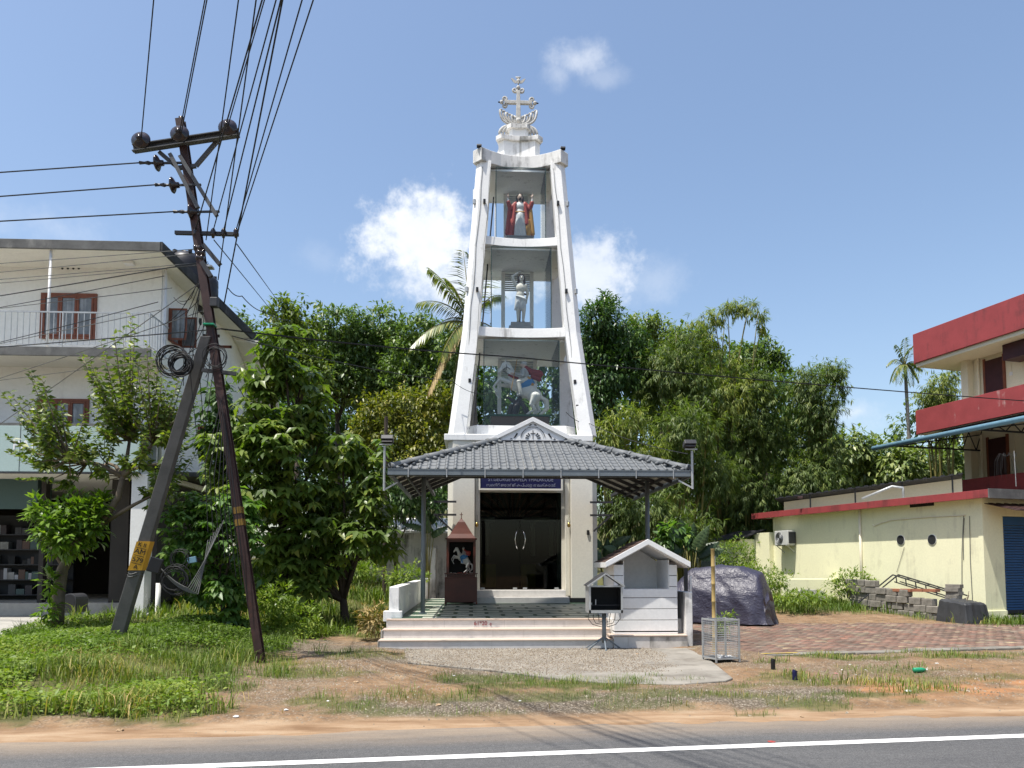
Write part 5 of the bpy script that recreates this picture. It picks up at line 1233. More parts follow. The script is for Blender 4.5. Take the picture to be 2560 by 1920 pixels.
tx('balcony_slab', 'cream', .003, 1.5, -22, -.003, 4.15, 4.28); tx('lower_band', 'red', -.12, .0, -22, 0, 4.15, 5.15)
tx('pillar', 'cream', 1.15, 1.5, -1.65, -1.30, 0, 10.55)
dA, dB = sorted((onwall(2464, 900, 1.5, TI).y, onwall(2508, 900, 1.5, TI).y))
for z0 in (8.6, 5.2):
    MB().tube([(1.40, -1.95, z0), (1.40, -1.95, z0+2.0)], .06, 8).build('drain_pipe', M['cream'], tb)
    d = tx('door', 'maroon', 1.44, 1.498, dA, dB, z0-.1, z0+1.75); tx('door_frame', 'brown', 1.43, 1.499, dA-.1, dA-.003, z0-.1, z0+1.85, parent=d); tx('door_frame', 'brown', 1.43, 1.499, dB+.003, dB+.1, z0-.1, z0+1.85, parent=d)
    MB().tube([(1.485, dA-.35, z0+1.0), (1.485, dA-.35, z0+2.1)], .012, 5).build('conduit', M['cream'], tb)
    tx('switch_box', 'white_clean', 1.47, 1.499, dA-.42, dA-.28, z0+.85, z0+1.0)
    MB().tube([(1.485, dA-1.1, z0+.2), (1.485, dA-1.1, z0+2.1)], .05, 8).build('drain_pipe', M['cream'], tb)
tx('roof_opening', 'maroon', .6, 1.49, dA-5, dA-.75, 9.9, 10.54)
# blue edged sheet awning below the first floor band
g0 = onwall(2189, 1119, -3.2, TI); g1 = onwall(2560, 1038, -3.2, TI)
mb = MB(); ya_, yb_ = g0.y, g0.y-26
for i in range(90):
    y0 = ya_-(i)*.29; q = .03*(i % 2)
    mb.prism([(-3.2, y0, g0.z), (-3.2, y0-.29, g0.z), (.6, y0-.29, 7.35), (.6, y0, 7.35)], [(-3.2, y0, g0.z+.02+q), (-3.2, y0-.29, g0.z+.02+q), (.6, y0-.29, 7.37+q), (.6, y0, 7.37+q)])
aw = root('sheet_awning', TA, R(13.2), 'long corrugated sheet awning with faded blue gutter under the red balcony band', 'awning')
mb.build('roof_sheet', M['black_sheet'], aw)
MB().tube([(-3.25, ya_+.1, g0.z-.03), (-3.25, yb_, g0.z-.03)], .10, 10).build('gutter', M['gutter_blue'], aw, smooth=True)
for k in range(5):
    y = ya_-1.0-k*4.0; zz0 = g0.z-.08; t_ = MB(); t_.bar((-3.1, y, zz0), (1.4, y, zz0), .06, .06); t_.bar((-3.1, y, zz0), (1.4, y, 7.2), .05, .05)
    for i in range(6): x = -2.6+i*.75; t_.bar((x, y, zz0), (x+.37, y, zz0+.9*(x+3.5)/4.6), .03, .03); t_.bar((x+.37, y, zz0+.9*(x+3.5)/4.6), (x+.75, y, zz0), .03, .03)
    t_.build('truss', M['dk_steel'], aw)
for k in range(4): MB().tube([(1.2, ya_-3.6-k*5, 3.6), (1.2, ya_-3.6-k*5, 7.1)], .05, 8).build('post', M['cream'], aw)
# black sheet roof over the terrace
p0, p1 = at(1945, 1250, 31.0), at(2405, 1190, 27.5)
tr = root('terrace_shed', (p0.x, p0.y, 3.6), math.atan2(p1.y-p0.y, p1.x-p0.x), 'low terrace shed with sloping black corrugated roof on top of the yellow building', 'shed')
ln = math.hypot(p1.x-p0.x, p1.y-p0.y); za, zb = p0.z-3.6, p1.z-3.6
mb = MB(); nseg = 46
for i in range(nseg):
    t0, t1 = i/nseg, (i+1)/nseg; q = .035*(i % 2)
    mb.prism([(ln*t0, -.7, za+(zb-za)*t0), (ln*t1, -.7, za+(zb-za)*t1), (ln*t1, 2.6, za+(zb-za)*t1-.25), (ln*t0, 2.6, za+(zb-za)*t0-.25)],
             [(ln*t0, -.7, za+(zb-za)*t0+.02+q), (ln*t1, -.7, za+(zb-za)*t1+.02+q), (ln*t1, 2.6, za+(zb-za)*t1-.23+q), (ln*t0, 2.6, za+(zb-za)*t0-.23+q)])
mb.build('roof_sheet', M['black_sheet'], tr)
MB().prism([(.2, .2, -.05), (ln, .2, -.05), (ln, .3, -.05), (.2, .3, -.05)], [(.2, .2, za-.08), (ln, .2, zb-.08), (ln, .3, zb-.08), (.2, .3, za-.08)]).build('wall', M['cream'], tr)
for k in range(4): MB().tube([(ln*(.2+.25*k), -.5, -.05), (ln*(.2+.25*k), -.5, za+(zb-za)*(.2+.25*k)-.02)], .03, 6).build('post', M['dk_steel'], tr)
a = at(2155, 1247, 27.5); b_ = at(2230, 1216, 27.2); c = at(2258, 1225, 27.0); d = at(2258, 1250, 27.0)
thing(MB().tube([a, b_, c+Vector((0, 0, .08)), c, d], .045, 8).build('grey_pipe', M['lt_steel'], smooth=True), 'bent grey pipe rising over the red roof edge of the yellow building', 'pipe')
# tangle of loose wires
g = random.Random(3); q = at(2515, 1160, 24.5)
wt = root('wire_tangle', q, 0, 'tangle of loose grey wires on a stand above the shutter entrance', 'wires')
for i in range(16):
    a = g.uniform(0, 6.28); r_ = g.uniform(.15, .42)
    MB().tube([(0, 0, .25), (r_*.6*math.cos(a), r_*.6*math.sin(a), .36), (r_*math.cos(a), r_*math.sin(a), .1), (r_*1.1*math.cos(a), r_*1.1*math.sin(a), -.35*g.random()-.15)], .004, 4).build('wire', M['wire'], wt)
MB().tube([(.3, 0, .45), (.32, 0, -.75)], .012, 5).build('stand', M['lt_steel'], wt)

# ------------------------------------------------------------------ block pile, low wall, truss
def wallframe(px, py, z=0.0): return gd(px, py, z)
g = random.Random(12)
p0, p1 = gd(2196, 1497, .22), gd(2352, 1545, .0)
p0 = Vector((12.30, 24.3, .12)); p1 = Vector((13.30, 20.35, .0)); dv_ = (p1-p0); ln = dv_.length; dv_.normalize(); rz = math.atan2(dv_.y, dv_.x)
bl = MB(); bl.obox((0, 0, 0), (.40, .20, .20)); bmesh_ = bl.mesh('concrete_block', M['block'])
bm2 = MB().obox((0, 0, 0), (.40, .20, .20)).mesh('concrete_block', M['laterite'])
tops = []
n_ = 0
for row in range(5):
    cnt_ = [9, 9, 8, 6, 3][row]
    for i in range(cnt_):
        x = .15+i*.425+(row % 2)*.2+g.uniform(-.03, .03)
        if row >= 3: x = .15+i*.43
        c = p0+dv_*x; c = Vector((c.x, c.y, p0.z+(p1.z-p0.z)*x/ln+.10+row*.205))
        o = link('concrete_block', bmesh_, None, c+Vector((g.uniform(-.03, .03), g.uniform(-.03, .03), g.uniform(-.006, .006))), (g.uniform(-.02, .02), g.uniform(-.02, .02), rz+g.uniform(-.10, .10)))
        rown = ('bottom', 'second', 'third', 'fourth', 'topmost')[row]; col_ = ('farthest left', 'second from the left', 'third from the left', 'fourth from the left', 'fifth from the left', 'sixth from the left', 'seventh from the left', 'eighth from the left', 'farthest right')[i]
        thing(o, f'weathered grey block in the {rown} row of the pile, {col_}', 'block', 'blocks piled by the yellow wall')
        md = o.modifiers.new('b', 'BEVEL'); md.width = .014; md.segments = 1
for i in range(4):
    c = p0+dv_*(2.0+i*.42); o = link('laterite_block', bm2, None, Vector((c.x, c.y, .84+.01*i)), (0, 0, rz+g.uniform(-.1, .1))); o.scale = (1, 1, .4)
    thing(o, ('thin red laterite piece on the block pile, nearest the truss top', 'thin red laterite piece on the block pile, second along', 'thin red laterite piece on the block pile, third along', 'thin red laterite piece on the block pile, nearest the dark sheet')[i], 'block', 'red pieces on the block pile')
c = p1+dv_*.15
def sheet_stack():
    mb = MB(); n_ = 22
    for i in range(n_+1):
        for j in range(n_+1):
            u, v = -1+2*i/n_, -1+2*j/n_; e = max(abs(u), abs(v)); top = .66*min(1, (1-e**22)*1.05)+.0; q = 1+.10*(1-top/.66)
            w = noise.noise(Vector((u*3, v*3, 1)))*.03+(1-abs(noise.noise(Vector((u*4+v*2, v*4, 5)))))**4*.015
            mb.V.append((u*.46*q+w, v*.40*q+w*.5, max(0, top-.10*(u+1)*.5+w)))
    for i in range(n_):
        for j in range(n_): a = i*(n_+1)+j; mb.F.append((a, a+n_+1, a+n_+2, a+1)); mb.M.append(0)
    return mb
ds = thing(sheet_stack().build('sheet_covered_stack', M['dark_sheet'], loc=(c.x+.1, c.y+.1, 0), rot=(0, 0, rz)), 'dark grey sheet covered stack at the right end of the block pile', 'stack')
for k in range(4):
    o = link('concrete_block', bmesh_, None, (p1.x+.25+.04*(k % 2), p1.y+.5, .70+.10*k), (0, 0, rz+.1*k)); o.scale = (1, 1, .5)
    thing(o, ('lowest thin block on the dark covered stack', 'second thin block on the dark covered stack', 'third thin block on the dark covered stack', 'topmost thin block on the dark covered stack')[k], 'block', 'thin blocks on the covered stack')
tr_ = root('steel_truss', (0, 0, 0), 0, 'rusty steel roof truss lying over the block pile', 'truss')
pk = at(2232, 1437, 23.3); a_ = at(2145, 1508, 23.4); r_ = at(2405, 1490, 20.9)
w = Vector((.35, .3, 0))
for off in (Vector((0, 0, 0)), w):
    MB().bar(pk+off, a_+off, .035, .035).build('rafter', M['dk_steel'], tr_)
    MB().bar(pk+off, r_+off, .035, .035).build('rafter', M['dk_steel'], tr_); MB().bar(pk+off+Vector((.05, 0, -.22)), r_+off+Vector((0, 0, -.20)), .03, .03).build('chord', M['dk_steel'], tr_)
for t in (.05, .2, .35, .5, .65, .8, .95):
    q = pk.lerp(r_, t); MB().bar(q, q+w, .025, .025).build('cross_bar', M['dk_steel'], tr_); MB().bar(q, q+Vector((.02, 0, -.21)), .025, .025).build('web', M['dk_steel'], tr_)
# low yellow garden walls and a pale slab in the weeds
for (x0, x1, yt, ybm, Y, lab) in ((1905, 1954, 1445, 1480, 27.5, 'low pale yellow garden wall just behind the covered car'), (1955, 2115, 1447, 1490, 26.6, 'low yellow garden wall with creepers left of the block pile')):
    a = at(x0, yt, Y); b = at(x1, yt, Y-.3)
    thing(MB().box(0, b.x-a.x, 0, .18, -1.4, 0).build('garden_wall', M['yellow'], loc=(a.x, Y, a.z), rot=(0, 0, -.05), bevel=.02), lab, 'wall')
a = at(1998, 1472, 25.3); b = at(2064, 1505, 25.3)
thing(MB().ext([(0, 0), (b.x-a.x, .0), (b.x-a.x+.02, .33), (b.x-a.x-.12, .42), (.10, .45), (0, .36)], 0, .10).build('stone_slab', M['conc'], loc=(a.x, 25.3, b.z), rot=(-.2, 0, 0), bevel=.02), 'pale concrete slab leaning among weeds before the low yellow wall', 'slab')
c = gd(2450, 1545)
jr = root('water_jar', (c.x, c.y, .0), 0, 'small white jar with dark lid at the corner of the yellow building', 'jar')
MB().lathe([(.10, 0), (.15, .06), (.17, .16), (.15, .25), (.07, .31), (.06, .34)], (0, 0, 0), 16).build('body', M['white_dirty'], jr, smooth=True)
MB().lathe([(.05, .342), (.065, .36), (.06, .40), (.02, .42)], (0, 0, 0), 12).build('lid', M['bark'], jr, smooth=True)
# short stumps of pipe and small litter on the verge
for px, py, h, lab in ((1933, 1680, .16, 'short black pipe stub standing upright in the verge gravel'), (1987, 1705, .13, 'short dark blue pipe stub standing in the grass of the verge')):
    c = gd(px, py); z = float(H(c.x, c.y)); thing(MB().tube([(0, 0, -.05), (0, 0, h*.8), (.01, 0, h)], [.032, .034, .036], 10).build('pipe_stub', M['black'] if px < 1950 else M['navy'], loc=(c.x, c.y, z)), lab, 'pipe')
c = gd(2300, 1685); z = float(H(c.x, c.y)); bt = root('green_bottle', (c.x, c.y, z+.04), R(10), 'crushed green plastic bottle lying on the verge at right', 'bottle')
MB().tube([(-.11, 0, 0), (-.10, 0, 0), (.04, 0, 0), (.09, 0, 0), (.10, 0, 0)], [.02, .036, .036, .018, .012], 10).build('body', M['green_pl'], bt, smooth=True); MB().tube([(.102, 0, 0), (.125, 0, 0)], .014, 8).build('cap', M['paper'], bt)
LIT = [(2270, 1742, .07, 'paper', 'crumpled white carton with grey stripes on the verge at right'), (2125, 1667, .03, 'paper', 'white paper scrap in the dry grass left of the green bottle'), (2105, 1678, .025, 'paper', 'tiny white scrap below the dry grass clump at right'),
       (2163, 1679, .025, 'paper', 'tiny white scrap right of the dry grass clump'), (2090, 1690, .04, 'pink_pl', 'pink wrapper on the orange earth at right'), (2140, 1694, .022, 'paper', 'tiny white scrap on the orange earth at right'),
       (2343, 1666, .045, 'paper', 'pale paper ball in the grass above the green bottle'), (890, 1712, .06, 'card', 'bent brown palm sheath on the gravel left of the steps'), (590, 1803, .05, 'paper', 'white wrapper at the grass edge below the pole'),
       (715, 1788, .04, 'paper', 'white crumpled bag at the foot of the grass bank'), (300, 1830, .06, 'card', 'brown dry leaf scrap on the sandy edge at left'), (968, 1858, .05, 'paper', 'white scrap on the edge of the asphalt'),
       (1095, 1772, .05, 'card', 'dark dry leaf on the sandy edge below the gravel'), (1593, 1640, .05, 'card', 'brown stone beside the candle stand'), (1135, 1690, .035, 'paper', 'white cup scrap on the gravel before the apron'),
       (1375, 1637, .03, 'paper', 'white scrap on the gravel before the steps'), (1000, 1590, .04, 'paper', 'white plastic scrap left of the lowest step'), (2005, 1795, .04, 'card', 'brown pebble at the sandy road edge right of centre'), (1300, 1755, .03, 'paper', 'white scrap in the grass before the apron'), (820, 1765, .03, 'paper', 'white scrap beside the weeds left of centre')]
for i, (px, py, r_, m_, lab) in enumerate(LIT):
    c = gd(px, py); z = float(H(c.x, c.y)); 
    if px in (1593, 1375): z = max(z, .028)
    crumple('litter_scrap', (c.x, c.y, z), r_*.65, M[m_], lab, 50+i, .35)
c = gd(1930, 1856); w_ = crumple('red_wrapper', (c.x, c.y, .004), .035, SM['red'], 'red and white wrapper on the asphalt by the white line', 91, .15)
# ------------------------------------------------------------------ left house
HY = 20.5; HX = -8.39
hs = root('white_house', (HX, HY, 0), 0, 'three storey white house with balcony and dark concrete roof edge at left', 'house')
def hx(name, m_, *b, parent=None, **k): o = MB().box(*b).build(name, M[m_], parent or hs, **k); 
def hp(mb, name, m_, parent=None, **k):
    o = mb.build(name, M[m_] if isinstance(m_, str) else m_, parent or hs, **k)
    if parent is None: o.location = -hs.location
    return o
HB = 29.6; RZ0, RZ1 = 9.56, 9.78
hp(MB().box(-26, HX, HY, HB, 4.25, 9.56), 'upper_wall', 'house')
hp(MB().box(HX-.28, HX+.012, HY-.02, HY-.0, 4.9, 9.44), 'corner_pilaster', 'house')
# soffit slopes down towards the eaves: roof slab with blackened edge
hp(MB().prism([(-26, 19.3, RZ0), (-7.95, 19.3, RZ0), (-7.75, HB+.3, RZ0-.05), (-26, HB+.3, RZ0-.05)], [(-26, 19.3, RZ1-.02), (-7.95, 19.3, RZ1-.02), (-7.75, HB+.3, RZ1-.05), (-26, HB+.3, RZ1-.05)]), 'roof_slab', 'soffit')
hp(MB().box(-26, -7.92, 19.24, 19.298, RZ0-.01, RZ1+.01), 'roof_edge', 'old_conc', bevel=.01)
hp(MB().prism([(-7.945, 19.24, RZ0-.01), (-7.885, 19.24, RZ0-.01), (-7.68, HB+.3, RZ0-.06), (-7.745, HB+.3, RZ0-.06)], [(-7.945, 19.24, RZ1+.01), (-7.885, 19.24, RZ1+.01), (-7.68, HB+.3, RZ1+.06), (-7.745, HB+.3, RZ1+.06)]), 'roof_edge', 'old_dark')
# curved sun hood at the back of the side wall
pts0 = []; mb = MB()
for i in range(9):
    t = i/8; y0 = 26.6+t*3.0; zc = RZ1-.2-1.7*t**1.5; mb_ = None
    pts0.append((y0, zc))
for (y0, z0), (y1, z1) in zip(pts0[:-1], pts0[1:]):
    mb.prism([(HX+.01, y0, z0-.12), (-7.5, y0, z0-.12-.15), (-7.5, y1, z1-.12-.15), (HX+.01, y1, z1-.12)], [(HX+.01, y0, z0), (-7.5, y0, z0-.15), (-7.5, y1, z1-.15), (HX+.01, y1, z1)])
hp(mb, 'side_hood', 'soffit')
# balcony
hp(MB().box(-26, -8.10, 19.25, HY-.002, 6.83, 7.02), 'balcony_slab', 'soffit'); hp(MB().box(-26, -8.07, 19.2, 19.248, 6.80, 7.03), 'balcony_edge', 'old_conc', bevel=.01)
rail = hp(MB().box(-26, -8.16, 19.30, 19.325, 7.93, 7.965).box(-26, -8.16, 19.30, 19.325, 7.09, 7.115).box(-8.185, -8.16, 19.326, HY, 7.93, 7.965).box(-8.185, -8.16, 19.326, HY, 7.09, 7.115), 'balcony_rail', 'lt_steel')
bm_ = MB().box(-.008, .008, -.008, .008, 7.116, 7.929).mesh('rail_bar', M['lt_steel'])
for i in range(62): link('rail_bar', bm_, rail, (-8.30-i*.148, 19.312, 0))
for i in range(6): link('rail_bar', bm_, rail, (-8.172, 19.5+i*.17, 0))
for x in (-8.17, -10.3, -12.4, -14.6): MB().box(x-.015, x+.015, 19.296, 19.33, 7.02, 7.965).build('rail_post', M['lt_steel'], rail)
c = at(124, 700, 19.35); hp(MB().tube([(c.x, 19.36, 7.03), (c.x, 19.36, RZ0)], .035, 8), 'balcony_pipe', 'white_clean', smooth=True)
c = at(413, 700, HY-.06); hp(MB().tube([(c.x, HY-.06, 4.3), (c.x, HY-.06, RZ0-.05)], .05, 10), 'down_pipe', 'white_clean', smooth=True)
for i in range(4): c = at(156+i*13.7, 671, HY); hp(MB().tube([(c.x, HY-.006, c.z-.0), (c.x, HY+.01, c.z)], .032, 12), 'vent_hole', 'dark')
c = at(324, 642, 20.0); hp(MB().box(c.x-.12, c.x+.12, 19.9, 20.1, RZ0-.09, RZ0-.002), 'ceiling_lamp', 'white_clean', bevel=.01)
def window(x0, x1, z0, z1, y, npan, par=None):
    w = hp(MB().box(x0, x1, y-.05, y+.02, z0, z0+.07).box(x0, x1, y-.05, y+.02, z1-.07, z1).box(x0, x0+.07, y-.05, y+.02, z0+.071, z1-.071).box(x1-.07, x1, y-.05, y+.02, z0+.071, z1-.071), 'window', 'brown')
    pw = (x1-x0-.14)/npan
    for i in range(npan):
        a = x0+.07+i*pw
        MB().box(a+.004, a+.055, y-.062, y-.02, z0+.075, z1-.075).box(a+pw-.055, a+pw-.004, y-.062, y-.02, z0+.075, z1-.075).box(a+.056, a+pw-.056, y-.062, y-.02, z0+.075, z0+.125).box(a+.056, a+pw-.056, y-.062, y-.02, z1-.125, z1-.075).build('casement', M['brown'], w)
        MB().box(a+.056, a+pw-.056, y-.035, y-.03, z0+.126, z1-.126).build('pane', M['pane'], w)
        mb = MB()
        for k in range(1, 5): mb.box(a+.056, a+pw-.056, y-.029, y-.022, z0+.126+(z1-z0-.25)*k/5-.006, z0+.126+(z1-z0-.25)*k/5+.006)
        mb.build('grille', M['dk_steel'], w)
a = at(105, 733, HY); b = at(240, 849, HY); window(a.x, b.x, b.z, a.z, HY, 3)
a = at(95, 997, HY); b = at(222, 1062, HY); window(a.x, b.x, b.z-.55, a.z, HY, 3)
# side wall openings
def onside(px, py): r_ = ray(px, py); t = HX/r_.x; return Vector((HX, r_.y*t, EYE+r_.z*t))
def swin(name, pa, pb, open_=False, npan=1):
    a = onside(*pa); b = onside(*pb); y0, y1 = sorted((a.y, b.y)); z1 = max(a.z, b.z); z0 = min(a.z, b.z)
    w = hp(MB().box(HX-.01, HX+.05, y0, y1, z0, z0+.07).box(HX-.01, HX+.05, y0, y1, z1-.07, z1).box(HX-.01, HX+.05, y0, y0+.07, z0+.071, z1-.071).box(HX-.01, HX+.05, y1-.07, y1, z0+.071, z1-.071), 'window', 'brown')
    MB().box(HX+.003, HX+.012, y0+.071, y1-.071, z0+.071, z1-.071).build('pane', M['pane'] if open_ else M['dark'], w)
    if open_:
        for yy_ in (y0, y1):
            MB().box(HX+.055, HX+.50, yy_-.02, yy_+.02, z0+.01, z0+.06).box(HX+.055, HX+.50, yy_-.02, yy_+.02, z1-.06, z1-.01).box(HX+.055, HX+.10, yy_-.02, yy_+.02, z0+.061, z1-.061).box(HX+.45, HX+.50, yy_-.02, yy_+.02, z0+.061, z1-.061).build('open_shutter', M['brown'], w)
            MB().box(HX+.101, HX+.449, yy_-.005, yy_+.005, z0+.061, z1-.061).build('shutter_glass', M['pane'], w)
    return w
swin('w', (422, 770), (446, 870), True); swin('w', (508, 838), (540, 868), True)
swin('w', (408, 1022), (442, 1100)); swin('w', (494, 1060), (523, 1104))
c = onside(500, 804); hp(MB().tube([(HX-.004, c.y, c.z), (HX+.02, c.y, c.z)], .11, 16), 'vent_hole', 'dark')
# street floor: sign fascia, columns, dark shop
hp(MB().box(-26, -8.14, 18.98, HY+.3, 4.99, 5.06), 'canopy_slab', 'old_conc')
sgx = hp(MB().box(-26, -8.16, 18.95, 19.02, 3.86, 4.985), 'sign_fascia', 'sign_green', bevel=.006)
hp(MB().box(-26, -8.14, 18.93, 19.04, 3.82, 3.858), 'fascia_trim', 'dk_steel')
for x in (-9.0, -10.0, -11.0, -12.0): hp(MB().box(x-.006, x+.006, 18.944, 18.949, 3.87, 4.98), 'panel_joint', 'dk_steel')
hp(MB().box(-26, -8.18, 19.021, HY+6, 3.84, 3.98), 'soffit', 'soffit')
c = at(230, 1118, 18.95)
text('PANAM', .33, M['ink_white'], sgx, (at(97, 1114, 18.94).x, 18.944, at(97, 1114, 18.94).z), sx=1.12)
c0, c1 = at(327, 1400, 19.2), at(367, 1400, 19.2)
hp(MB().box(c0.x, c1.x, 19.1, 19.5, .3, 3.84), 'column', 'white_clean', bevel=.01)
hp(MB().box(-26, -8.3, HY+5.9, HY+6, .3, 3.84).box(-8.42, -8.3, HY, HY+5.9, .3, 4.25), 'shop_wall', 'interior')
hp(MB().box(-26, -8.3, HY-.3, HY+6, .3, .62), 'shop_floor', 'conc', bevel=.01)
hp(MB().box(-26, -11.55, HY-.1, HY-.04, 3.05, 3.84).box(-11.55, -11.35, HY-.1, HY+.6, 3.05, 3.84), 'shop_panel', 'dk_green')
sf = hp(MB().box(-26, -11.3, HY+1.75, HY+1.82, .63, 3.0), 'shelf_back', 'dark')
g = random.Random(2)
for r_ in range(5): MB().box(-16, -11.3, HY+1.45, HY+1.748, .75+r_*.42, .775+r_*.42).build('shelf', M['dk_steel'], sf)
for r_ in range(5):
    x = -15.2
    while x < -11.45:
        w = g.uniform(.08, .25); h = g.uniform(.12, .32)
        if g.random() < .8: MB().box(x, x+w*.92, HY+1.48, HY+1.68, .776+r_*.42, .776+r_*.42+h).build('goods', g.choice([M['dark'], M['pane'], SM['dragon'], SM['brown'], SM['grey'], M['dk_green'], M['dk_steel']]), sf)
        x += w
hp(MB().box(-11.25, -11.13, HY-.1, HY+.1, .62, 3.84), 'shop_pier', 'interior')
hp(MB().box(-9.45, -9.0, HY-.1, HY+.3, .62, 3.84), 'shop_pier', 'interior')
# lower side canopy (dark slab) and water pipe
hp(MB().box(HX+.005, -7.55, 21.5, 27.5, 4.05, 4.18), 'side_sunshade', 'old_conc', bevel=.01)
c = gd(398, 1500, .45); hp(MB().tube([(-7.7, 19.2, 1.15), (-7.7, 19.2, .45), (-7.78, 19.2, .38), (-8.2, 19.2, .36)], .06, 9), 'waste_pipe', 'white_dirty', smooth=True)
# water tanks
def tank(px, pyt, Y, r_, h, lab):
    c = at(px, pyt, Y); t = root('water_tank', (c.x, Y, c.z-h), 0, lab, 'water tank')
    MB().lathe([(r_*.98, 0), (r_, .03), (r_*.97, h*.2), (r_, h*.23), (r_, h*.4), (r_*.97, h*.43), (r_, h*.46), (r_, h*.65), (r_*.97, h*.68), (r_, h*.71), (r_*.98, h*.86), (r_*.7, h*.95), (r_*.35, h*.97)], (0, 0, 0), 28).build('body', M['tank'], t, smooth=True)
    MB().lathe([(r_*.34, h*.971), (r_*.36, h*.975), (r_*.34, h*1.0), (.05, h*1.01)], (0, 0, 0), 20).build('lid', M['tank'], t, smooth=True)
    for a in range(5): MB().obox((r_*.72*math.cos(a*1.26+.3), r_*.72*math.sin(a*1.26+.3), h*.955), (.10, .10, .10), (0, 0, a*1.26+.3)).build('lug', M['tank'], t)
tank(466, 632, 23.4, .53, 1.9, 'large black ribbed water tank on the roof of the white house'); tank(516, 688, 27.2, .42, 1.5, 'smaller black water tank behind the large one on the house roof')

# letter box on the forecourt edge
c = gd(214, 1545, .3); lb = root('letter_box', (c.x+.25, c.y-1.0, .2), R(-8), 'black round-topped letter box on a short post by the forecourt edge', 'letter box')
pr_ = [(-.16, .30), (.16, .30)]+[(.16*math.cos(R(a)), .62+.12*math.sin(R(a))) for a in range(0, 181, 20)]
MB().ext(pr_, -.22, .22).build('body', M['dk_steel'], lb, bevel=.008); MB().ext([(x*.85, .30+(z-.30)*.9+.02) for x, z in pr_], -.226, -.221).build('mouth', M['black'], lb); MB().box(-.025, .025, -.02, .02, 0, .30).build('post', M['lt_steel'], lb)

# ------------------------------------------------------------------ poles
pb_ = gd(657, 1645, .12); pole = root('utility_pole', (pb_.x, pb_.y, .0), 0, 'leaning rusty steel utility pole with crossarms and insulators', 'utility pole')
PY = pb_.y
tp = at(451, 300, PY-.15)
base = Vector((pb_.x, PY, -.1)); ax = (tp-base)
def PP(t): return base+ax*t
def pole_at(py):       # parameter where the pole crosses picture row py
    lo, hi = 0., 1.
    for _ in range(40):
        m_ = (lo+hi)/2; q = PP(m_); dz = q.z-EYE; fw = q.x*math.sin(YAW)+q.y*math.cos(YAW); d = fw*math.cos(PITCH)+dz*math.sin(PITCH); u = -fw*math.sin(PITCH)+dz*math.cos(PITCH)
        y = 960+SHIFT-FPX*u/d
        if y > py: lo = m_
        else: hi = m_
    return lo
# rolled I-section shaft, built of two flanges and a web
dirp = ax.normalized(); sidep = Vector((1, 0, 0)); sidep = (sidep-dirp*sidep.dot(dirp)).normalized(); fwd = dirp.cross(sidep)
def shaft(t0, t1, m_, name, e=0):
    mb = MB()
    for s in (-1, 1):
        a, b = PP(t0)+fwd*s*.062, PP(t1)+fwd*s*.062; mb.bar(a, b, .125+e, .016+e, up=tuple(fwd))
    mb.bar(PP(t0), PP(t1), .016+e, .11, up=tuple(fwd)); mb.bar(PP(t0)+sidep*.02, PP(t1)+sidep*.02, .03, .108, up=tuple(fwd))
    o = mb.build(name, M[m_], pole); o.location = -pole.location; return o
shaft(0, 1.0, 'rust', 'shaft')
for a, b in ((1268, 1284), (1298, 1314)):
    shaft(pole_at(b), pole_at(a), 'mustard', 'yellow_band', .008)
def wp(mb, name, m_, **k): o = mb.build(name, M[m_], pole, **k); o.location = -pole.location; return o
# top crossarm (steel channel) with three large disc insulators
ca0, ca1 = at(335, 375, PY-.2), at(598, 335, PY-.2)
wp(MB().bar(ca0, ca1, .05, .11).bar(ca0+Vector((0, -.05, .05)), ca1+Vector((0, -.05, .05)), .07, .015).bar(ca0+Vector((0, -.05, -.05)), ca1+Vector((0, -.05, -.05)), .07, .015), 'crossarm', 'pole_steel')
for (x, y) in ((352, 350), (449, 334), (569, 318)):
    c = at(x, y, PY-.42)
    mb = MB()
    for k, (rr_, o_) in enumerate(((.13, 0), (.15, .025), (.12, .05), (.05, .09), (.03, .20))): pass
    def disc(c, n_, r0=.15): 
        n_ = Vector(n_).normalized()
        return MB().tube([c-n_*.06, c-n_*.03, c-n_*.02, c, c+n_*.02, c+n_*.05, c+n_*.10], [.03, .07, r0*.9, r0, r0*.85, .05, .045], 20)
    wp(disc(c, (.05, -1, .12)), 'disc_insulator', 'porcelain', smooth=True)
    wp(MB().tube([c, c+Vector((0, .25, .0))], .02, 6), 'clamp', 'dk_steel')
for (a, b) in (((398, 380), (445, 420)), ((550, 345), (490, 415)), ((445, 420), (490, 415))): wp(MB().bar(at(*a, PY-.16), at(*b, PY-.13), .05, .06), 'brace', 'pole_steel')
for (a, b) in (((425, 385), (495, 520)), ((450, 390), (542, 540))): wp(MB().bar(at(*a, PY-.22), at(*b, PY-.22), .06, .06), 'side_bracket', 'pole_steel')
c = at(453, 305, PY-.15); wp(MB().lathe([(.05, -.18), (.05, -.10), (.03, -.08), (.055, -.05), (.03, -.02), (.055, .01), (.035, .04), (.045, .08), (.0, .09)], c, 12), 'pin_insulator', 'porcelain', smooth=True)
TENS = []
for (x, y) in ((393, 408), (432, 463), (478, 530)):
    c = at(x, y, PY-.2); wp(disc(c, (1, 0, .05), .13), 'disc_insulator', 'porcelain', smooth=True)
    e = c+Vector((-.28, 0, 0)); wp(MB().tube([c, c+Vector((-.10, 0, 0)), c+Vector((-.14, 0, 0)), c+Vector((-.2, 0, 0)), e], [.02, .02, .035, .02, .03], 8), 'tension_clamp', 'dk_steel'); TENS.append(e)
    wp(MB().bar(c, c+Vector((.45, 0, .02)), .03, .03), 'strain_rod', 'dk_steel')
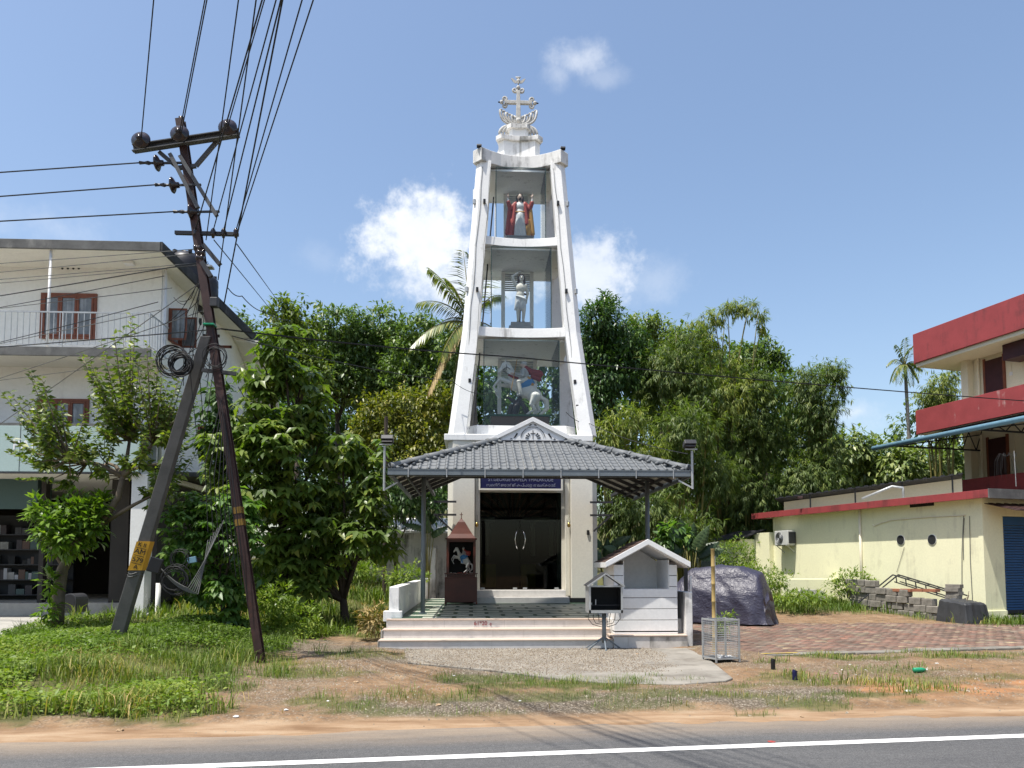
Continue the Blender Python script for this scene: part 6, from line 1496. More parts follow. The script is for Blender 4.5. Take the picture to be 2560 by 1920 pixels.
# lower crossarm with reels
b0, b1 = at(438, 582, PY-.12), at(596, 586, PY-.12); wp(MB().bar(b0, b1, .06, .055), 'crossarm', 'dk_steel')
REEL = []
for x in (488, 533, 559, 590):
    c = at(x, 580, PY-.16); wp(MB().lathe([(.02, -.10), (.03, -.06), (.045, -.05), (.03, -.02), (.045, .01), (.03, .04), (.02, .06)], c, 10), 'reel_insulator', 'porcelain', smooth=True); REEL.append(c+Vector((0, 0, .03)))
for i, (x, y) in enumerate(((495, 620), (503, 632), (500, 645))):
    c = at(x, y, PY-.15); wp(MB().tube([c+Vector((-.06, 0, 0)), c+Vector((-.03, 0, 0)), c, c+Vector((.03, 0, 0)), c+Vector((.06, 0, 0))], [.05, .055, .035, .055, .05], 10), 'reel_insulator', 'porcelain', smooth=True); REEL.append(c)
for (a, b) in (((508, 612), (550, 662)), ((505, 655), (528, 692))): wp(MB().bar(at(*a, PY-.17), at(*b, PY-.17), .07, .07), 'side_bracket', 'dk_steel')
c = at(553, 815, PY-.12); wp(MB().obox(PP(pole_at(815))+Vector((0, -.05, 0)), (.17, .16, .025)), 'clamp_plate', 'green_pl'); wp(MB().obox(PP(pole_at(758))+Vector((.12, -.03, 0)), (.12, .12, .15)), 'junction_box', 'dk_steel', bevel=.01)
wp(MB().obox(at(520, 668, PY-.1), (.16, .15, .03)), 'clamp_plate', 'lt_steel')
# concrete strut pole
sb = gd(272, 1625, .18); se = PP(pole_at(845))+Vector((-.08, -.05, 0))
st_ = root('concrete_strut', (sb.x, sb.y, 0), 0, 'slanting grey concrete strut pole propping the utility pole, with a yellow number plate', 'strut pole')
s0 = Vector((sb.x, sb.y, -.1)); sdv = se-s0
o = MB().prism([s0+Vector((x, y, 0)) for x, y in ((-.115, -.08), (.115, -.08), (.115, .08), (-.115, .08))], [se+Vector((x, y, 0)) for x, y in ((-.08, -.065), (.08, -.065), (.08, .065), (-.08, .065))]).build('shaft', M['pole_conc'], st_, bevel=.012); o.location = -st_.location
t0 = .275; pc = s0+sdv*.262; pth = math.atan2(sdv.x, sdv.z)
def sface(t, w): c = s0+sdv*t; return c
hw = .165; ha = .075
pl = MB(); a0, a1 = .300, .388
for ta, tb_ in ((a0, a1),):
    cA, cB = s0+sdv*ta, s0+sdv*tb_; wA = .12-.04*ta+.005; wB = .12-.04*tb_+.005; dA = .09-.025*ta+.005; dB = .09-.025*tb_+.005
    pl.prism([cA+Vector((x*wA, y*dA, 0)) for x, y in ((-1, -1), (1, -1), (1, 1), (-1, 1))], [cB+Vector((x*wB, y*dB, 0)) for x, y in ((-1, -1), (1, -1), (1, 1), (-1, 1))])
po = pl.build('number_plate', M['plate'], st_); po.location = -st_.location
tilt = math.atan2(sdv.x, sdv.z)
for s_, t, sz in (('K II', .377, .095), ('AM', .356, .125), ('579', .331, .12), ('A', .310, .10)):
    c = s0+sdv*t+Vector((0, -.09+.025*t-.012, 0)); text(s_, sz, M['ink'], po, c, (math.pi/2, tilt*.9, 0), name='plate_lettering', extrude=.002)
for t in (.367, .344, .320):
    c = s0+sdv*t+Vector((0, -.09+.025*t-.012, 0)); d = Vector((.08, 0, -.02)); MB().bar(c-d, c+d, .003, .008).build('plate_rule', M['ink'], po)
def onstrut(mb, name, m_): o = mb.build(name, M[m_], st_); o.location = -st_.location
for t in (.292, .284):
    c = s0+sdv*t; onstrut(MB().tube([c+Vector((.12*math.cos(a*math.pi/8)*1.0, .10*math.sin(a*math.pi/8), .02*math.sin(a))) for a in range(17)], .008, 5), 'wire_tie', 'wire_grey')
onstrut(MB().bar(at(505, 925, PY-.1), at(590, 935, PY-.1), .05, .06), 'tie_bar', 'dk_steel')
# ------------------------------------------------------------------ wires
def wire(pts, r_, lab, group, m_='wire', sag=0, n_=14, name='overhead_wire'):
    P_ = []
    for a, b in zip(pts[:-1], pts[1:]):
        a = Vector(a); b = Vector(b)
        for i in range(n_): t = i/n_; q = a.lerp(b, t); q.z -= sag*4*t*(1-t); P_.append(q)
    P_.append(Vector(pts[-1]))
    o = MB().tube(P_, r_, 5, cap=False).build(name, M[m_])
    return thing(o, lab, 'wire', group)
def over(p, px, Yx, r_=.009, far=-22, sag=.25, lab='', w2=0):   # leaves the frame at the top at picture column px and crosses the road
    e = at(px, 0, Yx); d = e-Vector(p); k = (far-p.y)/d.y; f_ = Vector(p)+d*k; f_.z = max(p.z, e.z)+.2
    return wire([p, e, f_], r_, lab, 'wires crossing over the road')
G1 = 'wires crossing over the road'
tops_ = [at(366, 318, PY-.45), at(460, 300, PY-.4), at(580, 300, PY-.45)]
over(at(353, 345, PY-.5), 384, 9.6, lab='leftmost wire rising from the left disc insulator over the road')
over(at(449, 330, PY-.5), 512, 9.7, lab='wire rising from the middle disc insulator over the road, farther left of its pair')
over(at(453, 333, PY-.5), 517, 9.5, lab='wire rising from the middle disc insulator over the road, farther right of its pair')
over(at(570, 314, PY-.5), 661, 9.6, lab='wire rising from the right disc insulator over the road')
over(at(515, 600, PY-.2), 596, 9.0, lab='wire rising from behind the right crossarm brace to the top edge')
over(REEL[0], 655, 8.3, lab='low wire rising steeply from the left reel of the small crossarm', r_=.010)
over(REEL[1], 690, 8.4, lab='low wire rising from the second reel of the small crossarm')
over(REEL[2], 702, 8.2, lab='low wire rising from the third reel of the small crossarm', r_=.010)
over(REEL[3], 755, 8.3, lab='low wire rising from the outermost reel, left of the last pair')
over(REEL[3]+Vector((.03, 0, 0)), 783, 8.3, lab='rightmost wire rising from the outermost reel of the small crossarm')
over(at(560, 760, PY-.1), 706, 8.0, lab='thick service cable rising from the junction box to the top edge', r_=.011)
over(at(545, 700, PY-.1), 640, 8.0, lab='thin cable rising close beside the pole shaft to the top edge', r_=.009)
for e, ye, lab in zip(TENS, (431, 491, 553), ('uppermost wire running left from the pole', 'middle wire running left from the pole', 'lowest of the three taut wires running left from the pole')):
    q = at(0, ye, PY-.2); d = (q-e); wire([e, e+d*5], .011, lab, 'taut wires running left')
SV = [((497, 622), 653, 'upper light wire crossing the house front under the eave'), ((505, 632), 675, 'second light wire crossing the house front under the eave'), ((520, 655), 693, 'third light wire crossing the house front'), ((520, 660), 702, 'fourth thin wire crossing the house front'),
      ((505, 655), 734, 'thick black cable crossing the house front above the window'), ((410, 690), 763, 'loose cable arching across the balcony window'), ((430, 720), 765, 'thin loose wire beside the arching cable'), ((395, 755), 850, 'cable dipping across the balcony rail'), ((400, 775), 853, 'thin wire dipping across the balcony rail'),
      ((553, 822), 862, 'long black cable crossing the balcony to the pole clamp'), ((530, 770), 940, 'wire dropping across the house towards the lower left'), ((540, 880), 945, 'thin wire across the lower balcony slab'), ((510, 700), 1055, 'slanting wire to the first floor window')]
for i, ((px, py), ye, lab) in enumerate(SV):
    a = at(px, py, PY-.12); q = at(0, ye, PY+2.5); d = q-a
    wire([a, a+d*3], .010 if i in (4, 9) else .007, lab, 'wires to the left across the house', 'wire' if i in (4, 5, 7, 9) else 'wire_grey', sag=.05)
a = at(553, 822, PY-.12); b = at(1280, 892, 15.5); c = at(2560, 1002, 19.5)
wire([a, b, c, c+(c-b)*2], .014, 'long black cable sagging across the tower to the right edge', None, sag=.04)
a = at(592, 610, PY-.15)
for (px, py, Y, lab) in ((700, 760, 30, 'guy wire slanting down right from the small crossarm to the trees'), (690, 790, 30, 'lower guy wire slanting down right towards the trees')): wire([a if py < 780 else at(535, 600, PY-.1), at(px, py, Y)], .010, lab, 'wires slanting down to the right')
wire([at(570, 720, PY-.1), at(605, 740, PY), at(660, 780, PY+2), at(720, 800, 24)], .008, 'thin cable curling right from the pole into the trees', 'wires slanting down to the right', 'wire', .05)
a = at(1146, 960, 21.8); wire([at(580, 840, PY), at(1130, 952, 21.5), at(1210, 985, 21.6)], .008, 'thin wire reaching the left leg of the tower', None, 'wire', .1)
wire([at(1415, 1030, 21.6), at(1470, 1057, 21.75), at(1720, 1135, 15.3)], .009, 'thin wire from the tower to the right floodlight', None, 'wire', .1)
# loops and tangles on the pole
def coil(px, py, Y, r_, n_, lab, seed, m_='wire', wr=.008):
    g = random.Random(seed); c = at(px, py, Y); P_ = []
    for i in range(n_*20+1):
        a = i/20*2*math.pi; q = r_*(1+.10*math.sin(a*.37+seed)+.05*math.sin(a*.91)+g.uniform(-.012, .012)); P_.append(c+Vector((q*math.cos(a)+.02*math.sin(a*.2), .05*math.sin(a*.31), q*math.sin(a)+.03*math.sin(a*.13))))
    thing(MB().tube(P_, wr, 5).build('cable_coil', M[m_], smooth=True), lab, 'cable coil', 'cable coils hung on the poles')
coil(432, 903, PY-.3, .22, 9, 'larger black cable coil hanging left of the strut', 1); coil(452, 912, PY-.4, .155, 12, 'smaller dense black cable coil overlapping the larger one', 2)
coil(538, 895, PY-.25, .17, 5, 'loose grey wire coil between strut and pole', 3, 'wire', .006); coil(450, 1400, PY-.6, .13, 5, 'grey wire coil above the black one near the plate', 4, 'wire', .006); coil(437, 1450, PY-.6, .19, 7, 'black cable coil low down beside the concrete strut', 5)
g = random.Random(8)
for i in range(16):
    y0 = g.uniform(640, 800); y1 = y0+g.uniform(60, 420); x0 = 500+(y0-620)*.14; a = at(x0+g.uniform(-6, 16), y0, PY-.15); b = at(400+g.uniform(0, 130), y1, PY-.2+g.uniform(-.1, .6))
    m_ = (a+b)/2+Vector((g.uniform(-.25, .25), 0, -g.uniform(.0, .4)))
    wire([a, m_, b], .006, f'drooping service wire in the tangle beside the pole, {("first","second","third","fourth","fifth","sixth","seventh","eighth","ninth","tenth","eleventh","twelfth","thirteenth","fourteenth","fifteenth","sixteenth")[i]} strand', 'drooping strands beside the pole', sag=.03, n_=8)
for i in range(8):
    a = PP(pole_at(1000+i*12))+Vector((.03, -.1, 0)); b = at(520+i*14, 1330+i*22, PY-.25); wire([a, (a+b)/2+Vector((-.12+.02*i, -.1, 0)), b], .007, f'cable hanging down the front of the pole, {("leftmost","second","third","fourth","fifth","sixth","seventh","rightmost")[i]} of the bundle', 'cables hanging down the pole', sag=.0, n_=6)
for i in range(6):
    a = at(385+i*6, 1400+i*8, PY-.6); b = at(560-i*8, 1300+i*10, PY-.3); wire([a, at(470+i*5, 1470+i*3, PY-.7), b], .006, f'pale loose wire looping between strut and bush, {("uppermost","second","third","fourth","fifth","lowest")[i]}', 'pale loops between strut and bush', 'wire_grey', .06, 8)
c = at(388, 1413, PY-.8); thing(MB().obox((0, 0, 0), (.18, .10, .22), (0, .3, .2)).build('meter_box', M['black'], loc=c, bevel=.01), 'small dark box wired to the concrete strut beside the plate', 'box')
c = at(480, 1400, PY-.55); thing(MB().obox((0, 0, 0), (.13, .04, .09), (0, -.2, .0)).build('connector_box', M['gutter_blue'], loc=c, bevel=.006), 'small pale blue connector box on the wires near the bush', 'box')
# ------------------------------------------------------------------ vegetation
ME = lambda px, Y: px*K*Y/FPX          # picture pixels (small view) to metres at depth Y
def rv(g, n): return nrm(g.normal(size=(n, 3)))
def crown_mesh(name, lobes, org, leaf, L, W, mtl, dens, k, style, seed, shell=.45, sparse=0.0):
    g = np.random.default_rng(seed); Ps = []; Ds = []; Us = []; Rs = []
    for (c, r) in lobes:
        c = np.array(c)-np.array(org); r = np.array(r)
        area = 4*math.pi*((r[0]*r[1])**1.6+(r[0]*r[2])**1.6+(r[1]*r[2])**1.6)**(1/1.6)/3**(1/1.6)
        n = max(26 if style == 'bamboo' else 12, int(area*dens))
        d = rv(g, n); rad = shell+(1.08-shell)*g.random(n)**.6
        # clumps: pull points toward random twig centres to leave gaps
        nt_ = max(6, int(n/9)); tw_ = rv(g, nt_); j = g.integers(0, nt_, n); d = nrm(d*.55+tw_[j]*.75)
        p = c+d*r*rad[:, None]*(1+(.26 if style == 'bamboo' else .17)*g.normal(size=(n, 1)))
        o = nrm(d/r)
        cr_ = g.random(n)
        for q in range(k):
            jit = rv(g, n)
            if style == 'broad':
                D = o*.55+jit*.75+np.array([0, 0, -.45]); pp = p+jit*L*.28
            elif style == 'bamboo':
                sd = nrm(np.cross(o, np.array([[0, 0, 1.]]))+1e-6)
                D = o*.45+jit*.45+np.array([0, 0, -.55]); pp = p+o*L*.5*(q/k)+sd*L*(.5*(q/k-.5))+np.array([0, 0, -.5*L])*(q/k)
            elif style == 'whorl':
                az = cr_*6.28+q*6.283/k+.35*g.random(n)
                D = np.stack([np.cos(az), np.sin(az), -.15-.55*g.random(n)], -1)+o*.35; pp = p+jit*L*.06
            elif style == 'palmate':
                D = jit*1.0+o*.3+np.array([0, 0, -.30]); pp = p+jit*L*.12
            else:
                D = o*.7+jit*.7+np.array([0, 0, .1]); pp = p+jit*L*.25
            U = np.array([0, 0, 1.0])+o*.35+rv(g, n)*.35
            Ps.append(pp); Ds.append(D); Us.append(U); Rs.append(np.clip(cr_*.6+g.random(n)*.4, 0, 1))
    P_ = np.concatenate(Ps); n = len(P_)
    sc = .75+.5*g.random(n)
    return leaf_mesh(name, P_, np.concatenate(Ds), np.concatenate(Us), L*sc, W*sc, mtl, .22 if style != 'bamboo' else .12, .14, seed, np.concatenate(Rs))
def tree(name, label, cat, Y, lob, mtl, L, W, dens, k, style, seed, base=None, tr=.14, bark='bark', group=None, shell=.45, trunk=True, culms=0, ydepth=1.0):
    lobes = []
    for i, q in enumerate(lob):
        px, py, rx, ry = q[:4]; dy = q[4] if len(q) > 4 else ((i*37) % 5-2)*.22*ME(rx, Y)
        c = a2(px, py, Y+dy); lobes.append((c, (ME(rx, Y), ME((rx+ry)/2, Y)*ydepth, ME(ry, Y))))
    if base is None:
        bx = sum(c.x for c, _ in lobes)/len(lobes); base = (bx, Y+.3)
    bz = float(H(base[0], base[1]))-.1
    rt = root(name, (base[0], base[1], bz), 0, label, cat, group)
    o = link('crown', crown_mesh('crown', lobes, rt.location, None, L, W, mtl, dens, k, style, seed, shell), rt); stuff(o)
    g = random.Random(seed)
    if trunk:
        mb = MB(); zc = min(c.z-r[2]*.6 for c, r in lobes)-bz; zm = max(.8, zc*.9)
        f = Vector((g.uniform(-.2, .2), g.uniform(-.2, .2), zm)); mb.tube([(0, 0, 0), (f.x*.3+.05, f.y*.4, zm*.4), f], [tr*1.25, tr, tr*.8], 8)
        for c, r in lobes:
            e = Vector(c)-rt.location; m_ = (f+e)/2+Vector((g.uniform(-.2, .2), g.uniform(-.2, .2), g.uniform(0, .4)))
            mb.tube([f*.92, m_, e, e+Vector((g.uniform(-.3, .3), g.uniform(-.3, .3), r[2]*.7))], [tr*.55, tr*.35, tr*.16, tr*.05], 6)
        mb.build('trunk', M[bark], rt, smooth=True)
    if culms:
        mb = MB()
        for i in range(culms):
            c, r = lobes[i % len(lobes)]; e = Vector(c)-rt.location+Vector((g.uniform(-.7, .7)*r[0], g.uniform(-.7, .7)*r[1], g.uniform(-.2, .8)*r[2])); b = Vector((g.uniform(-.6, .6), g.uniform(-.5, .5), 0))
            m_ = b.lerp(e, .55)+Vector((0, 0, abs(e.z)*.18)); mb.tube([b, b.lerp(m_, .5)+Vector((0, 0, .3)), m_, m_.lerp(e, .6)+Vector((0, 0, .12)), e], [.05, .045, .038, .024, .008], 6)
        mb.build('culms', M['culm'], rt, smooth=True)
    return rt
GB = 'background trees behind the chapel'
RUB = dict(mtl=LF['rubber'], L=.27, W=.115, dens=20, k=4, style='palmate', group=GB, tr=.13, bark='bark_dark')
tree('rubber_tree', 'thin rubber tree top peeking over the white house roof', 'tree', 36, [(520, 715, 36, 42), (548, 765, 45, 50), (505, 780, 35, 40)], seed=1, **RUB)
tree('rubber_tree', 'yellowish rubber tree just right of the leaning pole', 'tree', 34, [(612, 690, 42, 46), (650, 690, 45, 48), (625, 755, 60, 55), (660, 800, 60, 50)], seed=2, **{**RUB, 'mtl': LF['small']})
tree('rubber_tree', 'rubber tree with feathery crown left of the cloud base', 'tree', 39, [(735, 700, 48, 40), (705, 740, 48, 50), (762, 755, 56, 55), (700, 810, 60, 55), (760, 830, 60, 50)], seed=3, **RUB)
tree('rubber_tree', 'rubber tree under the white cloud', 'tree', 40, [(822, 700, 52, 44), (790, 750, 45, 50), (850, 755, 55, 55), (830, 815, 60, 50)], seed=4, **RUB)
tree('rubber_tree', 'rubber tree left of the coconut palm', 'tree', 38, [(905, 722, 45, 42), (880, 780, 50, 50), (935, 780, 45, 55), (900, 830, 60, 45)], seed=5, **RUB)
tree('rubber_tree', 'dark rubber tree between palm and tower leg', 'tree', 37, [(970, 770, 40, 60), (990, 840, 45, 60), (950, 850, 45, 50)], seed=6, **RUB)
tree('leafy_tree', 'yellow-green bushy tree behind the left floodlight', 'tree', 28.5, [(820, 885, 45, 38), (880, 872, 55, 38), (945, 870, 45, 45), (850, 940, 65, 50), (930, 940, 60, 60), (900, 1000, 75, 45), (790, 930, 35, 40)], LF['yelgreen'], .19, .085, 34, 4, 'broad', 7, tr=.1, bark='bark_dark', group=GB)
tree('dark_shrub', 'dark shrub below the yellow-green tree beside the canopy corner', 'shrub', 26.5, [(880, 1050, 55, 50), (930, 1070, 45, 60), (830, 1080, 55, 60), (780, 1150, 60, 60)], LF['mango'], .20, .08, 28, 4, 'broad', 8, tr=.06, bark='bark_dark')
BR = dict(mtl=LF['broad'], L=.33, W=.125, dens=12, k=7, style='whorl', shell=.35, bark='bark_dark', tr=.11)
tree('broadleaf_tree', 'tall glossy broad-leaved tree right beside the leaning pole', 'tree', 18.6, [(612, 745, 50, 48), (575, 800, 62, 52), (655, 815, 50, 42), (540, 880, 66, 55), (640, 885, 66, 55), (600, 960, 80, 62), (505, 960, 48, 55), (690, 960, 48, 50), (560, 1050, 85, 62), (475, 1030, 40, 50), (640, 1040, 60, 55)], seed=11, base=(-4.6, 18.8), **BR)
tree('broadleaf_tree', 'low spreading glossy broad-leaved tree next to the canopy', 'tree', 18.9, [(740, 960, 42, 52), (790, 1005, 45, 52), (720, 1050, 70, 55), (808, 1085, 45, 55), (700, 1130, 80, 55), (795, 1155, 58, 45), (640, 1150, 80, 58), (835, 1185, 30, 30), (610, 1215, 70, 45), (690, 1215, 60, 40), (640, 1265, 62, 34), (560, 1270, 45, 34)], seed=12, base=(-3.2, 19.2), **BR)
tree('pepper_bush', 'lush green climber bush spilling below the pole and strut', 'bush', 15.6, [(400, 1125, 40, 36), (385, 1185, 32, 42), (440, 1095, 50, 36), (500, 1085, 45, 36), (420, 1170, 52, 50), (490, 1175, 58, 55), (538, 1140, 36, 52), (450, 1255, 52, 45), (515, 1255, 45, 52), (490, 1330, 40, 36)], LF['bush'], .20, .10, 26, 6, 'whorl', 13, base=(-5.0, 15.7), tr=.05, bark='bark_dark', shell=.4)
tree('wall_creeper', 'dark broad-leaved creeper against the side wall of the house', 'creeper', 19.6, [(470, 870, 30, 36), (482, 935, 36, 42), (490, 1000, 40, 40), (452, 950, 20, 30)], LF['mango'], .26, .13, 24, 4, 'broad', 14, base=(-6.6, 19.9), tr=.04, bark='bark_dark')
# ---- right
tree('mango_tree', 'dark dense mango tree right of the tower', 'tree', 33, [(1300, 690, 46, 42), (1278, 745, 38, 48), (1342, 745, 55, 50), (1310, 805, 55, 48), (1370, 800, 40, 48), (1290, 865, 40, 48), (1305, 650, 22, 26)], LF['mango'], .26, .085, 30, 5, 'broad', 21, bark='bark_dark', group=GB)
tree('leafy_tree', 'pale tree crown behind the mango tree', 'tree', 44, [(1388, 700, 36, 30), (1420, 722, 40, 34), (1462, 745, 40, 34)], LF['teak'], .30, .12, 18, 4, 'palmate', 22, bark='bark_dark', group=GB)
BB = dict(mtl=LF['bamboo'], L=.27, W=.042, dens=34, k=8, style='bamboo', shell=.35, trunk=False, culms=12)
GBB = 'bamboo clumps behind the paved yard'
tree('bamboo_clump', 'tall bamboo clump beside the mango tree', 'bamboo', 33, [(1440, 795, 52, 55), (1482, 755, 48, 48), (1425, 865, 62, 55), (1492, 845, 62, 62)], seed=31, group=GBB, **BB)
tree('bamboo_clump', 'highest bamboo clump with a drooping arched tip', 'bamboo', 34, [(1500, 705, 28, 20), (1530, 690, 28, 20), (1555, 678, 26, 18), (1580, 668, 26, 17), (1602, 661, 24, 16), (1622, 664, 18, 15), (1638, 676, 13, 16), (1647, 698, 8, 18), (1520, 735, 36, 26), (1540, 795, 64, 48), (1565, 860, 72, 55)], seed=32, group=GBB, **{**BB, 'mtl': LF['bamboo_lt'], 'dens': 19})
tree('bamboo_clump', 'broad bamboo clump in the middle of the thicket', 'bamboo', 34.5, [(1640, 835, 55, 48), (1620, 900, 72, 55), (1662, 960, 74, 55), (1590, 965, 62, 55)], seed=33, group=GBB, **BB)
tree('bamboo_clump', 'rightmost bamboo clump with a feathery tip against the sky', 'bamboo', 34, [(1742, 825, 46, 42), (1790, 798, 32, 26), (1815, 820, 14, 30), (1762, 885, 54, 58), (1772, 965, 44, 62), (1740, 1030, 62, 52)], seed=34, group=GBB, **BB)
tree('bamboo_clump', 'light green young bamboo close to the right tower leg', 'bamboo', 28.5, [(1320, 930, 46, 36), (1360, 905, 40, 36), (1298, 985, 36, 40), (1380, 985, 55, 45)], seed=35, group=GBB, **{**BB, 'mtl': LF['bamboo_lt'], 'dens': 20})
tree('bamboo_clump', 'dark bamboo clump above the right canopy slope', 'bamboo', 31, [(1480, 930, 74, 55), (1440, 1010, 74, 55), (1532, 1022, 74, 55)], seed=36, group=GBB, **BB)
tree('bamboo_clump', 'low dark bamboo undergrowth behind the covered car', 'bamboo', 35, [(1622, 1060, 82, 55), (1545, 1110, 82, 55), (1700, 1110, 66, 46), (1625, 1155, 74, 38)], seed=37, group=GBB, **BB)
tree('bamboo_clump', 'low dark bamboo undergrowth right behind the chapel', 'bamboo', 28.5, [(1400, 1100, 72, 55), (1332, 1120, 52, 55), (1470, 1140, 72, 45)], seed=38, group=GBB, **BB)
tree('leafy_tree', 'round-topped tree between the two bamboo tips', 'tree', 38, [(1612, 775, 36, 32), (1665, 755, 30, 34), (1640, 792, 38, 28), (1690, 782, 22, 24)], LF['rubber'], .26, .12, 22, 4, 'palmate', 41, bark='bark_dark', group=GB)
TK = dict(mtl=LF['teak'], L=.42, W=.19, dens=12, k=4, style='broad', bark='bark_dark', group=GB)
tree('broadleaf_tree', 'pale broad-leaved tree left of the areca palm', 'tree', 42, [(1842, 968, 42, 38), (1892, 985, 46, 42), (1832, 1022, 46, 38), (1895, 1040, 55, 30)], seed=42, **TK)
tree('broadleaf_tree', 'pale broad-leaved tree right of the areca palm beside the balconies', 'tree', 41, [(1942, 1005, 46, 42), (1992, 1010, 55, 42), (2048, 1000, 40, 58)], seed=43, **TK)
tree('sparse_tree', 'thinly leaved tree behind the areca palm trunk', 'tree', 47, [(1960, 920, 34, 40), (1985, 880, 24, 28), (1930, 948, 24, 20)], LF['rubber'], .34, .15, 8, 2, 'broad', 44, bark='bark_dark', group=GB, shell=.7)
tree('bamboo_clump', 'bright bamboo clump tucked against the red banded building', 'bamboo', 38, [(2030, 840, 38, 36), (2050, 805, 18, 18), (2012, 875, 34, 34), (2050, 905, 38, 45)], seed=45, group=GBB, **{**BB, 'mtl': LF['bamboo_lt']})
# distant wood that closes the gaps
lob = []; g = random.Random(5)
for px in range(420, 2150, 42):
    sky_y = np.interp(px, [420, 560, 640, 700, 1000, 1240, 1300, 1420, 1540, 1640, 1700, 1780, 1830, 2150], [790, 760, 720, 730, 730, 740, 700, 730, 740, 790, 830, 860, 990, 960])
    for q in range(5):
        py = sky_y+30+q*75+g.uniform(-12, 12)
        if py > 1180: continue
        Y = 52+g.uniform(-4, 6)-q*1.5; c = a2(px+g.uniform(-15, 15), py, Y); r_ = ME(48, Y); lob.append((c, (r_, r_, r_*.85)))
wo = link('distant_wood', crown_mesh('distant_wood', lob, (0, 0, 0), None, .55, .26, LF['mango'], 3.6, 4, 'broad', 77, .3)); stuff(wo); wo['label'] = 'dark distant wood filling the gaps behind the trees'; wo['category'] = 'wood'

# ---- palms
def frond(mb_p, mb_r, c, e, lift, g, n_=34, wl=.55, lw=.035):
    c = Vector(c); e = Vector(e); m_ = (c+e)/2+Vector((0, 0, lift)); L_ = (e-c).length+.01
    pts = [c.lerp(m_, t).lerp(m_.lerp(e, t), t) for t in np.linspace(0, 1, 12)]
    mb_r.tube(pts, list(np.linspace(.035, .006, 12)), 5)
    for i in range(n_):
        t = .12+.88*i/n_; q = c.lerp(m_, t).lerp(m_.lerp(e, t), t); d = (m_-c).lerp(e-m_, t).normalized()
        sd = d.cross(Vector((0, 0, 1))).normalized()
        ll = wl*(math.sin(math.pi*min(1, t*.9+.08))**.6)*L_/2.2+.1
        for s in (-1, 1):
            dd = (d*.55+sd*s*.75+Vector((0, 0, -.35-.25*g.random()))).normalized(); mb_p.append((q, dd, ll*g.uniform(.85, 1.1), lw*L_/2.0))
def palm(name, label, Y, cpx, ends, base, trunk_r, wl, lw, dry=(), lift=.5, bark='palm_bark', n_=34):
    c = a2(*cpx, Y); bz = float(H(base[0], base[1])); rt = root(name, (base[0], base[1], bz), 0, label, 'palm')
    b = Vector((0, 0, -.1)); t_ = c-rt.location; mb = MB(); K_ = 26; pts = []; rr_ = []
    for i in range(K_+1): t = i/K_; pts.append(b.lerp(t_, t)+Vector((.25*math.sin(t*2.2)*(1-t), 0, 0))); rr_.append(trunk_r*(1.25-.35*t)*(1+.06*(i % 2)))
    mb.tube(pts, rr_, 10); mb.build('trunk', M[bark], rt, smooth=True)
    g = random.Random(hash(label) % 1000 if False else len(label))
    for i, en in enumerate(ends):
        e = a2(en[0], en[1], Y+(en[2] if len(en) > 2 else 0))-rt.location; lv = []; mr = MB()
        frond(lv, mr, t_, e, en[3] if len(en) > 3 else lift, g, n_, wl, lw)
        fo = mr.build('frond', M['culm'], rt, smooth=True)
        me = leaf_mesh('leaflets', np.array([a for a, *_ in lv]), np.array([a[1] for a in lv]), np.tile([0, 0, 1.0], (len(lv), 1)), np.array([a[2] for a in lv]), np.array([a[3] for a in lv]), LF['palm_dry'] if i in dry else LF['palm'], .18, .1, i)
        stuff(link('leaflets', me, fo))
    return rt, t_
cp = a2(1012, 700, 27.5)
palm('coconut_palm', 'coconut palm with drooping fronds behind the left tower leg', 27.5, (1016, 700), [(885, 752, -.6, .9), (925, 578, .2, .5), (900, 655, -.3, .75), (1000, 540, .3, .4), (925, 850, -.4, 1.0), (978, 850, .2, 1.0), (960, 600, .5, .6), (1000, 800, -.8, .9), (1090, 640, .8, .8), (1100, 760, .9, .9), (1050, 560, 1.0, .5), (930, 720, .6, .8), (1010, 870, .8, 1.1), (950, 780, -1.0, .9)], (cp.x+.15, 28.0), .15, .62, .05, dry=(4, 12), lift=.7)
ca_ = a2(1955, 782, 45)
palm('areca_palm', 'slender areca palm standing alone against the sky', 45, (1955, 790), [(1925, 825, -.3, .9), (1985, 825, -.3, .9), (1935, 745, .2, .5), (1975, 745, .2, .5), (1955, 730, 0, .3), (1915, 790, .4, .8), (1995, 800, .4, .8), (1940, 830, -.6, .9), (1970, 835, -.6, .9)], (ca_.x, 45), .10, .85, .10, lift=.6, n_=22)

# ---- small roadside tree at left, leaves set along upright shoots
tb0 = Vector((a2(122, 1365, 15.3).x, 15.3, 0)); tb0.z = float(H(tb0.x, tb0.y))-.05
rt = root('roadside_tree', tb0, 0, 'small open-branched roadside tree before the white house at left', 'tree')
def T_(px, py, dy=0): return a2(px, py, 15.3+dy)-tb0
main = [T_(122, 1365), T_(126, 1290), T_(135, 1230), T_(165, 1175), T_(215, 1135), T_(255, 1075), T_(265, 1030)]
mb = MB(); mb.tube(main, [.13, .115, .10, .085, .075, .06, .05], 10)
mb.tube([T_(140, 1225), T_(110, 1180, .2), T_(95, 1120, .3)], [.06, .045, .03], 7)
hubs = [T_(265, 1030), T_(300, 1010, -.2), T_(230, 1000, .2), T_(190, 1000, .4), T_(150, 990, -.2), T_(330, 960, .1), T_(280, 950, .3)]
for h in hubs: mb.tube([main[-1], (main[-1]+h)/2+Vector((0, .05, .08)), h], [.05, .04, .03], 6)
mb.tube([main[4], T_(290, 1090), T_(350, 1060, .2)], [.05, .035, .02], 6); hubs.append(T_(350, 1060, .2))
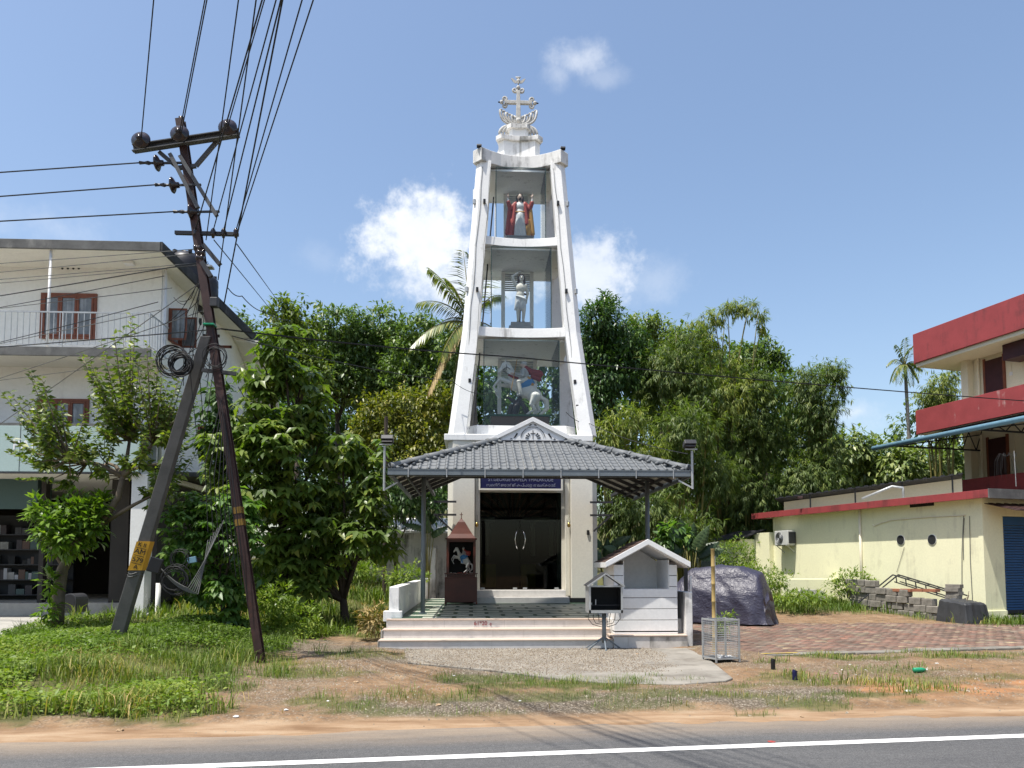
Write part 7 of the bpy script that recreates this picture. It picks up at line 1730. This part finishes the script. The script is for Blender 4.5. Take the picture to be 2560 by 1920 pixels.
ends = [(283, 680), (317, 742), (247, 722), (172, 765), (205, 800), (238, 820), (62, 800), (96, 835), (132, 872), (22, 850), (35, 905), (12, 945), (68, 955), (340, 790), (388, 815), (402, 868), (425, 832), (352, 858), (310, 838), (272, 845), (232, 895), (182, 900), (152, 940), (292, 920), (340, 930), (384, 940), (412, 905), (100, 1000), (142, 1015), (190, 965), (240, 960), (300, 985), (332, 1015), (372, 1000), (82, 905), (48, 1000), (255, 880), (215, 930), (170, 970), (320, 890), (365, 895), (120, 930), (290, 880), (205, 860), (400, 970), (60, 870), (265, 780), (290, 740), (225, 770), (330, 1060), (370, 1050), (390, 1100), (210, 1010), (110, 960), (350, 820)]
lv = []; g = random.Random(21)
ends2 = list(ends)
for (px, py) in ends: ends2 += [(px+g.uniform(-26, 26), py+g.uniform(0, 42)), (px+g.uniform(-30, 30), py+g.uniform(-5, 50))]
for i, (px, py) in enumerate(ends2):
    e = T_(px, py, g.uniform(-.7, .7)); h = min(hubs, key=lambda q: (q-e).length+(.3 if q.z > e.z else 0)); m_ = h.lerp(e, .5)+Vector((0, 0, -.12)); mb.tube([h, m_, e], [.016, .010, .003] if i >= len(ends) else [.022, .014, .004], 5)
    d = (e-m_).normalized()*.55+Vector((0, 0, .45)); d.normalize(); ln_ = .75; nL = 26
    for k in range(nL):
        t = k/nL; q = h.lerp(m_, t).lerp(m_.lerp(e, t), t) if False else m_.lerp(e, t*1.0)+d*.05
        a = k*2.4+i; sd = Vector((math.cos(a), math.sin(a), 0)); dd = (sd*.9+d*.35+Vector((0, 0, -.75+.9*t))).normalized()
        lv.append((q, dd, g.uniform(.14, .22)*(1-.35*t)))
mb.build('trunk', M['bark'], rt, smooth=True)
me = leaf_mesh('leaves', np.array([a[0] for a in lv]), np.array([a[1] for a in lv]), np.tile([0, 0, 1.], (len(lv), 1))+np.random.default_rng(1).normal(0, .8, (len(lv), 3)), np.array([a[2] for a in lv]), np.array([a[2]*.46 for a in lv]), LF['small'], .3, .15, 5)
stuff(link('crown', me, rt))
lob = [(a2(px, py, 15.1+dy)-tb0, (ME(rx, 15.1), ME(rx, 15.1), ME(ry, 15.1))) for px, py, rx, ry, dy in ((150, 1100, 46, 36, 0), (192, 1130, 40, 42, .1), (118, 1135, 38, 40, -.2), (150, 1165, 50, 36, -.1), (90, 1110, 20, 26, -.2), (215, 1090, 24, 26, .2), (108, 1260, 12, 24, -.1), (105, 1315, 14, 22, -.1))]
stuff(link('lower_crown', crown_mesh('lower_crown', lob, (0, 0, 0), None, .17, .078, LF['bright'], 60, 4, 'up', 23, .4), rt))

# ---- big leaved plants
def bigleaf(P0, D, L_, W_, mtl, ribs=9, seed=0):       # one ribbed heart-shaped blade as mesh
    D = Vector(D).normalized(); S_ = D.cross(Vector((0, -.85, .55))).normalized(); U_ = S_.cross(D)
    vs = []; fs = []; n_ = 18
    for i in range(n_+1):
        t = i/n_; w = W_*(math.sin(math.pi*min(1, .10+t*.90)**.85)**.8)*(1.08-.3*t); c = Vector(P0)+D*L_*(t-.15)-U_*L_*.25*t*t
        und = .045*L_*(1 if i % 2 else -1)
        vs += [c-S_*w*.5+U_*(und-.06*w), c-S_*w*.25+U_*(.05*w+und), c, c+S_*w*.25+U_*(.05*w+und), c+S_*w*.5+U_*(und-.06*w)]
    for i in range(n_):
        for j in range(4): a = i*5+j; fs.append((a, a+1, a+6, a+5))
    return vs, fs
def taro(px, py, Y, n_, sz, lab, seed, name='elephant_ear_plant'):
    g = random.Random(seed); b = a2(px, py, Y); bz = float(H(b.x, Y)); rt = root(name, (b.x, Y, bz), 0, lab, 'plant', 'large-leaved plants beside the shrine'); hh = b.z-bz
    for i in range(n_):
        a = i*2.4+g.uniform(-.3, .3); r_ = g.uniform(.25, .75)*sz; h = hh*g.uniform(.55, 1.1); pass
        ph = -1.15+2.3*((i*.618) % 1)+g.uniform(-.15, .15); e = Vector((math.sin(ph)*.38*sz, g.uniform(-.25, .25), hh*g.uniform(.72, 1.05))); vs, fs = bigleaf(e, (math.sin(ph), -.18, math.cos(ph)*.85-.1), g.uniform(.6, .95)*sz, g.uniform(.34, .48)*sz, None)
        MB().tube([(0, 0, 0), (e.x*.4, e.y*.4, e.z*.6), e], [.025, .02, .012], 6).build('stalk', M['culm'], rt, smooth=True)
        m_ = MB(); m_.V = [tuple(v) for v in vs]; m_.F = fs; m_.M = [0]*len(fs); me = m_.mesh('leaf_blade', LF['taro'], True); at_ = me.attributes.new('rnd', 'FLOAT', 'POINT'); at_.data.foreach_set('value', [g.random()]*len(vs)); link('leaf_blade', me, rt)
taro(1490, 1160, 21.6, 11, 1.0, 'largest elephant ear plant with ribbed leaves above the small shrine roof', 1); taro(1430, 1180, 22.5, 7, .8, 'elephant ear plant just right of the right canopy post', 3); taro(1310, 1180, 24.5, 7, .8, 'shaded elephant ear plant tight against the chapel wall', 4); taro(1345, 1190, 23.5, 6, .7, 'shaded elephant ear plant between chapel and shrine roof', 5)
tree('leafy_shrub', 'bright broad-leaved shrub above the small shrine roof', 'shrub', 21.8, [(1455, 1150, 28, 22), (1440, 1175, 24, 24), (1475, 1165, 20, 20)], LF['bush'], .26, .13, 22, 4, 'broad', 51, tr=.03, bark='bark_dark')
taro(925, 1120, 26.2, 5, .8, 'young banana plant behind the left canopy post', 9, 'banana_plant')
tree('ornamental_bush', 'small leafy bush at the right end of the block pile', 'bush', 20.3, [(2082, 1328, 20, 20), (2095, 1335, 14, 14)], LF['small'], .10, .045, 90, 4, 'up', 52, tr=.02)
for i, (px, py, rx, ry, Y, lab) in enumerate(((640, 1330, 50, 38, 16.6, 'rounded weedy shrub just right of the pole foot'), (600, 1300, 40, 45, 17.2, 'weedy shrub behind the pole foot'), (810, 1335, 30, 30, 16.2, 'dry reddish weeds left of the left parapet'), (760, 1230, 60, 22, 22, 'low shrubs on the shaded lawn behind'), (880, 1240, 40, 22, 23, 'low green shrubs beside the left parapet back'), (1640, 1245, 60, 25, 24.5, 'tall weeds along the low yellow wall'), (1840, 1260, 45, 28, 24.6, 'tall weeds between low wall and block pile'), (1590, 1200, 40, 35, 27, 'tall grass clump left of the yellow lean-to'), (1730, 1290, 60, 14, 22.6, 'low weeds before the pale slab'), (1560, 1340, 18, 30, 16.6, 'weeds behind the right parapet post'))):
    tree('weed_clump', lab, 'weeds', Y, [(px, py, rx, ry), (px-rx*.5, py+ry*.4, rx*.6, ry*.6), (px+rx*.5, py+ry*.4, rx*.6, ry*.6)], LF['dry'] if i == 2 else LF['weed'], .13, .04, 60, 4, 'up', 60+i, trunk=False)
# ---- trees on the far side of the road, seen in the glass
protos = [o for o in bpy.data.objects if o.name.startswith(('rubber_tree', 'mango_tree', 'broadleaf_tree.003')) and o.type == 'EMPTY']
for i, (x, y, s) in enumerate(((-14, -22, 1.0), (-6, -25, 1.1), (1, -23, .95), (8, -25, 1.1), (15, -22, 1.0), (22, -26, 1.1), (-22, -24, 1.05))):
    c = copy_tree(protos[i % len(protos)]); c.location = (x, y, -.1); c.scale = (s*1.3, s*1.3, s)
    c['label'] = ('tree across the road, first from the left in the glass reflection', 'tree across the road, second in the glass reflection', 'tree across the road, third in the glass reflection', 'tree across the road, fourth in the glass reflection', 'tree across the road, fifth in the glass reflection', 'tree across the road, last in the glass reflection', 'tree across the road, far left outside the picture')[i]
    c['category'] = 'tree'; c['group'] = 'trees across the road'

# ---- grass, weeds and gravel
def blades(name, n_, x0, x1, y0, y1, hfun, wfac, mtl, seed, lab, dens=green, clump=0):
    g = np.random.default_rng(seed); x = g.uniform(x0, x1, n_); y = g.uniform(y0, y1, n_)
    d = dens(x, y); d = d*np.where(x < -2.3, .25+.75*sst((vnoise(x, y, 1.9, 41)-.22)/.3), 1.0); keep = g.random(n_) < d; x, y = x[keep], y[keep]
    # nothing grows through the platform, the paving or the slab
    ok = ~((x > -1.85) & (x < 4.35) & (y > 14.55)) & ~((x > 4.9) & (y > 13.35+.18*(x-5)) & ((14.53-x)*math.cos(R(15.2))-(y-20.885)*math.sin(R(15.2)) > 2.2) & (y < 20.4)) & (slab_in(x, y) < .3)
    x, y = x[ok], y[ok]; n_ = len(x); z = H(x, y)-.01
    h = hfun(x, y, g)*(.5+g.random(n_)); a = g.uniform(0, 2*np.pi, n_); ln = g.uniform(.15, 1.1, n_)
    B = np.stack([x, y, z], -1); sd = np.stack([np.cos(a), np.sin(a), 0*a], -1)*(h*wfac)[:, None]; le = np.stack([np.cos(a+1.57), np.sin(a+1.57), 0*a], -1)
    V = np.empty((n_, 5, 3)); V[:, 0] = B-sd; V[:, 1] = B+sd; mid = B+le*(h*ln*.35)[:, None]; mid[:, 2] += h*.6; V[:, 2] = mid+sd*.7; V[:, 3] = mid-sd*.7; V[:, 4] = B+le*(h*ln)[:, None]; V[:, 4, 2] += h*(1-.35*ln)
    b = np.arange(n_)[:, None]*5; F_ = np.concatenate([b+np.array([[0, 1, 2]]), b+np.array([[0, 2, 3]]), b+np.array([[3, 2, 4]])])
    r_ = np.clip(g.random(n_)*.6+.75*(vnoise(x, y, .9, 9)-.3)+.3*(vnoise(x, y, 3.1, 19)-.4), 0, 1)
    o = stuff(link(name, np_mesh(name, V.reshape(-1, 3), F_, mtl, np.repeat(r_, 5)))); o['label'] = lab; o['category'] = 'grass'; return o
def hg(x, y, g): return np.where(x < -2.6, .04+.26*vnoise(x, y, 1.6, 4)**2+.07*vnoise(x, y, .6, 24), .045+.10*vnoise(x, y, 2.3, 4)**2)*np.where(y > 17, 1.5, 1)*np.where((x > 4)&(y > 18), 1.5, 1)
blades('grass', 130000, -13, 4.6, 7.9, 16.2, hg, .024, LF['grass'], 1, 'green grass on the road bank and in tufts over the verge')
blades('yard_grass', 100000, -9, 16, 16.2, 31, lambda x, y, g: hg(x, y, g)*1.1, .04, LF['grass'], 2, 'grass on the lawn behind and along the yellow wall')
blades('verge_grass', 60000, 4.4, 16, 8.3, 15, lambda x, y, g: .04+.11*vnoise(x, y, 1.3, 4)**2, .035, LF['grass'], 3, 'grass tufts on the verge at right')
blades('dry_grass', 16000, -4, 14, 8.2, 14.5, lambda x, y, g: .05+.05*vnoise(x, y, 1.1, 14), .04, LF['dry'], 4, 'dry straw grass on the verge', dens=lambda x, y: np.clip(green(x, y)*.6+.06, 0, 1)*(y-edge(x) > .7))
g = np.random.default_rng(31); n_ = 110000; x = g.uniform(-12, -2.3, n_); y = g.uniform(8.1, 17.5, n_); wden = green(x, y)*sst((vnoise(x, y, .8, 17)-.15)/.4)*sst((-x-2.4)/1.2)
keep = (g.random(n_) < wden) & (slab_in(x, y) < .3); x, y = x[keep], y[keep]; n_ = len(x); hh = (.06+.24*vnoise(x, y, 1.1, 18))*g.random(n_)**.7; z = H(x, y)+hh
P_ = np.stack([x, y, z], -1); D_ = rv(g, n_)*np.array([1, 1, .35]); U_ = np.array([0, 0, 1.])+g.normal(0, .35, (n_, 3))
lw_ = leaf_mesh('weed_leaves', P_, D_, U_, .035+.07*g.random(n_)**2, .022+.042*g.random(n_)**2, LF['weed'], .2, .1, 3, np.clip(g.random(n_)*.5+.8*vnoise(x, y, .9, 19)-.15, 0, 1))
o = stuff(link('weeds', lw_)); o['label'] = 'leafy green weeds covering the bank at left'; o['category'] = 'weeds'
APX = [(p.x, p.y) for p in ap]
def inpoly(x, y, P):
    c = np.zeros(len(x), bool); n = len(P)
    for i in range(n):
        (x0, y0), (x1, y1) = P[i], P[(i+1) % n]; c ^= ((y0 > y) != (y1 > y)) & (x < (x1-x0)*(y-y0)/(y1-y0+1e-12)+x0)
    return c
def pebbles(n_, x0, x1, y0, y1, dens, size, seed, zf, name, lab):
    g = np.random.default_rng(seed); x = g.uniform(x0, x1, n_); y = g.uniform(y0, y1, n_); k = g.random(n_) < dens(x, y); x, y = x[k], y[k]; n_ = len(x); s = size*(.5+g.random(n_)**2*1.3)
    z = zf(x, y); a = g.uniform(0, 6.28, n_); V = np.empty((n_, 5, 3))
    for i in range(4): V[:, i] = np.stack([x+s*np.cos(a+i*1.57)*(.7+.5*g.random(n_)), y+s*np.sin(a+i*1.57)*(.7+.5*g.random(n_)), z-.004], -1)
    V[:, 4] = np.stack([x+s*g.normal(0, .3, n_), y+s*g.normal(0, .3, n_), z+s*(.5+.5*g.random(n_))], -1)
    b = np.arange(n_)[:, None]*5; F_ = np.concatenate([b+np.array([[i, (i+1) % 4, 4]]) for i in range(4)])
    m, t, p, o = newmat(name+'_stone'); at_ = t.nodes.new('ShaderNodeAttribute'); at_.attribute_name = 'rnd'
    t.links.new(ramp(t, at_.outputs['Fac'], [(0, (.07, .052, .036)), (.4, (.145, .115, .08)), (.85, (.215, .18, .135)), (1, (.30, .265, .21))]), p.inputs['Base Color']); p.inputs['Roughness'].default_value = .9
    o = stuff(link(name, np_mesh(name, V.reshape(-1, 3), F_, m, np.repeat(g.random(n_), 5)))); o['label'] = lab; o['category'] = 'gravel'
ctr = np.array([1.2, 12.6])
def apden(x, y):
    ins = inpoly(x, y, APX); n = vnoise(x, y, 2.2, 33)-.5; rt_ = 3.55-.12*(y-12)          # margin kept clear at right and front
    lim = sst((3.15+.35*(y-12.3)*.6+n*.8-x)/.35); fr = sst((y-11.05-.0*x+n*.5)/.35)
    return ins*lim*fr
pebbles(80000, -1.8, 4.4, 10.1, 14.6, apden, .013, 5, lambda x, y: np.full(len(x), .028), 'gravel', 'grey gravel strewn over the concrete apron')
def vden(x, y):
    n = vnoise(x, y, 1.3, 11)-.5; ne = sst((2.9-np.abs(x+.3))/1.2)*sst((y-10)/.8)*sst((14.7-y)/.3); return np.clip(.15+.9*n+.5*(vnoise(x, y, 3, 8)-.5)+.55*ne, .04, 1)*(y-edge(x) > .75)*(~inpoly(x, y, APX))*(1-.8*green(x, y))*~((x > -1.8) & (x < 4.3) & (y > 14.5))*~((x > 4.8) & (y > 13.0+.18*(x-5)))
pebbles(110000, -4.5, 13, 8.1, 15.5, vden, .011, 6, lambda x, y: H(x, y), 'verge_gravel', 'loose stones and gravel over the dirt verge')
pebbles(2500, -5, 12, 7.4, 9.5, lambda x, y: .25*(y-edge(x) > .1), .012, 8, lambda x, y: H(x, y), 'sand_pebbles', 'small pebbles on the sandy road edge')
# pole-side house behind the left trees
c = a2(930, 1130, 27); rs = root('rear_shed', (c.x, 27.6, float(H(c.x, 27.6))), 0, 'small shed with pale wall glimpsed behind the left canopy post', 'shed')
MB().box(-2.2, 1.1, 0, 2.2, -.3, 2.6).build('wall', M['white_dirty'], rs); MB().prism([(-2.5, -.5, 2.55), (1.3, -.5, 2.55), (1.3, 2.6, 3.2), (-2.5, 2.6, 3.2)], [(-2.5, -.5, 2.62), (1.3, -.5, 2.62), (1.3, 2.6, 3.27), (-2.5, 2.6, 3.27)]).build('roof', M['white_clean'], rs)
c = a2(833, 1000, 24); thing(MB().tube([(0, 0, 0), (0, 0, a2(833, 900, 24).z)], .06, 8).build('old_post', M['bark_dark'], loc=(c.x, 24, 0)), 'dark old post standing behind the left floodlight', 'post')
thing(MB().box(0, .28, 0, 3.0, 0, 1.9).build('boundary_wall', M['white_dirty'], loc=(-1.55, 26.6, .3), bevel=.02), 'mouldy white boundary wall end left of the chapel', 'wall')
